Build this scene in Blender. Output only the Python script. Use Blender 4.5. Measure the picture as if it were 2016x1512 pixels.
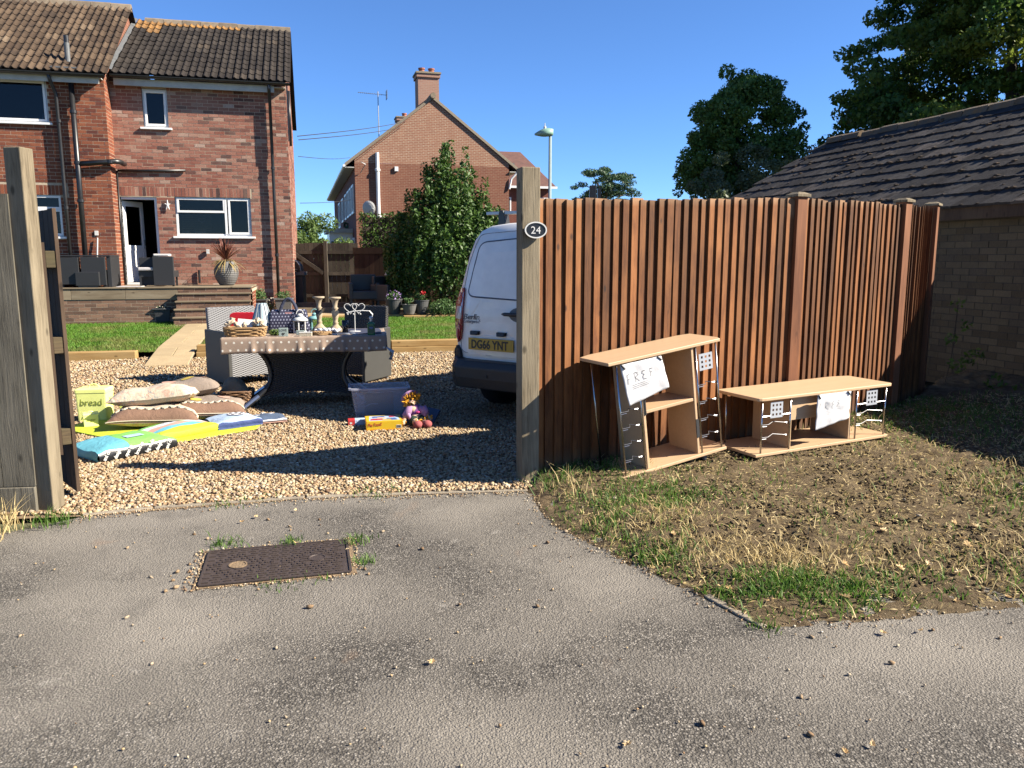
import bpy, bmesh, math, random
import numpy as np
from mathutils import Vector, Matrix, Euler
R = math.radians
random.seed(7); rng = np.random.default_rng(11)
for o in list(bpy.data.objects): bpy.data.objects.remove(o, do_unlink=True)
S = bpy.context.scene
COL = S.collection
# ---------------------------------------------------------------- camera, sky, sun, exposure
cam = bpy.data.objects.new('camera', bpy.data.cameras.new('camera')); COL.objects.link(cam)
cam.location = (0, 0, 1.5); cam.rotation_euler = (R(81.0), 0, 0)
cam.data.sensor_width = 36; cam.data.lens = 36 * 1550 / 2016
cam.data.clip_start = .05; cam.data.clip_end = 2000
S.camera = cam
SUN_EL, SUN_AZ = 35.0, -7.0            # elevation; direction to the sun measured from +X, negative = towards the viewer
w = bpy.data.worlds.new('World'); S.world = w; w.use_nodes = True
nt = w.node_tree; bg = nt.nodes['Background']
sky = nt.nodes.new('ShaderNodeTexSky'); sky.sky_type = 'NISHITA'; sky.sun_disc = False
sky.sun_elevation = R(SUN_EL); sky.sun_rotation = R(90 - SUN_AZ)
sky.altitude = 4000; sky.air_density = 1.2; sky.dust_density = 0; sky.ozone_density = 10
nt.links.new(sky.outputs[0], bg.inputs[0]); bg.inputs[1].default_value = .062
sd = bpy.data.lights.new('sun', 'SUN'); sd.energy = 5.0; sd.angle = R(.5); sd.color = (1, .91, .77)
sun = bpy.data.objects.new('sun', sd); COL.objects.link(sun)
sv = Vector((math.cos(R(SUN_EL)) * math.cos(R(SUN_AZ)), math.cos(R(SUN_EL)) * math.sin(R(SUN_AZ)), math.sin(R(SUN_EL))))
sun.rotation_euler = sv.to_track_quat('Z', 'Y').to_euler(); sun.location = sv * 30
S.view_settings.view_transform = 'Standard'; S.view_settings.look = 'None'
S.view_settings.exposure = 1.8; S.view_settings.gamma = 1
S.render.engine = 'CYCLES'

# ---------------------------------------------------------------- materials
def srgb(r, g, b):
    f = lambda c: ((c / 255 + .055) / 1.055) ** 2.4 if c > 10 else c / 255 / 12.92
    return (f(r), f(g), f(b), 1)
def c4(c): return tuple(c) if len(c) == 4 else (*c, 1)
ALB = .60                                          # every base colour below is scaled by this: matt outdoor surfaces are darker than they look
class NB:
    def __init__(s, name, k=None):
        s.k = ALB if k is None else k
        s.m = bpy.data.materials.new(name); s.m.use_nodes = True
        s.t = s.m.node_tree; s.b = s.t.nodes['Principled BSDF']; s.out = s.t.nodes['Material Output']
    def n(s, kind, **kw):
        nd = s.t.nodes.new('ShaderNode' + kind)
        for k, v in kw.items():
            if k.startswith('i_'):
                key = k[2:]; key = int(key) if key.isdigit() else key
                s.put(v, nd.inputs[key])
            else: setattr(nd, k, v)
        return nd
    def put(s, v, sock):
        if isinstance(v, bpy.types.NodeSocket): s.t.links.new(v, sock)
        else: sock.default_value = v
    def math(s, op, a, b=0., c=None):
        nd = s.n('Math', operation=op); s.put(a, nd.inputs[0]); s.put(b, nd.inputs[1])
        if c is not None: s.put(c, nd.inputs[2])
        return nd.outputs[0]
    def mix(s, f, a, b, blend='MIX'):
        nd = s.n('Mix', data_type='RGBA', blend_type=blend); s.put(f, nd.inputs[0])
        for v, i in ((a, 6), (b, 7)): s.put(c4(v) if isinstance(v, (tuple, list)) else v, nd.inputs[i])
        return nd.outputs[2]
    def ramp(s, f, stops, interp='LINEAR'):
        nd = s.n('ValToRGB'); s.put(f, nd.inputs[0]); r = nd.color_ramp; r.interpolation = interp
        while len(r.elements) < len(stops): r.elements.new(.5)
        for e, (p_, c) in zip(r.elements, stops): e.position = p_; e.color = c4(c)
        return nd.outputs[0]
    def rnd(s):
        a = s.n('Attribute', attribute_name='rnd').outputs['Fac']; o = s.n('ObjectInfo').outputs['Random']
        v = s.math('FRACT', s.math('ADD', a, o))
        return v
    def coord(s, sc=(1, 1, 1), r=None, kind='Object'):
        tc = s.n('TexCoord').outputs[kind]; mp = s.n('Mapping'); s.put(tc, mp.inputs[0]); mp.inputs['Scale'].default_value = sc
        if r is not None:
            cx = s.n('CombineXYZ'); s.put(s.math('MULTIPLY', r, 17.3), cx.inputs[0]); s.put(s.math('MULTIPLY', r, 41.7), cx.inputs[1]); s.put(s.math('MULTIPLY', r, 29.1), cx.inputs[2])
            s.put(cx.outputs[0], mp.inputs['Location'])
        return mp.outputs[0]
    def noise(s, vec, scale, detail=4, rough=.55, dist=0):
        nd = s.n('TexNoise'); s.put(vec, nd.inputs['Vector']); nd.inputs['Scale'].default_value = scale
        nd.inputs['Detail'].default_value = detail; nd.inputs['Roughness'].default_value = rough; nd.inputs['Distortion'].default_value = dist
        return nd.outputs[0]
    def bump(s, h, strength=.3, dist=.01, normal=None):
        nd = s.n('Bump'); nd.inputs['Strength'].default_value = strength; nd.inputs['Distance'].default_value = dist
        s.put(h, nd.inputs['Height'])
        if normal is not None: s.put(normal, nd.inputs['Normal'])
        return nd.outputs[0]
    def dim(s, col):
        if isinstance(col, (tuple, list)): return (col[0] * s.k, col[1] * s.k, col[2] * s.k, 1)
        return s.mix(1.0, col, (s.k, s.k, s.k), 'MULTIPLY')
    def fin(s, col=None, rough=.7, normal=None, **kw):
        if col is not None: s.put(s.dim(col), s.b.inputs['Base Color'])
        s.put(rough, s.b.inputs['Roughness'])
        if normal is not None: s.put(normal, s.b.inputs['Normal'])
        for k, v in kw.items(): s.b.inputs[k.replace('_', ' ')].default_value = v
        return s.m
def plain(name, c, c2=None, scale=8, rough=.6, bump=0, bs=60, rnd=.12, stretch=(1, 1, 1), alb=None, **kw):
    """base colour with a soft two-tone mottling, per-piece brightness shift and fine relief"""
    b = NB(name, alb); r = b.rnd(); v = b.coord(stretch, r)
    c2 = c2 or tuple(x * .72 for x in c[:3])
    col = b.mix(b.ramp(b.noise(v, scale, 5), [(.3, (0, 0, 0)), (.7, (1, 1, 1))]), c, c2)
    if rnd:
        hs = b.n('HueSaturation'); b.put(col, hs.inputs['Color']); b.put(b.math('MULTIPLY_ADD', r, rnd * 2, 1 - rnd), hs.inputs['Value']); col = hs.outputs[0]
    nm = b.bump(b.noise(v, bs, 4), bump, .01) if bump else None
    return b.fin(col, rough, nm, **kw)
def wood(name, c, c2, c3=None, axis=2, rough=.8, gs=26, rnd=.25, bump=.35, knots=True):
    b = NB(name); r = b.rnd(); st = [1, 1, 1]; st[axis] = .06
    v = b.coord(tuple(st), r); g = b.noise(v, gs * 3, 6, .65, .6)
    st2 = [1, 1, 1]; st2[axis] = .25; big = b.noise(b.coord(tuple(st2), r), 5, 3, .6)
    col = b.mix(b.ramp(g, [(.33, (0, 0, 0)), (.66, (1, 1, 1))]), c, c2)
    if c3: col = b.mix(b.math('MULTIPLY', b.ramp(big, [(.42, (0, 0, 0)), (.68, (1, 1, 1))]), .75), col, c3)
    if knots:
        st3 = [9, 9, 9]; st3[axis] = 4.5
        vo = b.n('TexVoronoi'); b.put(b.coord(tuple(st3), r), vo.inputs['Vector']); vo.inputs['Scale'].default_value = 1
        col = b.mix(b.ramp(vo.outputs['Distance'], [(.07, (.75, .75, .75)), (.16, (0, 0, 0))]), col, tuple(x * .35 for x in c2[:3]))
    hs = b.n('HueSaturation'); b.put(col, hs.inputs['Color']); b.put(b.math('MULTIPLY_ADD', r, rnd * 2, 1 - rnd), hs.inputs['Value'])
    return b.fin(hs.outputs[0], rough, b.bump(g, bump, .004), Specular_IOR_Level=.25)
def pieces(name, stops, scale=30, rough=.9, bump=.5, spec=.2, dirt=None, dscale=.7, bscale=90):
    """one colour per brick / tile / stone, from a palette, with grain and large-scale weathering"""
    b = NB(name); r = b.rnd(); wn = b.n('TexWhiteNoise', noise_dimensions='1D'); b.put(b.math('MULTIPLY', r, 913.7), wn.inputs['W'])
    col = b.ramp(wn.outputs['Value'], stops)
    v = b.coord((1, 1, 1), r); nz = b.noise(v, scale, 5, .65)
    col = b.mix(.5, col, b.ramp(nz, [(.2, (.25, .25, .25)), (.8, (.85, .85, .85))]), 'OVERLAY')
    if dirt:
        g = b.n('NewGeometry').outputs['Position']; d = b.noise(g, dscale, 4, .6)
        col = b.mix(b.math('MULTIPLY', b.ramp(d, [(.47, (0, 0, 0)), (.7, (1, 1, 1))]), dirt[1]), col, dirt[0])
    return b.fin(col, rough, b.bump(b.noise(v, bscale, 4), bump, .006), Specular_IOR_Level=spec)

MT = {}
# brickwork
MT['brick_old'] = pieces('brick_old', [(0, (.15, .045, .028)), (.3, (.25, .080, .044)), (.65, (.31, .108, .056)), (.9, (.23, .072, .042)), (1, (.12, .042, .034))], dirt=((.10, .045, .03), .35))
MT['brick_new'] = pieces('brick_new', [(0, (.085, .05, .046)), (.07, (.14, .072, .06)), (.14, (.25, .092, .066)), (.5, (.32, .130, .092)), (.8, (.36, .165, .118)), (.94, (.40, .25, .19)), (1, (.48, .36, .30))], dirt=((.52, .33, .25), .30), dscale=.9)
MT['brick_buff'] = pieces('brick_buff', [(0, (.10, .076, .046)), (.4, (.135, .108, .068)), (.8, (.16, .125, .078)), (1, (.095, .076, .054))], dirt=((.08, .068, .05), .5), dscale=1.3)
MT['brick_brown'] = pieces('brick_brown', [(0, (.14, .085, .06)), (.5, (.22, .13, .09)), (1, (.30, .18, .12))])
MT['mortar'] = plain('mortar', (.62, .50, .36), (.50, .40, .28), 14, .95, .4, 150, 0)
MT['mortar_buff'] = plain('mortar_buff', (.07, .058, .042), (.05, .042, .03), 14, .95, .4, 150, 0)
def brick_tex(name, c1, c2, c3, mort, seed):
    b = NB(name); v = b.coord(); sx = b.n('SeparateXYZ'); b.put(v, sx.inputs[0])
    cx = b.n('CombineXYZ'); b.put(b.math('ADD', sx.outputs[0], sx.outputs[1]), cx.inputs[0]); b.put(sx.outputs[2], cx.inputs[1])
    br = b.n('TexBrick'); b.put(cx.outputs[0], br.inputs['Vector'])
    br.inputs['Scale'].default_value = 1; br.inputs['Brick Width'].default_value = .225; br.inputs['Row Height'].default_value = .075
    br.inputs['Mortar Size'].default_value = .010; br.inputs['Mortar Smooth'].default_value = .2
    br.inputs['Color1'].default_value = c4(c1); br.inputs['Color2'].default_value = c4(c2); br.inputs['Mortar'].default_value = c4(mort); br.inputs['Bias'].default_value = 0
    n1 = b.noise(v, 3 + seed, 4); col = b.mix(b.ramp(n1, [(.4, (0, 0, 0)), (.7, (.7, .7, .7))]), br.outputs['Color'], c3)
    return b.fin(col, .9, b.bump(br.outputs['Fac'], -.6, .01), Specular_IOR_Level=.2)
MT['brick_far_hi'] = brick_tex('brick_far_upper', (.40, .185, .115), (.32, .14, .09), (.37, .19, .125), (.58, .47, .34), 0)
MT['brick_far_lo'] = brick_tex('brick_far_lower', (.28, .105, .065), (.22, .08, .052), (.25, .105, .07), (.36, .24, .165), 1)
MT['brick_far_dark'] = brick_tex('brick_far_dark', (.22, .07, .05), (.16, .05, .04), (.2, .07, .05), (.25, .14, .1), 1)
MT['brick_chimney'] = brick_tex('brick_chimney', (.45, .25, .18), (.38, .2, .15), (.42, .27, .2), (.45, .33, .26), 1)
# roofs
MT['tile_main'] = pieces('tile_main', [(0, (.055, .036, .024)), (.5, (.092, .062, .040)), (.85, (.125, .086, .056)), (1, (.17, .125, .085))], 22, .92, .6, .2, ((.036, .026, .02), .7), 2.6)
MT['tile_ext'] = pieces('tile_ext', [(0, (.018, .014, .012)), (.5, (.030, .024, .020)), (.9, (.042, .034, .028)), (1, (.065, .05, .037))], 22, .9, .6, .2, ((.05, .041, .032), .3), 3.5)
MT['tile_lichen'] = pieces('tile_lichen', [(0, (.22, .115, .04)), (1, (.36, .18, .05))], 30, .92, .6, .2, ((.12, .09, .06), .8), 9)
MT['tile_garage'] = pieces('tile_garage', [(0, (.030, .027, .027)), (.5, (.052, .047, .046)), (.9, (.08, .073, .068)), (1, (.12, .10, .088))], 16, .95, .9, .15, ((.018, .014, .012), .95), 5.5, 60)
MT['moss'] = plain('moss', (.05, .036, .02), (.11, .06, .028), 30, .95, .8, 120, .4)
MT['ridge'] = plain('ridge_tile', (.30, .235, .16), (.17, .13, .09), 7, .9, .5, 60, .2)
MT['ridge_g'] = plain('ridge_tile_lichen', (.12, .105, .085), (.19, .11, .04), 6, .95, .7, 60, .2)
MT['roof_far'] = plain('roof_far', (.17, .075, .055), (.11, .05, .04), 3, .9, .4, 30, .1)
MT['lead'] = plain('lead', (.11, .12, .13), (.17, .175, .175), 9, .6, .2, 40, 0)
# joinery
MT['upvc'] = plain('white_upvc', (.78, .78, .77), (.70, .70, .69), 4, .35, 0, 1, 0, alb=.8)
MT['upvc_old'] = plain('white_painted', (.62, .60, .54), (.5, .48, .43), 6, .55, .1, 60, 0)
MT['black_pl'] = plain('black_plastic', (.012, .012, .013), (.022, .022, .024), 12, .38, .05, 80, .1)
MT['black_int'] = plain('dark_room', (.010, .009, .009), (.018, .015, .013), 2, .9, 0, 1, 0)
MT['sill'] = plain('sill', (.60, .57, .5), (.48, .45, .38), 9, .7, .2, 70, 0)
def glass(name, tint, rough=.03, alpha=.25):
    b = NB(name); tr = b.n('BsdfTransparent'); tr.inputs[0].default_value = c4(tint); gl = b.n('BsdfGlossy'); gl.inputs['Roughness'].default_value = rough
    fr = b.n('Fresnel'); fr.inputs[0].default_value = 1.5
    mx = b.n('MixShader'); b.put(b.math('ADD', fr.outputs[0], alpha), mx.inputs[0]); b.put(tr.outputs[0], mx.inputs[1]); b.put(gl.outputs[0], mx.inputs[2])
    b.t.links.new(mx.outputs[0], b.out.inputs[0]); return b.m
MT['glass'] = glass('window_glass', (.5, .52, .52), .02, -.01)
MT['glass_clear'] = glass('clear_glass', (.93, .96, .95), .03, .02)
def plastic_box(name):
    b = NB(name); tr = b.n('BsdfTransparent'); tr.inputs[0].default_value = (.95, .96, 1, 1)
    b.fin((.72, .73, .80), .3); mx = b.n('MixShader'); b.put(b.math('MULTIPLY_ADD', b.noise(b.coord(), 9, 3), .22, .20), mx.inputs[0])
    b.put(tr.outputs[0], mx.inputs[1]); b.put(b.b.outputs[0], mx.inputs[2]); b.t.links.new(mx.outputs[0], b.out.inputs[0]); return b.m
MT['clear_plastic'] = plastic_box('clear_plastic')
# timber
MT['fence'] = wood('fence_stain', (.20, .076, .032), (.115, .042, .019), (.28, .118, .054), 2, .75, 24, .20)
MT['fence_top'] = wood('fence_cap_weathered', (.34, .24, .145), (.22, .15, .085), (.4, .3, .2), 0, .85, 24, .2)
MT['post_grey'] = wood('weathered_post', (.31, .25, .165), (.12, .095, .06), (.36, .30, .205), 2, .9, 30, .10, .8)
MT['grey_board'] = wood('grey_board', (.20, .18, .138), (.085, .076, .058), (.255, .23, .178), 2, .9, 28, .18, .8)
MT['dark_board'] = wood('gate_board', (.090, .056, .036), (.05, .032, .021), (.12, .08, .05), 2, .85, 24, .2)
MT['rail'] = wood('gate_rail', (.13, .095, .05), (.07, .05, .03), (.10, .10, .045), 1, .85, 30, .2)
MT['sleeper'] = wood('sleeper', (.52, .33, .125), (.38, .225, .08), (.57, .40, .18), 0, .8, 18, .12)
MT['deck'] = wood('deck_board', (.30, .235, .155), (.205, .155, .10), (.36, .3, .21), 0, .85, 18, .15)
MT['old_fence'] = wood('old_fence', (.10, .082, .062), (.055, .044, .034), (.13, .108, .082), 2, .9, 24, .25)
MT['old_gate'] = wood('old_gate', (.095, .056, .036), (.06, .034, .022), (.12, .074, .046), 2, .9, 24, .2)
MT['beech'] = wood('beech_laminate', (.70, .49, .30), (.64, .43, .255), None, 0, .42, 16, .04, .03, False)
MT['candle_wood'] = wood('whitewashed_wood', (.48, .39, .27), (.34, .26, .17), (.56, .48, .36), 2, .85, 40, .05)
# ground
def asphalt():
    b = NB('asphalt', .52); g = b.n('NewGeometry').outputs['Position']
    vo = b.n('TexVoronoi', feature='F1'); b.put(g, vo.inputs['Vector']); vo.inputs['Scale'].default_value = 118
    vo2 = b.n('TexVoronoi', feature='F1'); b.put(g, vo2.inputs['Vector']); vo2.inputs['Scale'].default_value = 190
    bw = b.n('RGBToBW'); b.put(vo.outputs['Color'], bw.inputs[0])
    stone = b.ramp(bw.outputs[0], [(.12, (.085, .077, .067)), (.45, (.200, .182, .156)), (.75, (.30, .272, .234)), (.97, (.58, .53, .46))])
    gap = b.ramp(vo.outputs['Distance'], [(.35, (0, 0, 0)), (.62, (1, 1, 1))])
    col = b.mix(b.math('MULTIPLY', gap, .75), stone, (.06, .053, .044))
    big = b.noise(g, .8, 5, .6); col = b.mix(b.ramp(big, [(.42, (0, 0, 0)), (.60, (.85, .85, .85))]), col, (.36, .325, .275))
    mid = b.noise(g, 3.2, 5, .65); col = b.mix(b.ramp(mid, [(.48, (0, 0, 0)), (.74, (.6, .6, .6))]), col, (.115, .104, .09))
    wh = b.noise(g, 7.5, 6, .7); col = b.mix(b.ramp(wh, [(.60, (0, 0, 0)), (.76, (.6, .6, .6))]), col, (.52, .485, .43))
    ru = b.noise(g, 2.1, 3, .5, 1.0); col = b.mix(b.ramp(ru, [(.66, (0, 0, 0)), (.80, (.5, .5, .5))]), col, (.34, .22, .14))
    h = b.math('SUBTRACT', b.math('MULTIPLY', bw.outputs[0], .5), b.math('ADD', vo.outputs['Distance'], b.math('MULTIPLY', vo2.outputs['Distance'], .5)))
    return b.fin(col, .85, b.bump(h, .65, .007), Specular_IOR_Level=.25)
MT['asphalt'] = asphalt()
MT['soil'] = (lambda b: b.fin(b.mix(b.ramp(b.noise(b.n('NewGeometry').outputs['Position'], 9, 8, .7), [(.3, (0, 0, 0)), (.7, (1, 1, 1))]), (.085, .058, .036), b.mix(b.noise(b.n('NewGeometry').outputs['Position'], 60, 5, .7), (.18, .128, .076), (.46, .355, .21))), .95, b.bump(b.noise(b.n('NewGeometry').outputs['Position'], 70, 7, .75), 1.0, .03), Specular_IOR_Level=.1))(NB('soil'))
MT['lawn_base'] = (lambda b: b.fin(b.mix(b.ramp(b.noise(b.n('NewGeometry').outputs['Position'], 1.2, 5, .65), [(.35, (0, 0, 0)), (.75, (1, 1, 1))]), (.075, .15, .018), (.20, .18, .06)), .95, b.bump(b.noise(b.n('NewGeometry').outputs['Position'], 60, 5), .8, .03), Specular_IOR_Level=.1))(NB('lawn_base'))
MT['ground'] = plain('ground_far', (.09, .11, .04), (.14, .12, .06), .3, .95, .3, 4, 0)
MT['gravel_base'] = plain('gravel_base', (.20, .13, .07), (.30, .21, .12), 30, .95, .8, 80, 0)
MT['gravel'] = pieces('gravel', [(0, (.11, .065, .04)), (.15, (.29, .17, .09)), (.4, (.43, .30, .16)), (.62, (.55, .42, .24)), (.8, (.34, .27, .20)), (.93, (.62, .51, .34)), (1, (.66, .60, .49))], 60, .75, .3, .3)
MT['concrete'] = plain('concrete', (.38, .32, .235), (.27, .225, .165), 20, .95, .5, 120, .1)
MT['slab'] = plain('stone_slab', (.50, .38, .21), (.42, .31, .17), 5, .9, .4, 40, .12)
MT['iron'] = plain('cast_iron', (.105, .078, .066), (.075, .055, .047), 18, .62, .35, 120, .05, Metallic=.35)
MT['stone'] = pieces('loose_stone', [(0, (.20, .125, .07)), (.5, (.36, .25, .145)), (1, (.42, .34, .24))], 60)
# foliage
def leaf(name, c1, c2, c3=None, tr=.35, rough=.5, cs=.6, k=.85):
    b = NB(name, k); r = b.rnd(); g = b.n('NewGeometry').outputs['Position']
    col = b.mix(r, c1, c2)
    if c3: col = b.mix(b.ramp(b.noise(g, cs, 3), [(.45, (0, 0, 0)), (.65, (1, 1, 1))]), col, c3)
    b.fin(col, rough, Specular_IOR_Level=.3)
    tl = b.n('BsdfTranslucent'); b.put(b.dim(col), tl.inputs[0]); mx = b.n('MixShader'); mx.inputs[0].default_value = tr
    b.put(b.b.outputs[0], mx.inputs[1]); b.put(tl.outputs[0], mx.inputs[2]); b.t.links.new(mx.outputs[0], b.out.inputs[0]); return b.m
MT['leaf_dark'] = leaf('leaf_beech', (.035, .085, .020), (.085, .17, .030), (.15, .19, .03), .5)
MT['leaf_mid'] = leaf('leaf_field_tree', (.06, .13, .028), (.13, .22, .045), (.09, .15, .034), .45)
MT['leaf_shrub'] = leaf('leaf_laurel', (.030, .072, .013), (.078, .145, .026), None, .28, .5)
MT['leaf_pine'] = leaf('leaf_pine', (.03, .065, .03), (.055, .105, .045), None, .2)
MT['leaf_willow'] = leaf('leaf_hedge', (.085, .14, .04), (.15, .22, .06), None)
MT['leaf_grey'] = leaf('leaf_elder', (.065, .095, .045), (.12, .15, .075), None)
MT['leaf_herb'] = leaf('leaf_herb', (.05, .11, .03), (.12, .2, .07), None)
MT['leaf_cord'] = leaf('leaf_cordyline', (.11, .035, .028), (.20, .075, .045), None, .2)
MT['leaf_cordy'] = leaf('leaf_cordyline_pale', (.32, .27, .11), (.24, .16, .07), None, .2)
MT['grass'] = leaf('lawn_grass', (.07, .19, .016), (.15, .28, .035), (.20, .22, .06), .45, .6, 1.3)
MT['grass_v'] = leaf('verge_grass', (.055, .13, .016), (.13, .22, .04), None, .4, .6)
MT['straw'] = leaf('verge_straw', (.42, .31, .13), (.62, .50, .26), None, .3, .7)
MT['bark'] = plain('bark', (.10, .075, .05), (.05, .038, .026), 12, .95, .8, 40, .1)
MT['deadleaf'] = leaf('dead_leaf', (.52, .34, .15), (.68, .52, .30), None, .25, .7)
MT['petal_r'] = plain('petal_red', (.72, .02, .02), (.6, .01, .02), 10, .6, 0, 1, .1)
MT['petal_p'] = plain('petal_purple', (.26, .13, .42), (.4, .25, .55), 10, .6, 0, 1, .2)
MT['petal_w'] = plain('petal_white', (.7, .62, .45), (.8, .75, .6), 10, .6, 0, 1, .1)
MT['petal_y'] = plain('petal_yellow', (.75, .55, .04), (.8, .6, .08), 10, .6, 0, 1, .1)
# simple finishes
def P(name, c, rough=.5, rnd=.05, bump=0, bs=60, c2=None, **kw): MT[name] = plain(name, c, c2 or tuple(x * .88 for x in c), 8, rough, bump, bs, rnd, **kw)
P('van_white', (.84, .80, .74), .32, 0, Coat_Weight=.25, alb=.85)
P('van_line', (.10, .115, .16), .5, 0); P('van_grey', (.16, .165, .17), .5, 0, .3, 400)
P('bumper', (.018, .019, .022), .5, 0, .25, 500); P('tyre', (.014, .014, .014), .85, 0, .3, 90)
P('lens_red', (.36, .008, .012), .12, 0, Coat_Weight=.8); P('lens_clear', (.55, .57, .60), .12, 0, Coat_Weight=.8); P('lens_pink', (.55, .06, .06), .12, 0, Coat_Weight=.8)
P('plate_yellow', (.62, .38, .025), .4, 0); P('ink', (.012, .012, .014), .5, 0); P('chrome', (.62, .62, .63), .2, 0, Metallic=1.0)
P('steel', (.30, .30, .31), .4, 0, Metallic=.8); P('alu', (.5, .52, .55), .35, .05, Metallic=.5); P('metal_plate', (.50, .53, .58), .45, 0)
P('sign_black', (.010, .011, .014), .35, 0); P('sign_white', (.80, .80, .76), .45, 0)
P('lime', (.72, .76, .25), .38, 0, alb=1.0); P('lime_dk', (.30, .36, .05), .5, 0); P('green_pl', (.10, .36, .12), .4, .1)
P('red_box', (.62, .012, .028), .35, 0); P('teal', (.28, .55, .56), .35, 0); P('vase', (.50, .66, .70), .3, 0); P('vase_grey', (.36, .40, .42), .35, 0)
P('white_paint', (.78, .78, .75), .4, 0); P('paper', (.70, .70, .72), .8, 0, .25, 14); P('card_white', (.76, .74, .70), .7, .1)
P('sage', (.34, .42, .40), .6, 0); P('charcoal', (.022, .023, .026), .6, .05); P('dgrey', (.055, .054, .050), .55, .1); P('pot_grey', (.16, .155, .15), .7, .1, .4, 50)
P('pot_dark', (.075, .077, .08), .7, .15, .4, 50); P('cream', (.62, .55, .42), .85, .05, .3, 120); P('cush_white', (.72, .68, .66), .85, .05, .3, 90)
P('orange_box', (.82, .36, .012), .4, 0); P('yellow_box', (.86, .56, .02), .4, 0); P('print_blue', (.08, .16, .40), .5, 0); P('print_red', (.62, .04, .04), .5, 0)
P('brown_print', (.105, .062, .05), .45, 0); P('skin_cloth', (.74, .50, .36), .85, 0, .3, 200); P('orange_wool', (.86, .42, .02), .9, .2); P('purple_wool', (.26, .08, .32), .9, .05, .4, 200)
P('lilac_wool', (.50, .28, .50), .9, .1, .4, 200); P('green_cord', (.012, .038, .022), .9, 0, .4, 200); P('pink_felt', (.42, .10, .10), .9, .05, .3, 200); P('magenta', (.55, .03, .22), .8, 0)
P('navy_cloth', (.022, .030, .07), .85, .05, .3, 120); P('blue_cloth', (.02, .05, .20), .75, .05, .2, 90); P('sky_cloth', (.46, .60, .80), .8, .05, .25, 60); P('black_bag', (.012, .012, .013), .3, 0, .4, 20)
P('aqua_cloth', (.16, .52, .64), .7, .05, .2, 40); P('green_cloth', (.24, .60, .12), .7, .05, .2, 40); P('lime_cloth', (.56, .66, .03), .75, .05, .2, 40); P('choc_cloth', (.24, .135, .085), .85, .05, .35, 200)
P('taupe_cloth', (.31, .245, .195), .85, .05, .3, 200); P('mustard', (.66, .50, .08), .85, .05); P('peach', (.62, .36, .27), .85, .05); P('denim', (.07, .11, .19), .85, .05, .3, 120)
P('white_cloth', (.72, .72, .76), .85, .03, .3, 60); P('sack', (.27, .235, .17), .9, .05, .4, 60); P('wicker_tan', (.42, .255, .11), .7, .25, .3, 90); P('wicker_br', (.24, .125, .055), .7, .25, .3, 90)
P('shell', (.72, .58, .40), .6, .35); P('lamp_green', (.30, .50, .40), .4, 0); P('lamp_pole', (.28, .36, .38), .5, 0); P('galv', (.36, .37, .38), .5, 0, Metallic=.6); P('wire', (.03, .03, .035), .6, 0)
P('terracotta', (.42, .15, .09), .85, .1, .3, 50); P('silver_leg', (.65, .66, .68), .25, 0, Metallic=.9); P('bag_pink', (.62, .30, .28), .7, 0); P('gel', (.01, .16, .07), .25, 0); P('gel_label', (.01, .09, .045), .4, 0)
P('blind', (.42, .30, .16), .7, .2)
def floral(name):
    b = NB(name); v = b.coord(); n1 = b.noise(v, 9, 4, .7, 1.5); n2 = b.noise(v, 14, 4, .7, 2)
    col = b.mix(b.ramp(n1, [(.50, (0, 0, 0)), (.60, (.7, .7, .7))]), (.66, .56, .42), (.62, .34, .24))
    col = b.mix(b.ramp(n2, [(.56, (0, 0, 0)), (.66, (.75, .75, .75))]), col, (.25, .33, .36)); return b.fin(col, .85, b.bump(b.noise(v, 14, 3), .3, .02))
MT['floral'] = floral('floral_cloth')
def wrinkle(*names):
    for n_ in names:
        t = MT[n_].node_tree; b = t.nodes['Principled BSDF']; o_ = b.inputs['Normal'].links[0].from_socket if b.inputs['Normal'].links else None
        nz = t.nodes.new('ShaderNodeTexNoise'); nz.inputs['Scale'].default_value = 8; nz.inputs['Detail'].default_value = 3; nz.inputs['Distortion'].default_value = 1.8; tc = t.nodes.new('ShaderNodeTexCoord'); t.links.new(tc.outputs['Object'], nz.inputs['Vector'])
        bp_ = t.nodes.new('ShaderNodeBump'); bp_.inputs['Strength'].default_value = .32; bp_.inputs['Distance'].default_value = .03; t.links.new(nz.outputs[0], bp_.inputs['Height'])
        if o_: t.links.new(o_, bp_.inputs['Normal'])
        t.links.new(bp_.outputs[0], b.inputs['Normal'])
wrinkle('floral', 'choc_cloth', 'taupe_cloth', 'aqua_cloth', 'green_cloth', 'lime_cloth', 'blue_cloth', 'sky_cloth', 'denim', 'sack', 'white_cloth', 'navy_cloth')
b_ = NB('clear_rim'); MT['clear_rim'] = b_.fin((.60, .63, .78), .25, Alpha=.62)
def dots(name, base, dot, pitch, rad, kind='UV', plane='XY', var=.1):
    b = NB(name); v = b.coord((1 / pitch,) * 3, None, kind); s_ = b.n('SeparateXYZ'); b.put(v, s_.inputs[0])
    u = s_.outputs[0]; q = s_.outputs[1] if plane == 'XY' else s_.outputs[2]
    row = b.math('FLOOR', q); sh = b.math('MULTIPLY', b.math('MODULO', b.math('ABSOLUTE', row), 2.), .5)
    fu = b.math('SUBTRACT', b.math('FRACT', b.math('ADD', u, sh)), .5); fv = b.math('SUBTRACT', b.math('FRACT', q), .5)
    d = b.math('SQRT', b.math('ADD', b.math('MULTIPLY', fu, fu), b.math('MULTIPLY', fv, fv)))
    m = b.math('LESS_THAN', d, rad)
    return b.fin(b.mix(m, b.mix(b.noise(v, .6, 3), base, tuple(x * (1 - 2 * var) for x in base)), dot), .75, b.bump(b.noise(v, 30, 3), .15, .005))
MT['dot_cloth'] = dots('dotted_oilcloth', (.40, .29, .215), (.80, .76, .66), .074, .145)
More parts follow.
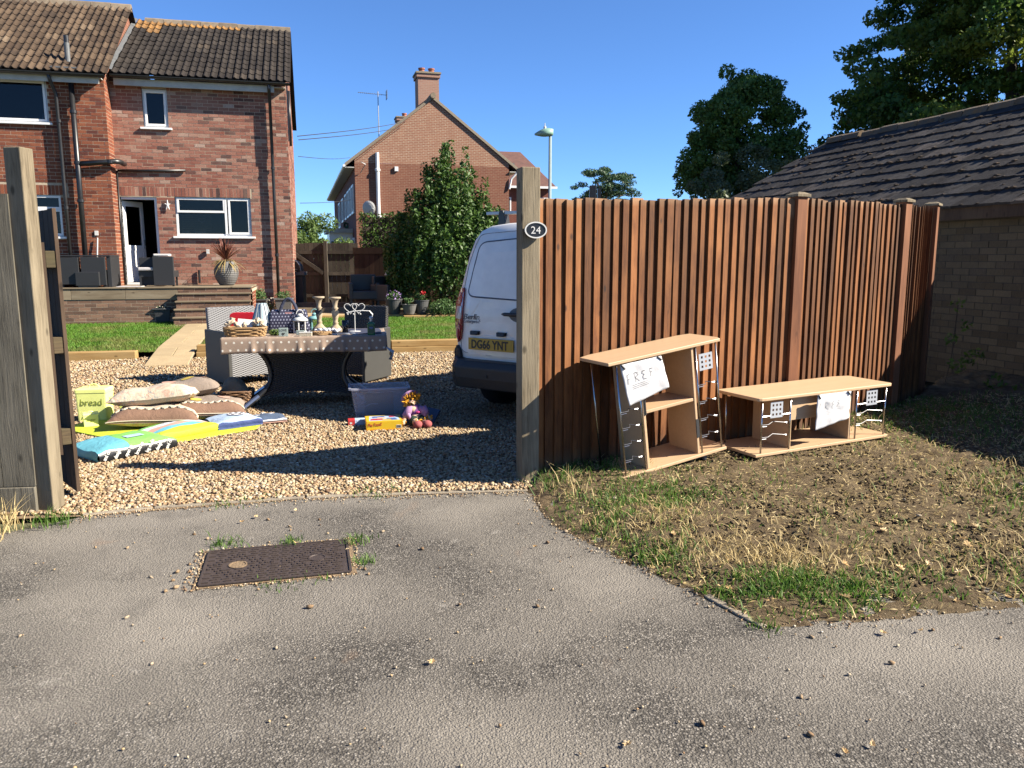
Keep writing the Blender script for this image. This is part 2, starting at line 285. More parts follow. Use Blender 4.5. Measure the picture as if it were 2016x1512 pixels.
MT['bag_navy'] = dots('navy_sprigged', (.018, .018, .062), (.30, .32, .42), .026, .24, 'Object', 'XZ')
def weave(name, c, c2, sc=55, metal=0):
    b = NB(name); v = b.coord((1, 1, 1)); s_ = b.n('SeparateXYZ'); b.put(v, s_.inputs[0])
    u = b.math('ADD', s_.outputs[0], s_.outputs[1]); z = s_.outputs[2]
    su = b.math('SINE', b.math('MULTIPLY', u, sc * 2.0)); sz = b.math('SINE', b.math('MULTIPLY', z, sc * 5.))
    h = b.math('MULTIPLY', su, sz); h2 = b.math('ADD', b.math('MULTIPLY', h, .5), .5)
    return b.fin(b.mix(b.ramp(h2, [(.25, (0, 0, 0)), (.7, (1, 1, 1))]), c2, c), .5, b.bump(h2, .8, .012))
MT['rattan'] = weave('grey_rattan', (.30, .30, .31), (.12, .12, .125))
MT['rattan_dk'] = weave('dark_rattan', (.040, .038, .036), (.012, .012, .012))
MT['tan_weave'] = weave('tan_weave', (.46, .28, .12), (.20, .11, .045), 60)
# ---------------------------------------------------------------- mesh helpers
class MB:
    def __init__(s): s.v = []; s.f = []; s.r = []; s.uv = None; s.T = None
    def add(s, vs, fs, r=0.):
        k = len(s.v)
        if s.T is not None: vs = [s.T @ Vector(q) for q in vs]
        s.v += [tuple(q) for q in vs]; s.f += [tuple(i + k for i in q) for q in fs]; s.r += [r] * len(vs); return s
    def box(s, x0, x1, y0, y1, z0, z1, r=0., T=None):
        vs = [(x, y, z) for z in (z0, z1) for y in (y0, y1) for x in (x0, x1)]
        if T is not None: vs = [T @ Vector(q) for q in vs]
        return s.add(vs, [(0, 2, 3, 1), (4, 5, 7, 6), (0, 1, 5, 4), (2, 6, 7, 3), (0, 4, 6, 2), (1, 3, 7, 5)], r)
    def quad(s, a, b, c, d, r=0.): return s.add([a, b, c, d], [(0, 1, 2, 3)], r)
    def loft(s, rings, closed=True, cap0=True, cap1=True, r=0.):
        n = len(rings[0]); vs = [p for q in rings for p in q]; fs = []
        for i in range(len(rings) - 1):
            for j in range(n if closed else n - 1):
                a, b = i * n + j, i * n + (j + 1) % n; fs.append((a, b, b + n, a + n))
        if cap0: fs.append(tuple(range(n - 1, -1, -1)))
        if cap1: fs.append(tuple(range((len(rings) - 1) * n, len(rings) * n)))
        return s.add(vs, fs, r)
    def tube(s, path, rad, n=6, caps=True, r=0.):
        P_ = [Vector(q) for q in path]; rings = []
        rad = rad if isinstance(rad, (list, tuple)) else [rad] * len(P_)
        up = None
        for i, q in enumerate(P_):
            t = (P_[min(i + 1, len(P_) - 1)] - P_[max(i - 1, 0)]).normalized()
            if up is None: up = Vector((0, 0, 1)) if abs(t.z) < .9 else Vector((1, 0, 0))
            a = t.cross(up).normalized(); b = a.cross(t).normalized(); up = b
            rings.append([q + rad[i] * (math.cos(2 * math.pi * k / n) * a + math.sin(2 * math.pi * k / n) * b) for k in range(n)])
        return s.loft(rings, True, caps, caps, r)
    def lathe(s, prof, n=20, c=(0, 0, 0), caps=True, r=0., sx=1, sy=1):
        rings = [[(c[0] + sx * q * math.cos(2 * math.pi * k / n), c[1] + sy * q * math.sin(2 * math.pi * k / n), c[2] + z) for k in range(n)] for q, z in prof]
        return s.loft(rings, True, caps, caps, r)
    def prism(s, poly, y0, y1, r=0.):              # polygon in xz, extruded along y
        return s.loft([[(x, y0, z) for x, z in poly], [(x, y1, z) for x, z in poly]], True, True, True, r)
    def prismz(s, poly, z0, z1, r=0.):             # polygon in xy, extruded along z
        return s.loft([[(x, y, z0) for x, y in poly], [(x, y, z1) for x, y in poly]], True, True, True, r)
    def prismx(s, poly, x0, x1, r=0.):             # polygon in yz
        return s.loft([[(x0, y, z) for y, z in poly], [(x1, y, z) for y, z in poly]], True, True, True, r)
    def ell(s, c, rad, n=12, m=8, r=0.):
        prof = [(math.sin(math.pi * (i + .02) / (m + .04)), -math.cos(math.pi * (i + .02) / (m + .04))) for i in range(m + 1)]
        rings = [[(c[0] + rad[0] * q * math.cos(2 * math.pi * k / n), c[1] + rad[1] * q * math.sin(2 * math.pi * k / n), c[2] + rad[2] * z) for k in range(n)] for q, z in prof]
        return s.loft(rings, True, True, True, r)
    def mesh(s, name):
        me = bpy.data.meshes.new(name); me.from_pydata(s.v, [], s.f)
        if any(s.r): a = me.attributes.new('rnd', 'FLOAT', 'POINT'); a.data.foreach_set('value', s.r)
        bm = bmesh.new(); bm.from_mesh(me); bmesh.ops.recalc_face_normals(bm, faces=bm.faces); bm.to_mesh(me); bm.free()
        if s.uv:
            ul = me.uv_layers.new(name='UVMap')
            for l in me.loops: ul.data[l.index].uv = s.uv(me.vertices[l.vertex_index].co)
        return me
    def obj(s, name, m, parent=None, smooth=False, bevel=0, sub=0, seg=2):
        return link(name, s.mesh(name), m, parent, smooth, bevel, sub, seg)
def link(name, me, m=None, parent=None, smooth=False, bevel=0, sub=0, seg=2):
    if m is not None and not me.materials: me.materials.append(MT[m] if isinstance(m, str) else m)
    if smooth:
        me.polygons.foreach_set('use_smooth', [True] * len(me.polygons))
    o = bpy.data.objects.new(name, me); COL.objects.link(o); o.parent = parent
    if bevel: b = o.modifiers.new('bevel', 'BEVEL'); b.width = bevel; b.segments = seg; b.limit_method = 'ANGLE'; b.harden_normals = False
    if sub: b = o.modifiers.new('sub', 'SUBSURF'); b.levels = sub; b.render_levels = sub
    return o
def tag(o, label=None, cat=None, group=None, kind=None):
    if label: o['label'] = label
    if cat: o['category'] = cat
    if group: o['group'] = group
    if kind: o['kind'] = kind
    return o
def thing(name, loc, rz, label, cat, group=None, rot=None):
    o = bpy.data.objects.new(name, None); COL.objects.link(o); o.empty_display_size = .1
    o.location = loc; o.rotation_euler = rot or (0, 0, R(rz)); return tag(o, label, cat, group)
def inst(name, me, parent, loc=(0, 0, 0), rot=(0, 0, 0), sc=(1, 1, 1), mat=None):
    o = bpy.data.objects.new(name, me); COL.objects.link(o); o.parent = parent
    o.location = loc; o.rotation_euler = rot; o.scale = sc
    if mat is not None: o.material_slots[0].link = 'OBJECT'; o.material_slots[0].material = mat
    return o
def npmesh(name, V, F, rnd=None, smooth=False):
    """V (n,3), F (m,k) arrays -> mesh"""
    me = bpy.data.meshes.new(name); n, (m, k) = len(V), F.shape
    me.vertices.add(n); me.vertices.foreach_set('co', np.ascontiguousarray(V, dtype=np.float32).ravel())
    me.loops.add(m * k); me.loops.foreach_set('vertex_index', np.ascontiguousarray(F, dtype=np.int32).ravel())
    me.polygons.add(m); me.polygons.foreach_set('loop_start', np.arange(0, m * k, k, dtype=np.int32)); 
    if smooth: me.polygons.foreach_set('use_smooth', np.ones(m, dtype=bool))
    me.update(calc_edges=True)
    if rnd is not None: a = me.attributes.new('rnd', 'FLOAT', 'POINT'); a.data.foreach_set('value', np.ascontiguousarray(rnd, dtype=np.float32))
    return me
def text_mesh(name, s, size, extrude=.001, align='LEFT', font_shear=0., sx=1., bold=0.):
    cu = bpy.data.curves.new(name, 'FONT'); cu.body = s; cu.size = size; cu.extrude = extrude; cu.align_x = align; cu.shear = font_shear; cu.resolution_u = 3; cu.offset = bold
    o = bpy.data.objects.new(name, cu); COL.objects.link(o); dg = bpy.context.evaluated_depsgraph_get()
    me = bpy.data.meshes.new_from_object(o.evaluated_get(dg)); bpy.data.objects.remove(o); bpy.data.curves.remove(cu)
    if sx != 1: me.transform(Matrix.Diagonal((sx, 1, 1, 1)))
    me.name = name; me.materials.clear(); return me
def text(name, s, size, m, parent, loc, rot, extrude=.001, align='LEFT', shear=0., sx=1., bold=0.):
    me = text_mesh(name, s, size, extrude, align, shear, sx, bold); o = link(name, me, m, parent); o.location = loc; o.rotation_euler = rot; return o
def frame_rot(e, P):                               # world point of a local point of a thing
    return Matrix.Translation(e.location) @ e.rotation_euler.to_matrix().to_4x4() @ Vector(P)
def leaves(name, C, size, m, parent, N=None, aspect=1.9, flat=0., kind=True):
    """C: (n,3) leaf positions; builds folded diamond leaves with random orientation, optional outward normals N"""
    n = len(C); d = rng.normal(size=(n, 3)); 
    if flat: d[:, 2] *= 1 - flat
    d /= np.linalg.norm(d, axis=1)[:, None] + 1e-9
    q = rng.normal(size=(n, 3)) + (N * 1.3 if N is not None else 0) + np.array([0, 0, .35])
    s_ = np.cross(d, q); s_ /= np.linalg.norm(s_, axis=1)[:, None] + 1e-9
    sz = size * rng.uniform(.6, 1.3, (n, 1)); up = np.cross(s_, d)
    V = np.stack([C - d * sz * .5, C + s_ * sz / aspect * .5 + up * sz * .08, C + d * sz * .5, C - s_ * sz / aspect * .5 + up * sz * .08], 1).reshape(-1, 3)
    F = np.arange(n * 4).reshape(n, 4)
    o = link(name, npmesh(name, V, F, np.repeat(rng.random(n), 4)), m, parent)
    return o
def lobes_points(centres, radii, n, shell=.55, squash=.8):
    centres = np.array(centres, float); radii = np.array(radii, float); pr = radii ** 2; pr /= pr.sum()
    k = rng.choice(len(centres), n, p=pr); d = rng.normal(size=(n, 3)); d /= np.linalg.norm(d, axis=1)[:, None]
    rr = radii[k][:, None] * (shell + (1 - shell) * rng.random((n, 1)) ** .6); P_ = centres[k] + d * rr * np.array([1, 1, squash]); return P_, d
PEB = None
def ico():
    bm = bmesh.new(); bmesh.ops.create_icosphere(bm, subdivisions=1, radius=1); V = np.array([v.co[:] for v in bm.verts]); F = np.array([[v.index for v in f.verts] for f in bm.faces]); bm.free(); return V, F
IV, IF = ico()
OV = np.array([(1, 0, 0), (-1, 0, 0), (0, 1, 0), (0, -1, 0), (0, 0, 1), (0, 0, -1)], float)
OF = np.array([(0, 2, 4), (2, 1, 4), (1, 3, 4), (3, 0, 4), (2, 0, 5), (1, 2, 5), (3, 1, 5), (0, 3, 5)])
def pebbles(C, size, lo=False):
    BV, BF = (OV, OF) if lo else (IV, IF); n, k = len(C), len(BV)
    sc = size * rng.uniform(.55, 1.35, (n, 1, 1)) * rng.uniform(.6, 1.25, (n, 1, 3)); sc[:, :, 2] *= .7
    V = BV[None] * sc * rng.uniform(.78, 1.2, (n, k, 1))
    a = rng.uniform(0, 6.28, n); b = rng.normal(0, .35, n); ca, sa, cb, sb = np.cos(a)[:, None], np.sin(a)[:, None], np.cos(b)[:, None], np.sin(b)[:, None]
    x = V[..., 0] * cb + V[..., 2] * sb; z = -V[..., 0] * sb + V[..., 2] * cb; y = V[..., 1]
    V = np.stack([x * ca - y * sa, x * sa + y * ca, z], -1) + C[:, None]
    return V.reshape(-1, 3), (BF[None] + (np.arange(n) * k)[:, None, None]).reshape(-1, 3), np.repeat(rng.random(n), k)
def vn(x, y, s, seed=0):                           # cheap smooth noise, arrays
    x = np.asarray(x, float) * s + seed * 13.7; y = np.asarray(y, float) * s + seed * 7.1; xi, yi = np.floor(x), np.floor(y); fx, fy = x - xi, y - yi
    h = lambda a, b: np.modf(np.abs(np.sin(a * 127.1 + b * 311.7) * 43758.5453))[0]
    fx, fy = fx * fx * (3 - 2 * fx), fy * fy * (3 - 2 * fy)
    return (h(xi, yi) * (1 - fx) + h(xi + 1, yi) * fx) * (1 - fy) + (h(xi, yi + 1) * (1 - fx) + h(xi + 1, yi + 1) * fx) * fy
def inside(px, py, poly):
    c = np.zeros(len(px), bool); j = len(poly) - 1
    for i in range(len(poly)):
        xi, yi = poly[i]; xj, yj = poly[j]
        c ^= ((yi > py) != (yj > py)) & (px < (xj - xi) * (py - yi) / (yj - yi + 1e-12) + xi); j = i
    return c
def blades(X, Y, Z, h, wd, lean=.35, seg=2):
    n = len(X); a = rng.uniform(0, 6.28, n); ln = rng.normal(0, lean, (n, 2)) * h[:, None]; dx, dy = np.cos(a) * wd, np.sin(a) * wd
    B = np.stack([X, Y, Z], 1); D = np.stack([dx, dy, 0 * dx], 1)
    mid = B + np.stack([ln[:, 0] * .35, ln[:, 1] * .35, h * .6], 1); top = B + np.stack([ln[:, 0], ln[:, 1], h], 1)
    V = np.stack([B - D, B + D, mid - D * .7, mid + D * .7, top], 1).reshape(-1, 3); k = (np.arange(n) * 5)[:, None]
    F = np.concatenate([k + np.array([[0, 1, 3]]), k + np.array([[0, 3, 2]]), k + np.array([[2, 3, 4]])]); return V, F, np.repeat(rng.random(n), 5)
def tufts(name, C, n, h, wd, m, parent, spread=.05, lean=.5, droop=0):
    X = C[0] + rng.normal(0, spread, n); Y = C[1] + rng.normal(0, spread, n); V, F, r = blades(X, Y, np.full(n, C[2]), h * rng.uniform(.5, 1.1, n), wd, lean)
    return link(name, npmesh(name, V, F, r), m, parent)

# ---------------------------------------------------------------- the ground
tag(MB().quad((-400, -60, -.03), (400, -60, -.03), (400, 900, -.03), (-400, 900, -.03)).obj('ground', 'ground'), kind='structure')
VERGE = [(.11, 4.97), (.16, 4.75), (.20, 4.50), (.27, 4.28), (.39, 4.08), (.50, 3.88), (.62, 3.70), (.76, 3.50), (.90, 3.31), (1.02, 3.06), (1.36, 3.09), (1.71, 3.16), (2.25, 3.27), (3.2, 3.45), (5.2, 3.85), (6.4, 4.1), (6.3, 9.2), (4.6, 8.3), (3.56, 7.06), (2.29, 6.22), (.2, 5.25)]
EDGE = [(-6, 3.3), (-4, 3.75), (-2.95, 4.05), (-2.54, 4.46), (-2.18, 4.60), (-1.31, 4.81), (-.68, 4.89), (.11, 4.97), (1.5, 5.4), (6, 6)]
g = MB(); pts = [(x, -6) for x, y in EDGE]
for i in range(len(EDGE) - 1):
    a, b = EDGE[i], EDGE[i + 1]; g.add([(a[0], -6, 0), (b[0], -6, 0), (b[0], b[1], 0), (a[0], a[1], 0)], [(0, 1, 2, 3)])
g.add([(6, -6, 0), (40, -6, 0), (40, 6, 0), (6, 6, 0)], [(0, 1, 2, 3)]); g.add([(-40, -6, 0), (-6, -6, 0), (-6, 3.3, 0), (-40, 3.3, 0)], [(0, 1, 2, 3)])
road = tag(g.obj('road', 'asphalt'), kind='structure')
# gravel drive: base sheet and the stones themselves
tag(MB().add([(-7.2, 3.9, .004), (-2.54, 4.46, .004), (-1.31, 4.81, .004), (.11, 4.97, .004), (2.4, 6.1, .004), (4.2, 12.5, .004), (1.5, 14.2, .004), (-7.2, 12.1, .004)], [tuple(range(8))]).obj('driveway', 'gravel_base'), kind='structure')
GP = [(-3.2, 4.45), (-2.54, 4.49), (-2.18, 4.63), (-1.31, 4.84), (-.68, 4.92), (.11, 4.99), (.2, 5.3), (1.6, 6.0), (1.9, 14.0), (-1.0, 13.45), (-2.2, 13.15), (-4.95, 12.1), (-6.9, 11.75), (-6.9, 7)]
def scatter(n, x0, x1, y0, y1, poly):
    X = rng.uniform(x0, x1, n); Y = rng.uniform(y0, y1, n); k = inside(X, Y, poly); return X[k], Y[k]
Vs, Fs, Rs, k0 = [], [], [], 0
for n, ya, yb, sz, lo in ((46000, 4.4, 6.3, .0126, False), (62000, 6.3, 8.6, .0135, True), (50000, 8.6, 13.9, .019, True)):
    xw = (-3.6, .9) if ya < 6 else ((-4.9, .8) if ya < 8 else (-6.9, 1.5))
    X, Y = scatter(n, *xw, ya, yb, GP); Z = rng.uniform(.002, .017, len(X)) + .012 * (vn(X, Y, 1.6) - .3)
    V, F, r = pebbles(np.stack([X, Y, Z], 1), sz, lo); Vs.append(V); Fs.append(F + k0); Rs.append(r); k0 += len(V)
tag(link('gravel', npmesh('gravel', np.concatenate(Vs), np.concatenate(Fs), np.concatenate(Rs)), 'gravel'), 'pale golden gravel spread over the driveway between the gate posts', 'gravel', None, 'stuff')
# verge: a rough bank rising to the fence
NX, NY = 260, 230
gx, gy = np.meshgrid(np.linspace(0, 6.6, NX), np.linspace(2.9, 9.4, NY))
VA = np.array(VERGE)
def seg_d(px, py, poly, cnt):
    d = np.full(px.shape, 9.)
    for i in range(cnt):
        a, b = np.array(poly[i]), np.array(poly[i + 1]); ab = b - a; t = np.clip(((px - a[0]) * ab[0] + (py - a[1]) * ab[1]) / (ab @ ab), 0, 1)
        d = np.minimum(d, np.hypot(px - a[0] - t * ab[0], py - a[1] - t * ab[1]))
    return d
def vz(x, y):
    e = np.minimum(seg_d(x, y, VERGE, 14) / .30, 1); rise = np.clip((y - 3.6) / 3.6, 0, 1) * .12 + np.clip((x - 2.2) / 3, 0, 1) * .13
    return e * (.03 + rise + .035 * (vn(x, y, 2.3, 3) - .35)) + .006
gz_ = vz(gx, gy); ins = inside(gx.ravel(), gy.ravel(), VERGE).reshape(gx.shape)
gz_ = gz_ + ins * (.022 * (vn(gx, gy, 9, 1) - .5) + .030 * np.maximum(vn(gx, gy, 14, 2) - .62, 0) * -3.0 + .012 * (vn(gx, gy, 26, 5) - .5))
gz_ = np.where(ins, gz_, np.maximum(.006 - .35 * seg_d(gx, gy, VERGE, 14), -.03)) + (seg_d(gx, gy, VERGE, 14) < .12) * .010 * (vn(gx, gy, 17, 3) - .5)
idx = np.arange(NX * NY).reshape(NY, NX); Fq = np.stack([idx[:-1, :-1], idx[:-1, 1:], idx[1:, 1:], idx[1:, :-1]], -1).reshape(-1, 4)
keep = (gz_.ravel()[Fq] > -.02).any(1)
tag(link('verge', npmesh('verge', np.stack([gx, gy, gz_], -1).reshape(-1, 3), Fq[keep], None, True), 'soil'), kind='structure')
def vheight(x, y): return vz(np.asarray(x, float), np.asarray(y, float))
# grass on the verge: green patches by the kerb and fence, dry straw in the middle, clippings lying flat
n = 330000; X, Y = scatter(n, .1, 5.2, 3.05, 7.3, VERGE)
ed = seg_d(X, Y, VERGE, 14)
pat = lambda cx, cy, rx, ry: np.exp(-(((X - cx) / rx) ** 2 + ((Y - cy) / ry) ** 2))
green = 1.3 * pat(1.30, 3.36, .36, .15) + .6 * pat(.90, 4.65, .32, .25) + .35 * pat(.55, 4.30, .28, .3) + .6 * pat(.75, 3.75, .16, .2) + .22 * pat(3.2, 4.5, .4, .4) + .20 * pat(2.4, 3.5, .6, .14) + .35 * pat(3.6, 6.6, .7, .7) + .35 * pat(.55, 5.2, .4, .2) + .05 * vn(X, Y, 3.0, 4) ** 2
dry = .80 * pat(1.25, 3.72, .40, .24) + .55 * pat(.8, 4.2, .3, .3) + .28 * pat(2.4, 3.6, .8, .25) + .12 * pat(2.9, 4.9, .5, .5) + .05 * vn(X, Y, 2.4, 6)
u = rng.random(len(X)); kg = (u < green * .55) & (vn(X, Y, 11, 8) > .22); Xg, Yg = X[kg], Y[kg]
hg = rng.uniform(.018, .055, kg.sum()); V, F, r = blades(Xg, Yg, vheight(Xg, Yg) - .006, hg, .0036, .55)
tag(link('grass', npmesh('verge_grass', V, F, r), 'grass_v'), 'short green grass growing in patches on the rough verge', 'grass', None, 'stuff')
u = rng.random(len(X)); kd = (u < dry * .26) & (vn(X, Y, 9, 9) > .3); Xd, Yd = X[kd], Y[kd]
V, F, r = blades(Xd, Yd, vheight(Xd, Yd) - .006, rng.uniform(.022, .07, kd.sum()), .0028, .75)
tag(link('dry_grass', npmesh('dry_grass', V, F, r), 'straw'), 'dry straw-coloured grass stalks standing on the verge', 'grass', None, 'stuff')
n = 30000; X2, Y2 = scatter(n, .3, 5.2, 3.1, 7.2, VERGE); C = np.stack([X2, Y2, vheight(X2, Y2) + rng.uniform(.0, .014, len(X2))], 1)
tag(leaves('clippings', C, .034, 'straw', None, None, 8, .75), 'dead brown grass clippings lying over the bare soil of the verge', 'clippings', None, 'stuff')
n = 9000; X3, Y3 = scatter(n, .5, 5.2, 3.3, 7.2, VERGE); k = vn(X3, Y3, 3.1, 15) > .35; X3, Y3 = X3[k], Y3[k]
V, F, r = pebbles(np.stack([X3, Y3, vheight(X3, Y3) + .004], 1), .011)
tag(link('soil_clods', npmesh('soil_clods', V, F, r), 'soil'), 'crumbled brown clods of earth lying over the bare verge', 'soil', None, 'stuff')
# lawn and its paving
LA = R(12.5); LU = np.array([math.cos(LA), math.sin(LA)]); LN = np.array([-LU[1], LU[0]]); LO = np.array([-4.9, 12.02])
def L2(u, v, z=0.): q = LO + LU * u + LN * v; return (q[0], q[1], z)
tag(MB().add([L2(-6, .12, .10), L2(-.5, .12, .10), L2(-.5, 6.2, .15), L2(-6, 6.2, .15)], [(0, 1, 2, 3)]).add([L2(-.5, .12, .10), L2(7, .12, .10), L2(7, 6.4, .15), L2(-.5, 6.4, .15)], [(0, 1, 2, 3)]).obj('lawn', 'lawn_base'), kind='structure')
n = 100000; U = rng.uniform(-5, 6.2, n); Vv = rng.uniform(.05, 6.3, n)
bare = np.exp(-((U + 1.2) ** 2 / 1.6 + (Vv - .5) ** 2 / .4)); k = ~((U > -.5 - .07 * (Vv + 1)) & (U < .10 - .07 * (Vv + 1)) & (Vv < 4.8)) & (rng.random(n) > bare * .85); U, Vv = U[k], Vv[k]
q = LO[None] + U[:, None] * LU + Vv[:, None] * LN
V, F, r = blades(q[:, 0], q[:, 1], .098 + Vv * .008, rng.uniform(.02, .055, len(U)), .006, .5)
tag(link('grass', npmesh('lawn_grass', V, F, r), 'grass'), 'bright green mown lawn between the gravel and the house', 'lawn', None, 'stuff')
# stone path to the steps: thin gravelly mortar bed and riven slabs
path = tag(MB().add([L2(-.5, -1.0, .012), L2(.10, -1.0, .012), L2(.0, .5, .118), L2(-.60, .5, .118), L2(-.29, 4.75, .158), L2(-.90, 4.75, .158)], [(0, 1, 2, 3), (3, 2, 4, 5)]).obj('path', 'concrete'), kind='structure')
for i in range(8):
    a0, a1 = -1.0 + i * .715, -1.0 + i * .715 + .70; sh = lambda v: -.07 * (v + 1)
    pz_ = lambda v: .016 + .106 * min(1, (v + 1) / 1.5) + max(0, v - .5) * .0095; z0, z1 = pz_(a0), pz_(a1)
    for (u0, u1) in (((-.49, -.20), (-.19, .09)) if i % 2 else ((-.49, .09),)):
        MB().add([L2(u0 + sh(a0), a0, z0 + .012), L2(u1 + sh(a0), a0, z0 + .012), L2(u1 + sh(a1), a1, z1 + .012), L2(u0 + sh(a1), a1, z1 + .012), L2(u0 + sh(a0), a0, z0 - .01), L2(u1 + sh(a0), a0, z0 - .01), L2(u1 + sh(a1), a1, z1 - .01), L2(u0 + sh(a1), a1, z1 - .01)], [(0, 1, 2, 3), (4, 7, 6, 5), (0, 4, 5, 1), (1, 5, 6, 2), (2, 6, 7, 3), (3, 7, 4, 0)]).obj('slab', 'slab', path, bevel=.006)
# timber sleepers edging the lawn
def sleeper(u0, u1, v, z, label, h=.1, d=.2):
    o = MB().box(0, u1 - u0, 0, d, 0, h).obj('timber_sleeper', 'sleeper', None, bevel=.008); p_ = L2(u0, v, z); o.location = p_; o.rotation_euler = (0, 0, LA)
    return tag(o, label, 'sleeper', 'timber sleepers edging the lawn')
sleeper(-3.2, -.80, -.10, .0, 'single yellow timber sleeper left of the stone path, beside the gate', .135)
sleeper(.05, 3.0, -.05, .0, 'lower yellow timber sleeper behind the table, right of the path', .098)
sleeper(.06, 2.99, -.03, .10, 'upper yellow timber sleeper behind the table, right of the path', .098)
sleeper(3.02, 6.0, -.05, .0, 'lower yellow timber sleeper between the table and the white van', .098)
sleeper(3.02, 5.98, -.03, .10, 'upper yellow timber sleeper between the table and the white van', .098)
# concrete edging between road and gravel, and by the verge
kb = thing('edging', (0, 0, 0), 0, 'thin concrete edging strip between the asphalt and the gravel', 'edging')
for a, b in zip(EDGE[3:7], EDGE[4:8]):
    a, b = np.array(a), np.array(b); d = (b - a) / np.linalg.norm(b - a); nn = np.array([-d[1], d[0]]) * .05; e = d * .006
    P4 = [a + e, b - e, b - e + nn, a + e + nn]; MB().loft([[(x, y, -.05) for x, y in P4], [(x, y, .012) for x, y in P4]]).obj('edging_block', 'concrete', kb, bevel=.006)
kb = thing('kerb_stone', (0, 0, 0), 0, 'pale concrete edging stone at the corner of the verge by the road', 'kerb')
P4 = [(.86, 3.345), (1.025, 3.035), (1.055, 3.055), (.895, 3.365)]
MB().loft([[(x, y, -.05) for x, y in P4], [(x, y, .010) for x, y in P4]]).obj('stone_block', 'concrete', kb, bevel=.006)
# iron cover set in the road
MC = thing('manhole_cover', (-1.168, 3.745, 0), 14.5, 'brown rectangular cast iron access cover set in the asphalt', 'cover')
MB().box(-.372, .372, -.240, .240, -.02, .0055).obj('frame', 'gravel_base', MC)
MB().box(-.345, .345, -.225, .225, -.02, .010).obj('plate', 'iron', MC, bevel=.003)
bars = MB()
for s in (-1, 1): bars.box(-.345, .345, s * .225 - .006, s * .225 + .006, .01, .015); bars.box(s * .345 - .006, s * .345 + .006, -.218, .218, .01, .015)
bars.obj('rim', 'iron', MC)
st = MB()
for i in range(15):
    for j in range(26):
        x, y = -.322 + j * .0257 + (.0128 if i % 2 else 0), -.196 + i * .028
        if (x + .19) ** 2 + (y - .0) ** 2 < .0028 or (x - .19) ** 2 + y * y < .0028 or abs(x) > .33: continue
        diam = abs(abs(x) - .19) + abs(y) * 1.0
        if .10 < diam < .17: st.box(x - .007, x + .007, y - .008, y + .008, .009, .0155)
        elif j % 2 == i % 2: st.box(x - .016, x + .016, y - .004, y + .004, .009, .0155)
tag(st.obj('tread_studs', 'iron', MC), kind='stuff')
for x in (-.19, .19): MB().lathe([(.045, .0105), (.045, .014), (.037, .014), (.035, .0108), (.0, .0108)], 20, (x, 0, 0)).obj('lifting_socket', 'gravel_base' if x < 0 else 'iron', MC)
# weeds and stones round the cover and along the edges
def weed(loc, n, h, label, m='grass_v', sp=.035):
    o = tufts('weed', (0, 0, 0), n, h, .003, m, None, sp, .6); o.location = loc; return tag(o, label, 'weed', 'weeds in the cracks of the asphalt', 'stuff')
weed((-.83, 4.03, .002), 60, .05, 'green weed tuft at the far right corner of the iron cover')
weed((-.74, 3.75, .002), 50, .045, 'green weed tuft at the right edge of the iron cover')
weed((-1.18, 4.03, .002), 60, .04, 'green weed tuft halfway along the far edge of the iron cover')
weed((-1.53, 3.98, .002), 70, .045, 'green weed tuft at the far left corner of the iron cover', sp=.06)
weed((-1.05, 3.50, .002), 50, .025, 'low green weed along the near edge of the iron cover', sp=.08)
weed((1.05, 3.04, .002), 40, .04, 'small green weed at the tip of the pale kerb stone')
weed((-2.62, 4.33, .004), 90, .09, 'yellow-green weeds at the foot of the left gate post', sp=.06)
weed((-2.95, 4.16, .004), 240, .16, 'long pale grass growing below the left fence at the picture edge', 'straw', .12)
weed((-3.05, 4.1, .004), 200, .14, 'green grass growing below the left fence at the picture edge', 'grass_v', .12)
weed((.28, 4.98, .01), 70, .13, 'tall grass at the foot of the numbered gate post', 'grass_v', .07)
weed((.42, 4.86, .01), 45, .17, 'tall dry grass stalks near the numbered gate post', 'straw', .07)
weed((-1.7, 4.72, .01), 50, .04, 'sparse green weed on the concrete edging, left of its middle', 'grass_v', .1)
weed((-.85, 4.92, .012), 50, .05, 'sparse green weed on the concrete edging, right of its middle', 'grass_v', .09)
def rock(loc, s, label, cat='stone', group='loose stones on the asphalt', m='stone', flat=.7):
    s *= .7; V = IV * rng.uniform(.55, 1.35, (12, 1)) * np.array([s * 1.2, s * .75, s * flat]); o = link('stone', npmesh('stone', V, IF), m); o.location = loc; o.rotation_euler = (0, 0, rng.uniform(0, 6)); return tag(o, label, cat, group)
SL = 'small loose stone lying on the asphalt in front of the gravel drive'
for x, y, s in [(-1.42, 4.40, .016), (-1.12, 4.40, .014), (-1.26, 4.28, .015), (-1.24, 4.22, .015), (-.72, 4.20, .014), (-1.75, 4.15, .014), (-1.65, 4.08, .016), (-.47, 3.93, .018), (-.60, 3.98, .014), (-.88, 3.23, .020), (-.92, 2.87, .013), (-.23, 3.26, .013), (.11, 3.24, .018), (.19, 4.02, .018), (.30, 4.19, .018), (-2.02, 3.95, .014), (-1.63, 3.13, .017), (-1.98, 2.97, .013), (-1.72, 3.56, .014), (.62, 2.36, .018), (1.42, 2.75, .017), (1.0, 2.52, .014), (1.72, 3.02, .016), (1.95, 2.95, .013), (1.20, 2.96, .014), (-.75, 2.40, .011), (.35, 2.26, .014), (.95, 2.30, .016), (-1.35, 2.75, .012), (-1.62, 3.62, .018), (-1.60, 3.52, .016), (-1.55, 3.44, .019), (-1.58, 3.40, .015), (-1.6, 3.72, .016), (-.72, 3.66, .016), (-.69, 3.60, .014), (-.98, 4.05, .017), (-1.3, 4.03, .014)]:
    rock((x, y, s * .4), s, SL)
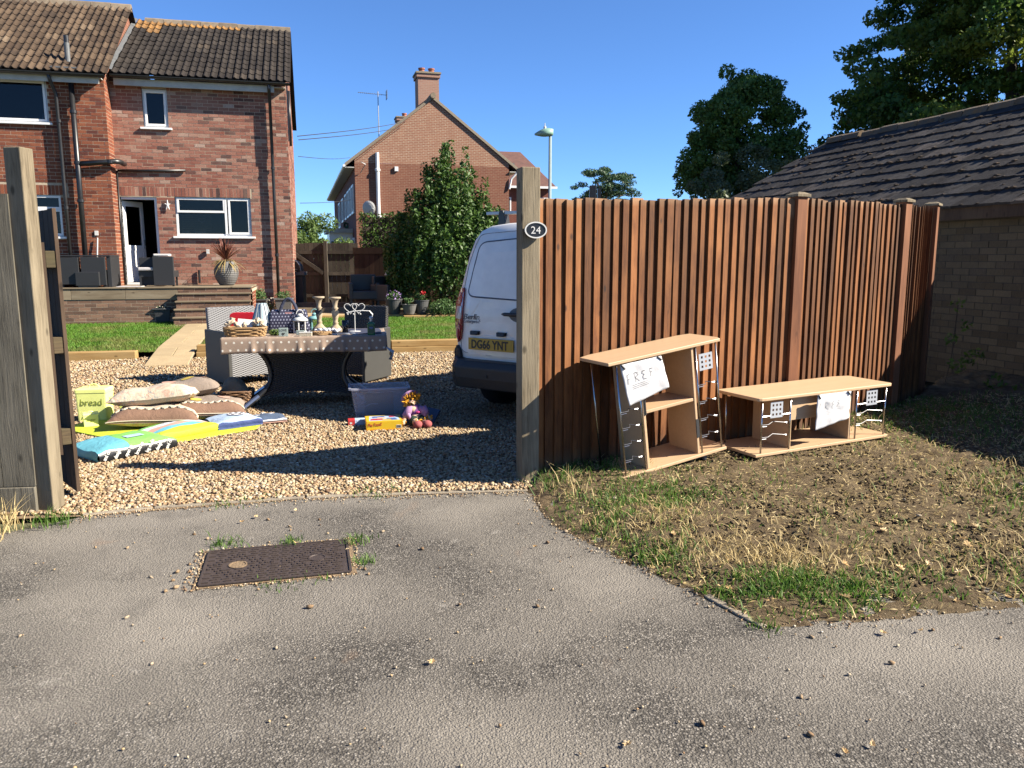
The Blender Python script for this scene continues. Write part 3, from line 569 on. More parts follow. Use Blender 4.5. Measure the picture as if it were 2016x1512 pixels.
for x, y, s in [(2.35, 4.55, .020), (3.15, 4.72, .026), (2.3, 4.28, .018), (1.1, 4.75, .016), (2.7, 4.0, .016), (.62, 4.62, .022), (3.3, 5.2, .02), (1.62, 3.34, .024), (1.5, 3.18, .017), (.48, 4.45, .02), (.42, 4.5, .014), (2.65, 5.35, .013)]:
    rock((x, y, float(vheight(x, y)) + s * .3), s, 'pale flint lying on the bare soil of the verge', 'stone', 'flints on the verge', 'concrete')
for x, y, s in [(.34, 4.36, .012), (.30, 4.44, .013), (.38, 4.30, .012), (.45, 4.18, .014), (.33, 4.50, .011), (.52, 4.02, .012)]:
    rock((x, y, .012), s, 'gravel stone strayed onto the soil at the verge edge', 'stone', 'strayed gravel stones', 'gravel')
gx_, gy_ = [], []
for a, b in zip(EDGE[3:7], EDGE[4:8]):
    k = 150; t = rng.random(k); gx_.append(a[0] + (b[0] - a[0]) * t + rng.normal(0, .02, k)); gy_.append(a[1] + (b[1] - a[1]) * t - np.abs(rng.normal(0, .05, k)))
for a, b in zip(VERGE[:13], VERGE[1:14]):
    k = 45; t = rng.random(k); gx_.append(a[0] + (b[0] - a[0]) * t + rng.normal(0, .045, k)); gy_.append(a[1] + (b[1] - a[1]) * t + rng.normal(0, .045, k))
ca_, sa_ = math.cos(R(14.5)), math.sin(R(14.5))
for k, x0, x1, y0, y1 in ((170, -.40, .40, .225, .27), (120, -.42, -.35, -.27, .26), (70, .35, .40, -.26, .26), (90, -.40, .38, -.27, -.235), (40, -.33, .33, -.2, .2)):
    x = rng.uniform(x0, x1, k); y = rng.uniform(y0, y1, k); gx_.append(-1.168 + x * ca_ - y * sa_); gy_.append(3.745 + x * sa_ + y * ca_)
k = 260; gx_.append(rng.uniform(-2.4, 2.2, k)); gy_.append(rng.uniform(1.9, 4.4, k))
gx_, gy_ = np.concatenate(gx_), np.concatenate(gy_); V, F, r = pebbles(np.stack([gx_, gy_, np.full(len(gx_), .006)], 1), .0052)
tag(link('grit', npmesh('grit', V, F, r), 'gravel'), 'scattered grit along the edges of the asphalt and round the iron cover', 'grit', None, 'stuff')
def dleaf(x, y, s, label, group, z=None):
    m = MB(); k = 9; out = []
    for i in range(k * 2): a = math.pi * i / k; rr = s * (.62 + .38 * (i % 2)) * random.uniform(.8, 1.15); out.append((rr * math.cos(a), .7 * rr * math.sin(a), .35 * s * (rr * math.cos(a) / s) ** 2 + random.uniform(0, .006)))
    m.add([(0, 0, -.002)] + out, [(0, i + 1, (i + 1) % (2 * k) + 1) for i in range(2 * k)]); o = m.obj('fallen_leaf', 'deadleaf')
    o.location = (x, y, (float(vheight(x, y)) if z is None else z) + .012); o.rotation_euler = (random.uniform(-.5, .5), random.uniform(-.5, .5), random.uniform(0, 6)); return tag(o, label, 'leaf', group)
LG = 'dry curled leaf lying on the right part of the verge'
for x, y, s in [(2.0, 4.12, .030), (1.98, 4.02, .032), (1.9, 4.06, .02), (2.42, 4.14, .03), (2.5, 4.08, .032), (2.36, 4.05, .028), (2.33, 3.88, .036), (2.30, 3.80, .03), (2.85, 4.15, .036), (2.62, 3.95, .026), (2.78, 3.86, .032), (2.72, 3.76, .030), (1.84, 3.55, .036), (2.0, 3.60, .024), (2.1, 3.52, .03), (2.9, 3.55, .03), (2.75, 3.44, .036), (2.62, 3.40, .032), (3.0, 3.44, .028), (2.4, 3.42, .024), (1.46, 3.26, .034), (1.6, 3.60, .026), (3.45, 4.2, .045), (3.25, 4.05, .034), (3.2, 3.95, .028), (2.15, 4.6, .02), (2.62, 4.75, .024), (1.05, 3.66, .02), (.85, 3.98, .022), (1.32, 3.32, .018), (1.12, 3.22, .024), (.98, 3.36, .026), (.95, 3.40, .02), (3.35, 3.62, .032), (3.5, 3.8, .03), (2.2, 3.30, .022), (1.95, 3.26, .02)]:
    dleaf(x, y, s, LG, 'fallen leaves on the verge')
for x, y, s in [(-1.5, 4.43, .018), (-1.55, 4.34, .016), (-1.0, 4.02, .02), (-1.15, 4.0, .018), (-.30, 2.75, .018), (1.02, 2.20, .016), (1.12, 2.24, .014), (.36, 2.24, .02), (-1.3, 4.55, .016), (1.5, 2.98, .022), (1.66, 3.0, .018), (-.85, 3.90, .016), (.12, 3.95, .012)]:
    dleaf(x, y, s, 'small dead leaf lying on the asphalt', 'dead leaves on the asphalt', 0)
# ---------------------------------------------------------------- fences and gate
def stain():
    b = NB('fence_board'); r = b.rnd(); v = b.coord((1, 1, .06), r); g = b.noise(v, 80, 6, .65, .6)
    big = b.noise(b.coord((1, 1, .3), r), 6, 4, .65)
    col = b.mix(b.ramp(g, [(.33, (0, 0, 0)), (.66, (1, 1, 1))]), (.20, .072, .020), (.090, .031, .011))
    col = b.mix(b.math('MULTIPLY', b.ramp(big, [(.40, (0, 0, 0)), (.66, (1, 1, 1))]), .8), col, (.30, .122, .040))
    vo = b.n('TexVoronoi'); b.put(b.coord((7, 7, 3.6), r), vo.inputs['Vector']); vo.inputs['Scale'].default_value = 1
    col = b.mix(b.ramp(vo.outputs['Distance'], [(.05, (.85, .85, .85)), (.11, (0, 0, 0))]), col, (.045, .02, .012))
    z = b.n('SeparateXYZ'); b.put(b.n('TexCoord').outputs['Object'], z.inputs[0]); zz = b.math('ADD', z.outputs[2], b.math('MULTIPLY', b.math('SUBTRACT', big, .5), .10))
    col = b.mix(b.ramp(zz, [(.0, (.75, .75, .75)), (.16, (0, 0, 0))]), col, (.17, .125, .08))
    col = b.mix(b.ramp(b.math('SUBTRACT', zz, 1.0), [(.80, (0, 0, 0)), (.85, (.8, .8, .8))]), col, (.30, .18, .10))
    hs = b.n('HueSaturation'); b.put(col, hs.inputs['Color']); b.put(b.math('MULTIPLY_ADD', r, .9, .48), hs.inputs['Value'])
    return b.fin(hs.outputs[0], .75, b.bump(g, .7, .005), Specular_IOR_Level=.25)
MT['fence_board'] = stain()
FN = thing('board_fence', (0, 0, 0), 0, 'tall red-brown feather-edge board fence running from the numbered post to the garage', 'fence')
def feather(name, w_, h, tk=.030, thin=.005):
    me = MB().prismz([(0, -tk), (w_, -thin), (w_, 0), (0, 0)], 0, h).mesh(name); me.materials.append(MT['fence_board']); return me
FB = [feather('board', .098 + .004 * i, 1.845 + .006 * i, (.027 + .002 * i)) for i in range(4)]
NODES = [(.2, 5.25, .05, 1.892), (2.19, 6.17, .10, 1.955), (3.42, 7.03, .13, 1.975), (4.07, 7.78, .15, 1.995)]
for s_, (a, b) in enumerate(zip(NODES[:-1], NODES[1:])):
    L = math.hypot(b[0] - a[0], b[1] - a[1]); ang = math.atan2(b[1] - a[1], b[0] - a[0]); u = np.array([math.cos(ang), math.sin(ang)])
    x0, x1 = (-.06, L - .06) if s_ == 0 else (.06, L - .05); n = int((x1 - x0) / .072)
    for i in range(n):
        t = (x0 + (i) * (x1 - x0) / n); p_ = np.array(a[:2]) + u * t; zt = a[3] + (b[3] - a[3]) * t / L
        o = inst('board', FB[random.randrange(4)], FN, (p_[0], p_[1], zt - 1.855 + random.uniform(-.003, .003)), (random.uniform(-.003, .003), random.uniform(-.0025, .0025), ang + random.uniform(-.02, .015)))
    for z in (.35, 1.0, 1.65):
        m = MB(); m.T = Matrix.Translation((a[0], a[1], a[2] + z)) @ Matrix.Rotation(ang, 4, 'Z'); m.box(0, L, .004, .05, -.04, .04); m.obj('rail', 'fence', FN)
    if s_ < 3:
        m = MB(); m.T = Matrix.Translation((b[0], b[1], 0)) @ Matrix.Rotation(ang, 4, 'Z'); w2 = .048
        if s_ == 2: w2 = .04
        m.box(-w2, w2, -.05, .05, 0, b[3] + .015); po = m.obj('fence_post', 'fence', FN, bevel=.003)
        m = MB(); m.T = Matrix.Translation((b[0], b[1], b[3] + .015)) @ Matrix.Rotation(ang, 4, 'Z'); q = .066
        m.add([(-q, -q, 0), (q, -q, 0), (q, q, 0), (-q, q, 0), (-q, -q, .018), (q, -q, .018), (q, q, .018), (-q, q, .018), (-.03, -.03, .036), (.03, -.03, .036), (.03, .03, .036), (-.03, .03, .036)], [(0, 3, 2, 1), (0, 1, 5, 4), (1, 2, 6, 5), (2, 3, 7, 6), (3, 0, 4, 7), (4, 5, 9, 8), (5, 6, 10, 9), (6, 7, 11, 10), (7, 4, 8, 11), (8, 9, 10, 11)])
        m.obj('post_cap', 'post_grey', FN)
        if s_ == 0:  # wide cover board against the post
            m = MB(); m.T = Matrix.Translation((b[0], b[1], 0)) @ Matrix.Rotation(ang, 4, 'Z'); m.box(-.15, -.052, -.022, -.004, .12, b[3] - .01); m.obj('cover_board', 'fence_board', FN)
GPO = tag(MB().box(-.0625, .0625, -.0625, .0625, -.05, 2.08).obj('gate_post', 'post_grey', None, bevel=.006), 'tall weathered grey timber gate post carrying the house number', 'post', 'gate posts'); GPO.location = (.105, 5.215, 0); GPO.rotation_euler = (0, 0, R(16))
SG = thing('number_sign', (.152, 5.128, 1.685), 16, 'black oval house number plate reading 24 with white rim', 'sign')
ovl = lambda a, b, y0, y1, n=36: [[(a * math.cos(2 * math.pi * k / n), y, b * math.sin(2 * math.pi * k / n)) for k in range(n)] for y in (y0, y1)]
MB().loft(ovl(.074, .052, .012, 0)).obj('plate', 'sign_black', SG, bevel=.002)
rm = MB(); n = 36; rings = [[(a * math.cos(2 * math.pi * k / n), y, b * math.sin(2 * math.pi * k / n)) for k in range(n)] for a, b, y in ((.074, .052, .001), (.0745, .0525, -.005), (.066, .0445, -.005), (.066, .0445, .001))]
rm.loft(rings, True, False, False).obj('rim', 'sign_white', SG)
text('numerals', '24', .066, 'sign_white', SG, (0, -.001, -.023), (R(90), 0, 0), .002, 'CENTER', 0, 1.05)
# left post, board fence and the opened gate behind it
LP = tag(MB().box(-.052, .052, -.052, .052, -.05, 2.12).obj('gate_post', 'post_grey', None, bevel=.006), 'tall weathered grey timber gate post at the left picture edge', 'post', 'gate posts'); LP.location = (-2.782, 4.585, 0); LP.rotation_euler = (0, 0, R(-7))
LF = thing('grey_fence', (-2.836, 4.56, 0), 187, 'grey weathered close-boarded fence at the left picture edge', 'fence')
xx = 0.0
for i in range(9):
    wd = random.uniform(.165, .18); MB().prismz([(xx, .012), (xx + wd - .004, .022), (xx + wd - .004, .034), (xx, .034)], .17, 1.865 + random.uniform(-.006, .004)).obj('board', 'grey_board', LF); xx += wd
MB().box(-.0, xx, .020, .048, -.02, .165).obj('gravel_board', 'grey_board', LF, bevel=.004)
for z in (.45, 1.0, 1.6): MB().box(0, xx, -.03, .010, z, z + .08).obj('rail', 'grey_board', LF)
GT = thing('side_gate', (-2.745, 4.80, 0), 133, 'dark brown boarded gate standing open behind the left post', 'gate')
for i in range(9): MB().box(i * .112, i * .112 + .109, -.022, .0, .05, 1.80 + random.uniform(-.004, .004)).obj('board', 'dark_board', GT, bevel=.002)
for z in (.36, .93, 1.45): MB().box(.006, 1.0, .0, .055, z, z + .10).obj('rail', 'rail', GT, bevel=.003)
MB().box(.006, .03, .055, .075, .3, 1.6).obj('batten', 'dark_board', GT)

# ---------------------------------------------------------------- brick walls
def unit_brick(): 
    m = MB(); m.add([(-.5, -.005, -.0325), (.5, -.005, -.0325), (.5, -.005, .0325), (-.5, -.005, .0325), (-.5, 0, -.0325), (.5, 0, -.0325), (.5, 0, .0325), (-.5, 0, .0325)], [(0, 1, 2, 3), (0, 4, 5, 1), (1, 5, 6, 2), (2, 6, 7, 3), (3, 7, 4, 0)]); return m.mesh('brick')
def brick_wall(name, parent, x0, x1, z0, z1, openings, bm, mm, single=None, T=None, cap=300, course=.075, length=.225):
    """wall face in the local xz plane looking to -y; bricks proud of a mortar backing with real openings"""
    T = T or Matrix.Identity(4); wall = MB(); wall.T = T
    xs = sorted({x0, x1, *[min(max(v, x0), x1) for o in openings for v in o[:2]]}); zs = sorted({z0, z1, *[min(max(v, z0), z1) for o in openings for v in o[2:4]]})
    for a, b in zip(xs[:-1], xs[1:]):
        for c, d in zip(zs[:-1], zs[1:]):
            mx, mz = (a + b) / 2, (c + d) / 2
            if not any(o[0] < mx < o[1] and o[2] < mz < o[3] and (len(o) < 5) for o in openings): wall.quad((a, -.002, c), (b, -.002, c), (b, -.002, d), (a, -.002, d))
    W = wall.obj(name, mm, parent); me = unit_brick(); me.materials.append(MT[bm]); rest = MB(); rest.T = T; cnt = 0; q = T.to_quaternion().to_euler()
    for i in range(int((z1 - z0) / course)):
        zc = z0 + (i + .5) * course; x = x0 - (length / 2 if i % 2 else 0)
        while x < x1:
            segs = [(max(x + .005, x0), min(x + length - .005, x1))]
            for o in openings:
                if o[2] - .03 < zc < o[3] + .03:
                    ns = []
                    for a, b in segs:
                        if b <= o[0] or a >= o[1]: ns.append((a, b))
                        else: ns += [(a, o[0])] if a < o[0] else []; ns += [(o[1], b)] if b > o[1] else []
                    segs = ns
            for a, b in segs:
                if b - a < .03: continue
                dy = random.uniform(-.0018, .0012); L = b - a
                if single and cnt < cap and single((a + b) / 2, zc): inst('brick', me, W, T @ Vector(((a + b) / 2, dy, zc)), q, (L, 1, 1)); cnt += 1
                else:
                    y = -.005 + dy; rest.add([(a, y, zc - .0325), (b, y, zc - .0325), (b, y, zc + .0325), (a, y, zc + .0325), (a, 0, zc - .0325), (b, 0, zc - .0325), (b, 0, zc + .0325), (a, 0, zc + .0325)], [(0, 1, 2, 3), (0, 4, 5, 1), (1, 5, 6, 2), (2, 6, 7, 3), (3, 7, 4, 0)], random.random())
            x += length
    if rest.v: tag(rest.obj('brickwork', bm, W), kind='stuff')
    return W
def soldiers(name, parent, x0, x1, z0, z1, bm, y=0.):
    W = MB().quad((x0, y - .0025, z0), (x1, y - .0025, z0), (x1, y - .0025, z1), (x0, y - .0025, z1)).obj(name, 'mortar', parent); me = unit_brick(); me.materials.append(MT[bm]); x = x0
    while x + .06 < x1: inst('brick', me, W, (x + .0375, y + random.uniform(-.003, .002), (z0 + z1) / 2), (0, R(90), 0), (z1 - z0 - .01, 1, 1)); x += .075

# ---------------------------------------------------------------- garage on the right
GA = thing('garage', (3.42, 14.64, 0), -73.5, 'low brick garage with a mossy dark tiled roof behind the fence', 'garage')
brick_wall('wall', GA, 4.3, 10.5, .05, 1.98, [], 'brick_buff', 'mortar_buff', lambda x, z: 5.6 < x < 7.5 and z > .2)
MB().box(0, 4.29, 0, .2, 0, 1.98).box(.0, 10.5, 5.6, 5.8, 0, 1.98).box(-.002, .2, .2, 5.6, 0, 1.98).box(10.3, 10.5, .2, 5.6, 0, 1.98).obj('far_wall', 'brick_brown', GA)
MB().box(0, 10.5, .0, .15, 1.985, 2.0).box(.0, 10.5, -.20, -.175, 1.93, 2.09).box(0, 10.5, -.174, -.002, 1.985, 1.998).obj('fascia', 'dark_board', GA)
RIS = math.atan2(1.62, 3.02)
ro = MB(); ro.add([(-.1, -.2, 2.07), (10.6, -.2, 2.07), (10.6, 2.82, 3.69), (-.1, 2.82, 3.69), (10.6, 5.84, 2.07), (-.1, 5.84, 2.07)], [(0, 1, 2, 3), (3, 2, 4, 5)]); RO = ro.obj('roof', 'charcoal', GA)
def slate():
    m = MB(); k = 7; top = [(i / k * .372, -.012 * random.random() - (.010 if i in (0, k) else 0)) for i in range(k + 1)]
    lo = [(x, d, .030 + random.uniform(-.004, .004)) for x, d in top]; V = [(x, d, h) for x, d, h in lo] + [(x, .40, .012) for x, d, h in lo] + [(x, d, 0) for x, d, h in lo]
    n = k + 1; return m.add(V, [(i, i + 1, n + i + 1, n + i) for i in range(k)] + [(2 * n + i, 2 * n + i + 1, i + 1, i) for i in range(k)] + [(2 * n, 0, n), (2 * n + k, n + k, k)]).mesh('roof_tile')
SLM = [slate() for _ in range(5)]
for q in SLM: q.materials.append(MT['tile_garage'])
nrow = 10; sl = math.hypot(1.62, 3.02); gau = sl / nrow
for i in range(nrow):
    for j in range(29):
        x = -.12 + j * .376 - (.19 if i % 2 else 0)
        if x > 10.2: continue
        d = i * gau - .03; inst('roof_tile', random.choice(SLM), RO, (x, -.2 + d * math.cos(RIS), 2.075 + d * math.sin(RIS)), (RIS + random.uniform(-.012, .012), random.uniform(-.008, .008), random.uniform(-.006, .006)))
mo = MB()
for _ in range(420):
    i = random.randrange(nrow); x = random.uniform(-.1, 8.5); d = i * gau - .03 + random.choice((0, 0, random.uniform(0, .3))); s = random.uniform(.008, .032)
    mo.ell((x, -.2 + d * math.cos(RIS), 2.105 + d * math.sin(RIS)), (s * 1.9, s * 1.3, s * .6), 6, 4, random.random())
tag(mo.obj('moss', 'moss', RO), kind='stuff')
rt = MB().prismx([(2.70, 3.66), (2.74, 3.755), (2.82, 3.79), (2.90, 3.755), (2.94, 3.66)], 0, .43).mesh('ridge_tile'); rt.materials.append(MT['ridge_g'])
for j in range(24): inst('ridge_tile', rt, RO, (-.12 + j * .447, 0, random.uniform(-.006, .006)), (random.uniform(-.004, .004), random.uniform(-.006, .006), 0))
brp = thing('climbing_plant', (4.40, 7.95, 0), 0, 'dark leafy weed growing up the shaded garage wall beside the fence end', 'plant')
C, N_ = lobes_points([(.05, -.05, 1.05), (.12, -.1, .85), (.2, -.2, .55), (.1, -.1, .45), (.35, -.3, .3), (.05, 0, .7), (.5, -.5, .25)], [.08, .07, .10, .10, .10, .08, .10], 200); leaves('foliage', C, .055, 'leaf_dark', brp)
MB().tube([(0, 0, .1), (.05, -.03, .5), (.06, -.05, 1.05)], .006, 5).obj('stem', 'bark', brp)

# ---------------------------------------------------------------- the house
HS = thing('brick_house', (-5.25, 19.1, 0), 14, 'red brick house with tiled roof, open white door and terrace, at the left', 'house')
EO = [(-3.10, -2.58, 4.43, 5.26), (-3.76, -2.94, .92, 2.90), (-2.56, -.90, 2.03, 2.92), (-3.76, -.86, 2.915, 3.125, 1)]
WE = brick_wall('extension_wall', HS, -3.75, 0, .05, 5.45, EO, 'brick_new', 'mortar', lambda x, z: 3.1 < z < 4.85 and x > -2.95)
soldiers('soldier_course', HS, -3.75, -.87, 2.915, 3.125, 'brick_new')
MO = [(-6.7, -4.87, 4.37, 5.25), (-6.3, -4.78, 1.99, 2.87), (-6.45, -4.62, 2.87, 3.08, 1)]
brick_wall('main_wall', HS, -9.0, -3.75, .05, 5.3, MO, 'brick_old', 'mortar', lambda x, z: x > -5.1 and .95 < z < 4.4, Matrix.Translation((0, -.5, 0)))
me_ = soldiers('soldier_course', HS, -6.45, -4.62, 2.87, 3.08, 'brick_old', -.5)
brick_wall('wall_return', HS, 0, .498, .05, 5.3, [], 'brick_old', 'mortar', lambda x, z: True, Matrix.Translation((-3.75, -.5, 0)) @ Matrix.Rotation(R(90), 4, 'Z'), 160)
brick_wall('gable_wall', HS, 0, 6.5, .05, 5.45, [], 'brick_new', 'mortar', lambda x, z: x < .7, Matrix.Translation((0, 0, 0)) @ Matrix.Rotation(R(90), 4, 'Z'), 120)
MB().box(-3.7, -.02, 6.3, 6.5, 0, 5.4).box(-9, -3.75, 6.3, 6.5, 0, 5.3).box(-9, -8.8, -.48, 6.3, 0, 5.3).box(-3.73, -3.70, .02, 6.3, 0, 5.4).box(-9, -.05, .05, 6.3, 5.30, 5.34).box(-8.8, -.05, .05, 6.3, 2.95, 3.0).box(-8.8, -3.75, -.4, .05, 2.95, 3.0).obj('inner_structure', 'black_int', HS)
MB().add([(.0, -.0, 5.45), (0, 3.28, 7.42), (0, 6.5, 5.45)], [(0, 1, 2)]).add([(-3.75, -.5, 5.3), (-3.75, 2.41, 7.5), (-3.75, 6.2, 5.3)], [(0, 1, 2)]).obj('gable_triangle', 'brick_far_lo', HS)
def pantile(w_=.30, gauge=.345, roll=.030):
    m = MB(); k = 12; pr = []
    for i in range(k + 1):
        u = i / k; ph = (u * 2) % 1; pr.append((u * w_, roll * max(0, math.sin(math.pi * min(ph / .55, 1))) if i < k else 0))
    V = [(x, 0, z + .020) for x, z in pr] + [(x, gauge + .05, z + .004) for x, z in pr] + [(x, 0, z * .9 - .004) for x, z in pr]; n = k + 1
    return m.add(V, [(i, i + 1, n + i + 1, n + i) for i in range(k)] + [(2 * n + i, 2 * n + i + 1, i + 1, i) for i in range(k)] + [(0, n, 2 * n), (k, 2 * n + k, n + k)]).mesh('roof_tile')
def tiled(name, x0, x1, ye, ze, pitch, yr, m, roll, seed):
    pz = ze + math.tan(pitch) * (yr - ye); R_ = MB().add([(x0, ye, ze), (x1, ye, ze), (x1, yr, pz), (x0, yr, pz), (x1, 2 * yr - ye, ze), (x0, 2 * yr - ye, ze)], [(0, 1, 2, 3), (3, 2, 4, 5)]).obj(name, 'tile_ext', HS)
    me = pantile(.30, .335, roll); me.materials.append(MT[m]); sl = (yr - ye) / math.cos(pitch); n = round(sl / .335); ga = sl / n; nc = int((x1 - x0) / .302)
    for i in range(n):
        for j in range(nc):
            d = i * ga - .02; lich = m == 'tile_ext' and ((i == n - 1 and j > 3 and random.random() < .8) or (i > n - 4 and j > nc - 3 and random.random() < .7))
            inst('roof_tile', me, R_, (x1 - (j + 1) * (x1 - x0) / nc, ye + d * math.cos(pitch), ze + .01 + d * math.sin(pitch) + random.uniform(-.003, .003)), (pitch + random.uniform(-.008, .008), random.uniform(-.006, .006), 0), (1, 1, 1), MT['tile_lichen'] if lich else None)
    rt = MB().prismx([(-.13, -.07), (-.09, .05), (0, .095), (.09, .05), (.13, -.07)], 0, .44).mesh('ridge_tile'); rt.materials.append(MT['ridge'])
    for j in range(int((x1 - x0) / .45)): inst('ridge_tile', rt, R_, (x1 - (j + 1) * .45, yr, pz + random.uniform(-.006, .006)), (0, random.uniform(-.006, .006), 0))
    return R_
RE = tiled('extension_roof', -3.66, .12, -.25, 5.50, R(30), 3.28, 'tile_ext', .034, 1)
RM = tiled('main_roof', -9.1, -3.62, -.75, 5.38, R(35), 2.41, 'tile_main', .045, 2)
# lead flashing on the abutment, verge mortar, vent pipe
fl = MB()
for i in range(12): d = i * .33; a_ = (-.27 + d * .866, 5.545 + d * .5); b_ = (-.27 + (d + .325) * .866, 5.545 + (d + .325) * .5); fl.add([(-3.72, a_[0], a_[1] + .06), (-3.62 - .02 * (i % 2), a_[0], a_[1] + .03), (-3.63, b_[0], b_[1] + .03), (-3.72, b_[0], b_[1] + .06)], [(0, 1, 2, 3)])
fl.obj('lead_flashing', 'lead', RE)
vp = MB().tube([(-4.45, -.35, 5.66), (-4.45, -.35, 6.05)], .055, 12).obj('vent_pipe', 'lead', RM); MB().tube([(-4.45, -.35, 6.05), (-4.45, -.35, 6.2)], .05, 12).obj('cowl', 'black_pl', vp)
MB().box(-4.72, -4.18, -.68, -.25, 5.47, 5.50).obj('lead_slate', 'lead', RM).rotation_euler = (0, 0, 0)
# gutters, fascias, pipes
def gutter(x0, x1, y, z, name='gutter'):
    rings = [[(x, y + .058 * math.cos(a), z + .058 * math.sin(a)) for a in [math.pi + math.pi * k / 8 for k in range(9)]] + [(x, y + .050 * math.cos(a), z + .05 * math.sin(a)) for a in [2 * math.pi - math.pi * k / 8 for k in range(9)]] for x in (x0, x1)]
    return MB().loft(rings).obj(name, 'black_pl', HS)
gutter(-3.66, .10, -.30, 5.47); gutter(-9, -3.66, -.80, 5.35)
MB().box(-3.62, -.25, -.20, -.17, 5.27, 5.42).box(-3.62, -.0, -.168, -.012, 5.38, 5.40).obj('fascia', 'upvc_old', HS)
MB().box(-9, -3.80, -.70, -.67, 5.18, 5.33).box(-9, -3.76, -.668, -.514, 5.29, 5.31).obj('fascia', 'upvc_old', HS)
def pipe(pts, r, name='downpipe', clips=()):
    o = MB().tube(pts, r, 12).obj(name, 'black_pl', HS, smooth=True)
    for c in clips: MB().lathe([(r * 1.15, -.035), (r * 1.3, -.03), (r * 1.3, .03), (r * 1.15, .035)], 12, c).obj('collar', 'black_pl', o)
    return o
pipe([(-.36, -.30, 5.42), (-.36, -.24, 5.3), (-.36, -.10, 5.12), (-.36, -.09, 3), (-.36, -.09, .25)], .036, 'downpipe', [(-.36, -.09, 3.6), (-.36, -.09, 1.6)])
pipe([(-4.74, -.79, 5.32), (-4.73, -.72, 5.2), (-4.67, -.60, 4.95), (-4.66, -.60, 3), (-4.66, -.60, .92)], .036, 'downpipe', [(-4.66, -.6, 4.4), (-4.66, -.6, 2.6)])
pipe([(-4.36, -.62, 5.22), (-4.36, -.62, .92)], .055, 'soil_pipe', [(-4.36, -.62, 4.6), (-4.36, -.62, 2.75), (-4.36, -.62, 3.55)])
pipe([(-4.32, -.62, 3.53), (-3.62, -.60, 3.60), (-3.54, -.5, 3.60), (-3.54, -.1, 3.60)], .055, 'waste_branch', [(-3.72, -.6, 3.59)])
pipe([(-3.70, -.05, 3.46), (-2.28, -.05, 3.50)], .028, 'waste_pipe'); pipe([(-3.72, -.04, 3.46), (-3.72, -.04, .92)], .018, 'cable_pipe')
MB().box(.02, .05, -.30, -.2, 4.2, 5.44).obj('alarm_cable', 'black_pl', HS); pipe([(.06, .2, 5.4), (.06, .2, 4.15)], .03, 'downpipe')
# windows and door
def window(x0, x1, z0, z1, y, lights, sill=True, blind=False, inner=True):
    """lights: list of (x0,x1,z0,z1) glazed panes in fractions of the frame"""
    w_, h = x1 - x0, z1 - z0; F = MB(); t = .055
    W = MB().box(x0, x1, y + .02, y + .075, z0, z0 + t).box(x0, x1, y + .02, y + .075, z1 - t, z1).box(x0, x0 + t, y + .02, y + .075, z0 + t, z1 - t).box(x1 - t, x1, y + .02, y + .075, z0 + t, z1 - t).obj('window', 'upvc', HS, bevel=.004)
    for (a, b, c, d) in lights:
        A, B, Cc, D = x0 + a * w_, x0 + b * w_, z0 + c * h, z0 + d * h; s = .05
        MB().box(A, B, y + .0, y + .065, Cc, Cc + s).box(A, B, y, y + .065, D - s, D).box(A, A + s, y, y + .065, Cc + s, D - s).box(B - s, B, y, y + .065, Cc + s, D - s).obj('casement', 'upvc', W, bevel=.005)
        MB().box(A + s, B - s, y + .03, y + .036, Cc + s, D - s).obj('pane', 'glass', W)
    if sill: MB().box(x0 - .07, x1 + .07, y - .09, y + .03, z0 - .05, z0 - .004).obj('sill', 'upvc', W, bevel=.006)
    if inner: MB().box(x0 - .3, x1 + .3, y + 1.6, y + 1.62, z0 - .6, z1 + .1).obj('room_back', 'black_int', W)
    if blind:
        for (a, b) in ((x0 + .1, x0 + .75), (x0 + 1.05, x1 - .55)):
            for k in range(9): MB().box(a, b, y + .16, y + .17, z0 + .12 + k * .042, z0 + .15 + k * .042).obj('blind_slat', 'blind', W)
    return W
window(-3.10, -2.58, 4.43, 5.26, 0.02, [(.06, .94, .04, .96)])
WK = window(-2.56, -.90, 2.03, 2.92, 0.02, [(.02, .655, .60, .98), (.69, .98, .05, .97)], blind=True)
MB().box(-2.52, -1.47, .045, .052, 2.09, 2.55).obj('pane', 'glass', WK); MB().box(-1.49, -1.44, .02, .08, 2.08, 2.87).obj('mullion', 'upvc', WK)
hm = [( .075 * (math.sin(t) ** 3), .012 * (5 * math.cos(t) - 2 * math.cos(2 * t) - math.cos(3 * t)) * .75) for t in [2 * math.pi * k / 24 for k in range(25)]]
MB().tube([(-2.01 + x, .10, 2.40 + z) for x, z in hm], .010, 6).obj('hanging_heart', 'white_paint', WK)
MB().box(-2.45, -2.30, .11, .13, 2.08, 2.16).box(-2.2, -1.95, .25, .27, 2.09, 2.2).obj('window_ornament', 'card_white', WK)
WM = window(-6.70, -4.87, 4.37, 5.25, -.48, [(.02, .40, .03, .97), (.40, .98, .03, .97)])
for x, s in ((-5.36, .05), (-5.02, .09)): MB().add([(x, -.36, 4.43), (x + s * .7, -.36, 4.43), (x + s * .1, -.36, 4.43 + s * 2), (x - s * .5, -.36, 4.43)], [(0, 1, 2), (3, 0, 2)]).obj('model_boat', 'sky_cloth', WM)
window(-6.3, -4.78, 1.99, 2.87, -.48, [(.0, .45, .02, .98), (.45, 1, .66, .99), (.45, 1, .02, .66)])
DR = MB().box(-3.76, -3.70, .03, .10, .92, 2.9).box(-3.0, -2.94, .03, .10, .92, 2.9).box(-3.70, -3.0, .03, .10, 2.84, 2.9).box(-3.70, -3.0, .03, .12, .92, .97).obj('door_frame', 'upvc', HS, bevel=.005)
DL = MB(); DL.T = Matrix.Translation((-3.69, .10, 0)) @ Matrix.Rotation(R(62), 4, 'Z'); dl = DL
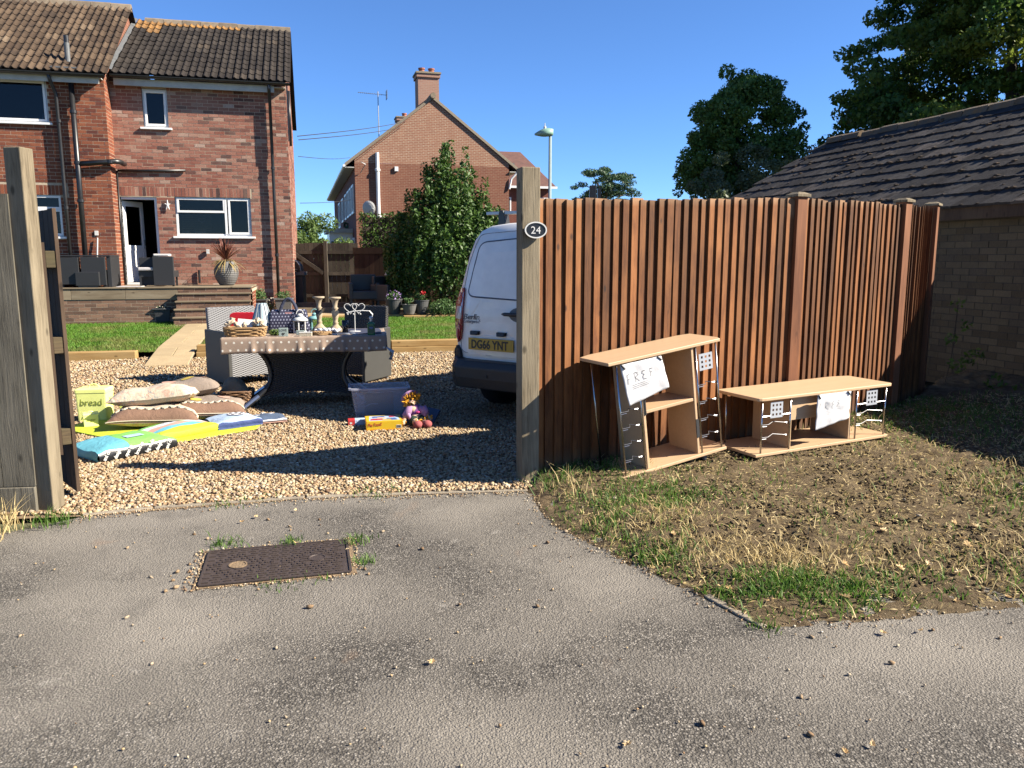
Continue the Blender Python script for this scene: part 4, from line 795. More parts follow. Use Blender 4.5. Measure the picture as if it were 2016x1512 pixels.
dl.box(0, .10, 0, .045, .98, 2.82); dl.box(.58, .68, 0, .045, .98, 2.82); dl.box(.10, .58, 0, .045, 2.70, 2.82); dl.box(.10, .58, 0, .045, 1.70, 1.82); dl.box(.10, .58, 0, .045, .98, 1.10); dl.box(.10, .58, .01, .035, 1.10, 1.70)
DO = dl.obj('door', 'upvc', HS, bevel=.004); g_ = MB(); g_.T = DL.T; g_.box(.10, .58, .02, .026, 1.82, 2.70); g_.obj('pane', 'glass', DO); g_ = MB(); g_.T = DL.T; g_.box(.62, .65, -.05, -.0, 1.75, 1.95); g_.obj('handle', 'chrome', DO)
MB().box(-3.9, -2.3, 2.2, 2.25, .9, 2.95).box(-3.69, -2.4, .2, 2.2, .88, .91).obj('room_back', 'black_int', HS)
ws = thing('wall_ornament', (-5.25, 19.1, 0), 14, 'white star-shaped ornament hanging on the brick wall beside the open door', 'ornament')
o = MB(); 
for k in range(5): a = 2 * math.pi * k / 5 + .3; o.tube([(-2.71, -.04, 2.72), (-2.71 + .06 * math.cos(a), -.05, 2.72 + .12 * math.sin(a))], [.03, .008], 6)
o.obj('star', 'white_paint', ws)
for x, y, z in ((-1.9, -.03, 1.68),): tag(MB().box(x - .03, x + .03, y - .05, y, z - .05, z + .05).obj('wall_light', 'white_paint', HS))
MB().box(-4.16, -4.09, -.53, -.505, 2.02, 2.12).obj('vent_plate', 'card_white', HS); MB().tube([(-2.12, -.05, .95), (-2.12, -.05, 1.25)], .025, 8).obj('standpipe', 'black_pl', HS)
# terrace with brick steps
TE = thing('terrace', (-5.25, 19.1, 0), 14, 'raised brick terrace with timber edging and brick steps in front of the house', 'terrace')
brick_wall('terrace_wall', TE, -7.6, -2.38, .05, .66, [], 'brick_brown', 'mortar', lambda x, z: x > -5.4, Matrix.Translation((0, -1.5, 0)), 170)
for k in range(5): MB().box(-7.6 + k * 1.044, -7.6 + k * 1.044 + 1.038, -1.52, -1.49, .66, .875).obj('fascia_board', 'deck', TE, bevel=.003)
for k in range(11): MB().box(-7.6, -.86, -1.54 + k * .14 , -1.54 + k * .14 + .134, .885, .915).obj('deck_board', 'deck', TE, bevel=.003)
MB().box(-7.55, -.9, -1.46, -.02, .05, .884).obj('terrace_core', 'brick_brown', TE)
for k in range(1, 6):
    y1 = -1.5 - .20 * (k - 1); y0 = y1 - .20; z1 = .90 - .158 * k
    brick_wall('riser', TE, -2.38, -.88, z1 - .13 if k < 6 else .05, z1 + .012 if k else 0, [], 'brick_brown', 'mortar', lambda x, z: True, Matrix.Translation((0, y0 + .03, 0)), 20, .07)
    if k < 5 or True: MB().box(-2.40, -.86, y0, y1 - .0 + (.0 if k == 1 else 0), z1 + .012, z1 + .042).obj('tread', 'deck', TE, bevel=.004)
    MB().box(-2.37, -.90, y0 + .045, -1.53, max(z1 - .158, .02), z1 + .010).obj('step_core', 'brick_brown', TE)
brick_wall('riser', TE, -2.38, -.88, .752, .885, [], 'brick_brown', 'mortar', lambda x, z: True, Matrix.Translation((0, -1.515, 0)), 20, .066)
brick_wall('terrace_side', TE, -1.5, -.05, .05, .86, [], 'brick_old', 'mortar', lambda x, z: True, Matrix.Translation((-.86, 0, 0)) @ Matrix.Rotation(R(90), 4, 'Z'), 110)
# ---------------------------------------------------------------- neighbours, lamp, wires
NB_ = thing('neighbour_house', (-3.57, 37, 0), 15, 'red brick gable-ended house with two chimneys behind the tall green shrub', 'house')
HW, LEN, EZ, RZ = 3.55, 21., 5.75, 8.62
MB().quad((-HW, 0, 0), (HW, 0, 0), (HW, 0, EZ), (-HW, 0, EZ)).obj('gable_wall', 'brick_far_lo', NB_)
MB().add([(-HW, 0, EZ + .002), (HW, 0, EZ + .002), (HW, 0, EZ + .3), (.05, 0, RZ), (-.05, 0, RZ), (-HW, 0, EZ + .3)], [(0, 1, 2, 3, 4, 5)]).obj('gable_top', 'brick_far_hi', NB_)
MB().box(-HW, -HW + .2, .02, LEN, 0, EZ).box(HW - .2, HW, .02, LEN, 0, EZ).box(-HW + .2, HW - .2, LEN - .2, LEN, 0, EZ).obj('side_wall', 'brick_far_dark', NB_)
ov = .42; dz = ov * (RZ - EZ - .25) / HW; th = .12
rf = MB().loft([[(-HW - ov, y, EZ + .25 - dz), (0, y, RZ + .1), (HW + ov, y, EZ + .25 - dz), (HW + ov, y, EZ + .25 - dz - th), (0, y, RZ + .1 - th), (-HW - ov, y, EZ + .25 - dz - th)] for y in (-.045, LEN + .1)]).obj('roof', 'roof_far', NB_)
for s in (-1, 1): MB().prism([(s * (HW + ov + .02), EZ + .27 - dz), (0, RZ + .14), (0, RZ - .0), (s * (HW + ov + .02), EZ + .13 - dz)], -.075, -.046).obj('bargeboard', 'concrete', rf)
MB().tube([(0, -.2, RZ + .13), (0, LEN, RZ + .13)], .13, 8).obj('ridge', 'ridge', rf)
for s in (-1, 1):
    MB().box(min(s * (HW + .02), s * (HW + ov)), max(s * (HW + .02), s * (HW + ov)), -.08, LEN, EZ - .24, EZ - .20).obj('soffit', 'upvc_old', NB_); MB().tube([(s * (HW + ov + .04), -.12, EZ - .16), (s * (HW + ov + .04), LEN, EZ - .16)], .06, 8).obj('gutter', 'upvc', NB_)
MB().tube([(HW + ov, -.10, EZ - .2), (HW + .1, -.06, EZ - .55), (HW - .0, -.06, EZ - 1.0)], .045, 8).obj('downpipe', 'upvc', NB_)
def chimney(y, w_, top, pots, x=0):
    c = MB().box(x - w_ / 2, x + w_ / 2, y, y + w_, RZ - 1.0, top - .3).box(x - w_ / 2 - .06, x + w_ / 2 + .06, y - .06, y + w_ + .06, top - .3, top - .14).obj('chimney', 'brick_chimney', rf)
    MB().box(x - w_ / 2 - .1, x + w_ / 2 + .1, y - .1, y + w_ + .1, top - .138, top - .06).obj('chimney_cap', 'concrete', c)
    for px_ in pots: MB().lathe([(.14, top - .06), (.13, top + .12), (.16, top + .14), (.16, top + .20), (.11, top + .20), (.1, top + .0)], 12, (x + px_, y + w_ / 2, 0)).obj('chimney_pot', 'terracotta', c)
chimney(1.4, .98, 10.15, (-.24, .22), .05); chimney(13.5, .95, 10.2, (0,), .55)
MB().tube([(-2.55, -.07, EZ + .45), (-2.55, -.07, 3.0)], .085, 10).obj('white_soil_pipe', 'upvc', NB_)
for z in (EZ - .3, 3.4): MB().lathe([(.10, -.06), (.12, -.05), (.12, .05), (.10, .06)], 10, (-2.55, -.07, z)).obj('pipe_collar', 'upvc', NB_)
MB().box(-1.78, -1.62, -.08, -.003, 5.42, 5.62).obj('alarm_box', 'upvc', NB_)
d_ = MB().lathe([(.30, .0), (.24, .035), (.15, .06), (.0, .075), (.0, .07), (.15, .052), (.24, .026), (.3, -.01)], 20, sx=1, sy=1.1).obj('satellite_dish', 'card_white', NB_); d_.location = (-3.0, -.35, 3.75); d_.rotation_euler = (R(100), 0, R(-25))
MB().tube([(-3.0, -.33, 3.7), (-3.05, -.02, 3.5)], .025, 6).obj('dish_arm', 'galv', NB_); MB().tube([(-2.98, -.4, 3.6), (-2.85, -.7, 3.72)], .015, 5).obj('dish_feed', 'galv', NB_)
br_ = MB().tube([(-3.3, -.05, 5.3), (-3.1, -.35, 5.65), (-3.3, -.4, 5.75)], .02, 5).obj('cable_bracket', 'galv', NB_)
ae = MB().tube([(-2.35, .9, 7.0), (-2.35, .9, 9.0)], .022, 6).obj('aerial', 'galv', NB_); am = MB(); am.tube([(-3.25, .9, 8.92), (-1.95, .9, 8.86)], .012, 5)
for k in range(13): am.tube([(-3.2 + k * .085, .72, 8.915 - k * .004), (-3.2 + k * .085, 1.08, 8.915 - k * .004)], .006, 4)
am.box(-1.97, -1.95, .65, 1.15, 8.68, 9.06); am.obj('aerial_array', 'galv', ae)
for (y0, y1, z0, z1) in ((.9, 2.3, 3.6, 4.9), (2.7, 4.0, 3.6, 4.9), (4.4, 5.7, 3.6, 4.9), (6.6, 8.0, 3.6, 4.9), (9.5, 11.3, 3.6, 4.9), (13, 15, 3.4, 4.9), (1.2, 3.2, 1.2, 2.5), (10, 12, 1.2, 2.5)):
    wn = MB().box(-HW - .05, -HW + .01, y0, y1, z0, z0 + .09).box(-HW - .05, -HW + .01, y0, y1, z1 - .09, z1).box(-HW - .05, -HW + .01, y0, y0 + .09, z0 + .09, z1 - .09).box(-HW - .05, -HW + .01, y1 - .09, y1, z0 + .09, z1 - .09).box(-HW - .05, -HW + .01, (y0 + y1) / 2 - .04, (y0 + y1) / 2 + .04, z0 + .09, z1 - .09).obj('window', 'upvc', NB_)
    MB().box(-HW - .03, -HW - .01, y0 + .09, y1 - .09, z0 + .09, z1 - .09).obj('pane', 'charcoal', wn)
po = MB().box(-HW - 1.1, -HW - .01, 2.6, 5.6, 0, 2.75).obj('porch', 'upvc', NB_); MB().box(-HW - 1.25, -HW - .005, 2.4, 5.8, 2.752, 2.95).obj('porch_roof', 'upvc_old', po)
for x in (-HW - .85, -HW - .35): MB().box(x - .17, x + .17, 2.56, 2.595, 1.5, 2.35).obj('porch_window', 'glass', po)
MB().box(-HW - 3.2, -HW - 1.2, 6, 9, 1.0, 1.12).obj('lean_to_roof', 'lead', NB_)
BH = thing('distant_house', (.9, 62, 0), 14, 'distant house with plum-red roof showing between the gable and the lamp post', 'house')
MB().box(-3.4, 2.1, 0, 8, 0, 7.0).obj('wall', 'brick_far_dark', BH)
MB().add([(-3.9, -.4, 7.0), (2.5, -.4, 7.0), (2.5, 8.4, 7.0), (-3.9, 8.4, 7.0), (-2.2, 4, 10.1), (.75, 4, 10.1)], [(0, 1, 5, 4), (1, 2, 5), (2, 3, 4, 5), (3, 0, 4), (0, 3, 2, 1)]).obj('roof', 'roof_far', BH)
MB().box(-3.95, 2.55, -.5, -.41, 6.85, 7.02).obj('gutter', 'upvc', BH); MB().box(-1.7, -.6, .55, .62, 8.0, 8.8).obj('rooflight', 'lead', BH)
for x in (-2.4, .6): wn = MB().box(x, x + 1.4, -.04, .0, 5.0, 6.2).obj('window', 'upvc', BH); MB().box(x + .1, x + 1.3, -.05, -.041, 5.1, 6.1).obj('pane', 'charcoal', wn)
LMP = thing('street_lamp', (1.265, 27, 0), 0, 'pale green street lamp on a tall grey column rising behind the fence', 'lamp')
MB().tube([(0, 0, 0), (0, 0, 1.2), (0, 0, 1.21), (0, 0, 5.55)], [.09, .085, .06, .05], 12).obj('column', 'lamp_pole', LMP, smooth=True)
hd = MB(); rings = []
for t in range(9):
    u = t / 8; x = .10 - .62 * u; ry = .17 * math.sin(math.pi * min(.12 + u * .9, .985)) + .02; rz_ = .16 * math.sin(math.pi * min(.25 + u * .72, .985)) + .02
    rings.append([(x, ry * math.cos(a), 5.62 - .05 * u + rz_ * (math.sin(a) if math.sin(a) > 0 else .55 * math.sin(a))) for a in [2 * math.pi * k / 12 for k in range(12)]])
hd.loft(rings).obj('lantern_head', 'lamp_green', LMP, smooth=True); MB().lathe([(.045, 5.72), (.045, 5.83), (.015, 5.85), (.012, 5.94)], 10, (-.18, 0, 0)).obj('photocell', 'white_paint', LMP)
TL = thing('traffic_signal', (6.1, 60, 0), 0, 'small dark signal head showing just above the fence top', 'signal')
MB().tube([(0, 0, 0), (0, 0, 6.6)], .06, 8).obj('pole', 'galv', TL); MB().box(-.35, .15, -.2, .2, 5.6, 6.9).obj('signal_head', 'black_pl', TL, bevel=.04); MB().box(.25, .5, -.2, .2, 5.6, 6.7).obj('backing_board', 'black_pl', TL)
for i, (a, b, lab) in enumerate([((-5.15, 19.6, 4.42), (-4.75, 38.0, 7.85), 'upper overhead cable from the house to the neighbour roof'), ((-5.15, 19.7, 4.35), (-5.0, 38.2, 7.62), 'second overhead cable just below the upper one'), ((-5.15, 19.6, 3.95), (-7.4, 37.2, 6.1), 'third overhead cable running to the neighbour eaves'), ((-5.15, 19.6, 2.85), (-8.3, 43.0, 4.7), 'lowest overhead cable between the two brick houses')]):
    a, b = Vector(a), Vector(b); tag(MB().tube([a.lerp(b, t / 14) + Vector((0, 0, -.06 * math.sin(math.pi * t / 14))) for t in range(15)], .008 + .003 * (i < 2), 5).obj('overhead_cable', 'wire'), lab, 'cable', 'overhead cables')
# ---------------------------------------------------------------- trees and shrubs
def tree(name, loc, label, cat, lobes, rad, n, size, lm, trunk_h, trunk_r, group=None, shell=.55, squash=.8, limbs=7, aspect=1.7):
    T_ = thing(name, loc, 0, label, cat, group); C, N_ = lobes_points(lobes, rad, n, shell, squash); leaves('crown', C, size, lm, T_, N_, aspect)
    t = MB().tube([(0, 0, -.2), (.05, 0, trunk_h * .5), (0, .05, trunk_h)], [trunk_r * 1.3, trunk_r, trunk_r * .7], 9); L = sorted(zip(lobes, rad), key=lambda q: -q[1])
    for (c, r_) in L[:limbs * 3:3] if len(L) > limbs * 3 else L[:limbs]:
        c = Vector(c); s = Vector((0, .05, trunk_h * random.uniform(.75, 1))); mid = s.lerp(c, .5) + Vector((0, 0, .15 * (c - s).length)); t.tube([s, mid, c], [trunk_r * .45, trunk_r * .28, trunk_r * .1], 6)
    t.obj('trunk', 'bark', T_); return T_
def crown(cx, cz, rx, rz_, n, rmin, rmax, ry=None, top=1.0, seed=0):
    rr = random.Random(seed); out, rad = [], []
    for _ in range(n):
        while True:
            x, y, z = (rr.uniform(-1, 1) for _ in range(3)); d = x * x + y * y + z * z
            if .06 < d < 1: break
        wid = 1 - max(0, z) * (1 - top); k = rr.uniform(1.0, 1.28) if rr.random() < .45 else 1; out.append((cx + x * rx * wid * k, y * (ry or rx) * wid * k, cz + z * rz_ * k)); rad.append(rr.uniform(rmin, rmax) * (.55 if k > 1 else 1))
    return out, rad
l, r_ = crown(0, 5.35, 2.2, 3.05, 170, .30, .70, None, .60, 3); r_ = list(r_)
tree('broadleaf_tree', (8.5, 30, 0), 'dark green bushy tree standing alone in the middle of the sky', 'tree', l, r_, 52000, .135, 'leaf_mid', 2.8, .22)
l, r_ = crown(0, 2.5, 2.3, 2.0, 60, .3, .55, None, 1, 9)
tree('elder_bush', (8.3, 27, .6), 'greyish green rounded bush below the lone tree, behind the fence', 'bush', l, r_, 13000, .12, 'leaf_grey', 1.2, .1, limbs=4)
# large beech: tiers of drooping boughs
l, r_ = [], []; rr = random.Random(5)
for i in range(640):
    a = rr.uniform(0, 6.283); h = rr.uniform(0, 1); R_out = 6.9 * (1 - .55 * h ** 2.2) * (.92 + .13 * math.sin(5 * a + 9 * h)); q = R_out * rr.uniform(.18, 1) ** .55
    l.append((q * math.cos(a), q * math.sin(a), 2.6 + 12.0 * h - .06 * q)); r_.append(rr.uniform(.5, 1.1))
tree('beech_tree', (17.8, 29, 0), 'very large dark green beech tree rising behind the garage roof', 'tree', l, r_, 200000, .19, 'leaf_dark', 6, .5, shell=.35, squash=.42, limbs=12)
# far pine: flat plates of needles
l, r_ = [], []; rr = random.Random(8)
for i in range(60):
    a = rr.uniform(0, 6.283); h = rr.random(); q = rr.uniform(.1, 1) * (4.8 - 2.2 * h); l.append((q * math.cos(a), q * math.sin(a), 7.0 + 3.2 * h + rr.uniform(-.4, .2) - q * .22)); r_.append(rr.uniform(.45, .95))
tree('pine_tree', (9.1, 78, 0), 'distant flat-topped pine tree above the middle of the fence', 'tree', l, r_, 9000, .30, 'leaf_pine', 7.2, .24, shell=.2, squash=.4, limbs=12, aspect=3)
l, r_ = crown(0, 1.6, 1.4, 1.5, 46, .3, .5, None, .8, 12)
tree('willow_bush', (-7.15, 30, 0), 'pale green willowy bush behind the garden fence, right of the house', 'bush', l, r_, 7000, .17, 'leaf_willow', 1, .08, limbs=4, aspect=3.2)
l, r_ = crown(0, 2.2, .9, 1.4, 20, .35, .5, None, .8, 13)
tree('dark_conifer', (-8.5, 42, 0), 'small dark conifer between the pale bush and the neighbour porch', 'tree', l, r_, 2500, .2, 'leaf_pine', 1, .1, limbs=3)
hg_ = thing('hedge', (-3.55, 25.6, 0), 12, 'dark hedge standing in for shrub shadow behind the garden fence, left of the tall shrub', 'hedge'); n = 7000  # leafy block added to fill the zone darkened by the shrub's shadow
C = np.stack([rng.uniform(-1.3, 1.4, n), rng.choice([-.45, .45], n) * rng.uniform(.7, 1.05, n), rng.uniform(.2, 2.95, n)], 1); leaves('foliage', C, .10, 'leaf_shrub', hg_); MB().box(-1.2, 1.3, -.35, .35, 0, 2.8).obj('branches', 'bark', hg_)
# laurel shrub made of upright shoots
rr = random.Random(21); Cs, Ns = [], []
for i in range(330):
    a = rr.uniform(0, 6.283); q = math.sqrt(rr.random()); x, y = 1.55 * q * math.cos(a), 1.35 * q * math.sin(a); env = 1 - .82 * q ** 1.5
    top = .95 + 3.55 * env * rr.uniform(.60, 1.0) ** 1.0; z0 = max(.15, top - rr.uniform(1.0, 1.9)); k = int(95 * (top - z0))
    t = np.array([rr.random() ** .8 for _ in range(k)]); w_ = .17 * (1 - .75 * t) + .02; th_ = rng.uniform(0, 6.283, k)
    ox, oy = x * (1 + .12 * t), y * (1 + .12 * t); Cs.append(np.stack([ox + w_ * np.cos(th_), oy + w_ * np.sin(th_), z0 + (top - z0) * t], 1)); Ns.append(np.stack([np.cos(th_) + x * .5, np.sin(th_) + y * .5, .5 + 0 * t], 1))
sh_ = thing('laurel_shrub', (-1.55, 20.3, .15), 0, 'tall dense glossy green shrub of upright shoots in the middle of the garden', 'shrub'); leaves('crown', np.concatenate(Cs), .105, 'leaf_shrub', sh_, np.concatenate(Ns), 2.1)
tk = MB()
for i in range(9): a = i * .7; tk.tube([(.12 * math.cos(a), .12 * math.sin(a), -.1), (.5 * math.cos(a), .5 * math.sin(a), 1.2), (.7 * math.cos(a), .7 * math.sin(a), 2.6 - .1 * i)], [.05, .035, .01], 6)
tk.obj('trunk', 'bark', sh_)
# ---------------------------------------------------------------- back of the garden
BF = thing('garden_fence', (-6.25, 22.6, .15), 3, 'weathered boarded garden fence with diagonal brace behind the barbecue', 'fence')
for i in range(15): MB().box(i * .125, i * .125 + .12, .0, .02, .05, 1.80 + random.uniform(-.01, .01)).obj('board', 'old_fence', BF)
MB().box(.92, 1.02, -.11, -.0, 0, 1.86).box(.0, .06, -.1, 0, 0, 1.8).obj('fence_post', 'old_fence', BF, bevel=.004)
for z in (.28, .9, 1.5): MB().box(.07, .915, -.05, -.001, z, z + .09).box(1.025, 1.87, -.05, -.001, z, z + .09).obj('rail', 'old_fence', BF)
m = MB(); m.T = Matrix.Translation((.12, -.06, 1.5)) @ Matrix.Rotation(R(35), 4, 'Y'); m.box(0, .95, -.045, -.002, -.05, .05); m.obj('brace', 'old_fence', BF)
GG = thing('garden_gate', (-4.40, 22.2, .15), -4, 'reddish brown boarded garden gate leaning beside the tall shrub', 'gate')
for i in range(6): MB().box(i * .145, i * .145 + .14, 0, .02, .1, 1.68 - .012 * abs(i - 2.5)).obj('board', 'old_gate', GG)
for z in (.55, 1.5): MB().box(-.02, .89, -.03, -.001, z, z + (.05 if z < 1 else .17)).obj('rail', 'old_gate', GG)
for i in range(14): pass
RF2 = thing('boundary_fence', (-3.3, 22.4, .15), 2, 'brown boarded boundary fence half hidden behind the tall shrub', 'fence')
for i in range(24): MB().box(i * .145, i * .145 + .14, 0, .02, .0, 1.72).obj('board', 'old_gate', RF2)
BQ = thing('barbecue', (-5.68, 20.7, .16), 6, 'black barbecue with silver-rimmed hood at the corner of the house', 'barbecue')
MB().box(-.28, .26, -.25, .25, .12, .92).obj('cabinet', 'charcoal', BQ, bevel=.01); MB().box(-.33, .30, -.30, .28, .93, 1.02).obj('side_shelf', 'pot_grey', BQ, bevel=.01)
hp = [(-.26, 1.02)] + [(-.26 + .52 * (1 - math.cos(t)) / 2 * 1.0, 1.02 + .33 * math.sin(t) ** .6) for t in [math.pi * k / 12 for k in range(1, 12)]] + [(.26, 1.02)]
hp = [(-.27, 1.03), (-.27, 1.26), (-.22, 1.33), (.02, 1.33), (.13, 1.28), (.20, 1.18), (.22, 1.03)]
hd_ = MB().prism(hp, -.26, .24).obj('hood', 'charcoal', BQ, bevel=.02); MB().tube([(x, -.275, z) for x, z in hp], .018, 8).obj('hood_rim', 'steel', hd_); MB().tube([(-.2, -.33, 1.08), (.15, -.33, 1.08)], .014, 8).obj('handle', 'steel', BQ)
for x in (-.25, .23):
    for y in (-.22, .22): MB().tube([(x, y, 0), (x, y, .13)], .02, 6).obj('leg', 'charcoal', BQ)
def raised_bed():
    B = thing('raised_bed', (0, 0, 0), 0, 'long low timber-edged bed at the far side of the lawn, carrying flower pots', 'bed')
    def bx(u0, u1, v0, v1, z0, z1, nm, m): 
        q = MB(); q.T = Matrix.Translation(L2(0, 0, 0)) @ Matrix.Rotation(LA, 4, 'Z'); q.box(u0, u1, v0, v1, z0, z1); return q.obj(nm, m, B, bevel=.006)
    bx(.6, 6.2, 5.95, 6.12, .1, .215, 'edging_sleeper', 'sleeper'); bx(3.7, 6.6, 5.70, 5.86, .1, .20, 'edging_sleeper', 'sleeper'); bx(.6, 6.6, 6.13, 8.0, .1, .20, 'paving', 'slab'); bx(.9, 2.9, 7.2, 7.35, .2, .32, 'edging_sleeper', 'deck'); bx(.9, 2.9, 8.1, 8.25, .2, .40, 'edging_sleeper', 'deck')
    bx(-1.0, .6, 6.0, 8.6, .1, .19, 'soil', 'soil')
raised_bed()
def pot(loc, r0, r1, h, m, label, plant=None, square=False, rz=0, soil=True):
    o = thing('plant_pot', loc, rz, label, 'plant pot')
    if square: q = [[(s * x, s * y, z) for x, y in ((-1, -1), (1, -1), (1, 1), (-1, 1))] for s, z in ((r0, 0), (r1, h), (r1 + .02, h), (r1 + .02, h + .03), (r1 - .02, h + .03), (r1 - .02, h - .03))]; MB().loft(q).obj('pot', m, o, bevel=.004)
    else: MB().lathe([(r0 * .9, 0), (r0, .01), ((r0 + r1) / 2 * 1.04, h * .5), (r1, h * .94), (r1 * 1.06, h * .95), (r1 * 1.06, h), (r1 * .95, h), (r1 * .9, h - .04)], 24).obj('pot', m, o, smooth=False)
    if plant: plant(o, h)
    return o
def foliage(o, C, N_, size, m, name='foliage', aspect=2.): leaves(name, C, size, m, o, N_, aspect)
def herb(n=260, r=.14, m='leaf_herb', s=.06, flower=None, hh=.12):
    def f(o, h):
        C, N_ = lobes_points([(0, 0, h + hh * .5), (.05, .03, h + hh), (-.07, 0, h + hh * .8)], [r, r * .7, r * .7], n, .2, .8); foliage(o, C, N_, s, m)
        if flower: C, N_ = lobes_points([(0, -.02, h + hh * .7)], [r * 1.1], 90, .7, .8); leaves('flowers', C, .035, flower, o, N_, 1.1)
    return f
def geranium(o, h):
    herb(140, .10, 'leaf_herb', .06)(o, h); C, N_ = lobes_points([(.05, -.05, h + .17)], [.055], 60, .3); leaves('flowers', C, .05, 'petal_r', o, N_, 1.1)
pot((-2.80, 18.72, .215), .13, .20, .36, 'pot_dark', 'dark grey pot of purple and white flowers on the raised bed', herb(280, .17, 'leaf_herb', .05, 'petal_p', .10))
pot((-2.42, 18.62, .215), .11, .17, .24, 'pot_grey', 'small round grey pot with a green plant between two taller pots', herb(90, .09, 'leaf_herb', .07))
pot((-2.16, 18.80, .215), .12, .18, .33, 'pot_dark', 'dark ribbed pot with a red geranium on the raised bed', geranium)
bs_ = thing('flowering_bush', (-1.62, 18.75, .2), 0, 'low spreading green bush beside the flower pots, left of the van', 'bush'); C, N_ = lobes_points([(0, 0, .12), (.2, 0, .1), (-.22, 0, .1), (.05, 0, .26), (.35, .05, .1), (-.1, -.1, .2)], [.22, .2, .2, .18, .15, .2], 1500, .35); foliage(bs_, C, N_, .07, 'leaf_herb', aspect=3); MB().tube([(0, 0, -.02), (0, 0, .2)], .02, 6).obj('stem', 'bark', bs_)
pot((-7.55, 17.1, .13), .12, .17, .30, 'pot_dark', 'square slate-grey planter of heather beside the foot of the steps', herb(420, .16, 'leaf_herb', .045, 'petal_w', .08), True, 12)
pot((-5.95, 18.55, .15), .14, .19, .40, 'pot_dark', 'tall square dark planter of greenery against the house wall, left one', herb(420, .20, 'leaf_herb', .06, None, .16), True, 12)
pot((-5.35, 18.55, .15), .14, .19, .42, 'pot_grey', 'tall square grey planter of greenery against the house wall, right one', herb(360, .17, 'leaf_herb', .05, None, .13), True, 12)
wf = thing('daisy_clump', (-5.65, 18.6, .15), 0, 'small clump of white and yellow daisies between two square planters', 'flowers'); C, N_ = lobes_points([(0, 0, .22), (.15, 0, .28), (-.12, 0, .3)], [.16, .12, .12], 260, .3); foliage(wf, C, N_, .05, 'leaf_herb'); C, N_ = lobes_points([(0, -.05, .3)], [.22], 60, .7); leaves('flowers', C, .04, 'petal_w', wf, N_, 1.1)
# garden chairs by the far fence
def garden_chair(loc, rz, label, cush):
    o = thing('garden_chair', loc, rz, label, 'chair', 'rattan chairs by the far fence')
    MB().box(-.32, .32, -.32, .32, .20, .40).obj('seat', 'dgrey', o, bevel=.02); MB().box(-.32, .32, .24, .34, .40, .80).obj('backrest', 'dgrey', o, bevel=.02)
    for s in (-1, 1): MB().box(s * .33 - .05, s * .33 + .05, -.33, .33, .20, .60).obj('arm', 'dgrey', o, bevel=.02)
    for x in (-.33, .33):
        for y in (-.3, .3): MB().box(x - .025, x + .025, y - .025, y + .025, 0, .2).obj('leg', 'dgrey', o)
    if cush: m = MB(); m.T = Matrix.Translation((.1, .08, .82)) @ Matrix.Rotation(R(40), 4, 'X'); m.box(-.2, .2, -.05, .05, -.02, .26); m.obj('cushion', 'cush_white', o, bevel=.03)
    return o
garden_chair((-3.72, 19.9, .32), 14, 'low dark rattan seat on the paving left of the flower pots', False)
garden_chair((-3.05, 19.9, .28), 50, 'dark rattan armchair with a pale cushion behind the flower pots', True)
# ---------------------------------------------------------------- on the terrace (house frame)
TF = Matrix.Translation((-5.25, 19.1, 0)) @ Matrix.Rotation(R(14), 4, 'Z')
def hp_(x, y, z): return tuple(TF @ Vector((x, y, z)))
cs = thing('cube_table', hp_(-4.30, -1.05, .918), 12.5, 'black rattan cube dining table tucked in the terrace corner', 'table')
MB().box(-.42, .62, -.35, .40, .64, .67).obj('table_top', 'charcoal', cs, bevel=.004)
for x0, x1 in ((-.42, -.34), (.54, .62)): MB().box(x0, x1, -.33, .38, 0, .638).obj('leg_panel', 'charcoal', cs, bevel=.004)
st1 = thing('cube_chair', hp_(-4.43, -1.20, .918), 12.5, 'black rattan cube chair pushed into the left of the cube table', 'chair', 'cube dining seats'); MB().box(-.24, .14, -.26, -.20, .06, .62).obj('backrest', 'charcoal', st1, bevel=.006); MB().box(-.24, .14, -.198, .2, .3, .36).obj('seat', 'charcoal', st1); MB().box(-.24, -.18, -.198, .2, 0, .3).box(.08, .14, -.198, .2, 0, .3).obj('leg_panel', 'charcoal', st1)
st2 = thing('cube_chair', hp_(-3.98, -1.20, .918), 12.5, 'black rattan cube chair pushed into the right of the cube table', 'chair', 'cube dining seats'); MB().box(-.27, .20, -.26, -.20, .04, .63).obj('backrest', 'charcoal', st2, bevel=.006); MB().box(-.27, .2, -.198, .2, .3, .36).obj('seat', 'charcoal', st2); MB().box(-.27, -.2, -.198, .2, 0, .3).box(.12, .2, -.198, .2, 0, .3).obj('leg_panel', 'charcoal', st2)
fs = thing('footstool', hp_(-4.12, -1.42, .918), 12.5, 'low black rattan footstool in front of the cube chairs', 'footstool'); MB().box(-.24, .22, -.10, .12, .03, .32).obj('body', 'charcoal', fs, bevel=.008); MB().box(-.2, .18, -.09, .11, 0, .03).obj('feet', 'black_pl', fs)
tc = thing('terrace_chair', hp_(-2.87, -.95, .918), 12.5, 'black rattan armchair with white cushion in front of the open door', 'chair')
MB().box(-.02, .40, -.30, -.22, .02, .64).obj('side_panel', 'charcoal', tc, bevel=.008); MB().box(-.33, -.02, -.1, -.04, .02, .62).obj('backrest', 'charcoal', tc, bevel=.008); MB().box(-.33, -.02, -.28, -.1, .34, .41).obj('seat_cushion', 'cush_white', tc, bevel=.02); MB().box(-.33, .4, -.22, .25, .2, .335).obj('seat', 'charcoal', tc); MB().box(.0, .32, -.30, .0, .645, .70).obj('folded_cushion', 'cush_white', tc, bevel=.02)
for x in (-.3, .36):
    for y in (-.2, .2): MB().box(x - .02, x + .02, y - .02, y + .02, 0, .2).obj('leg', 'charcoal', tc)
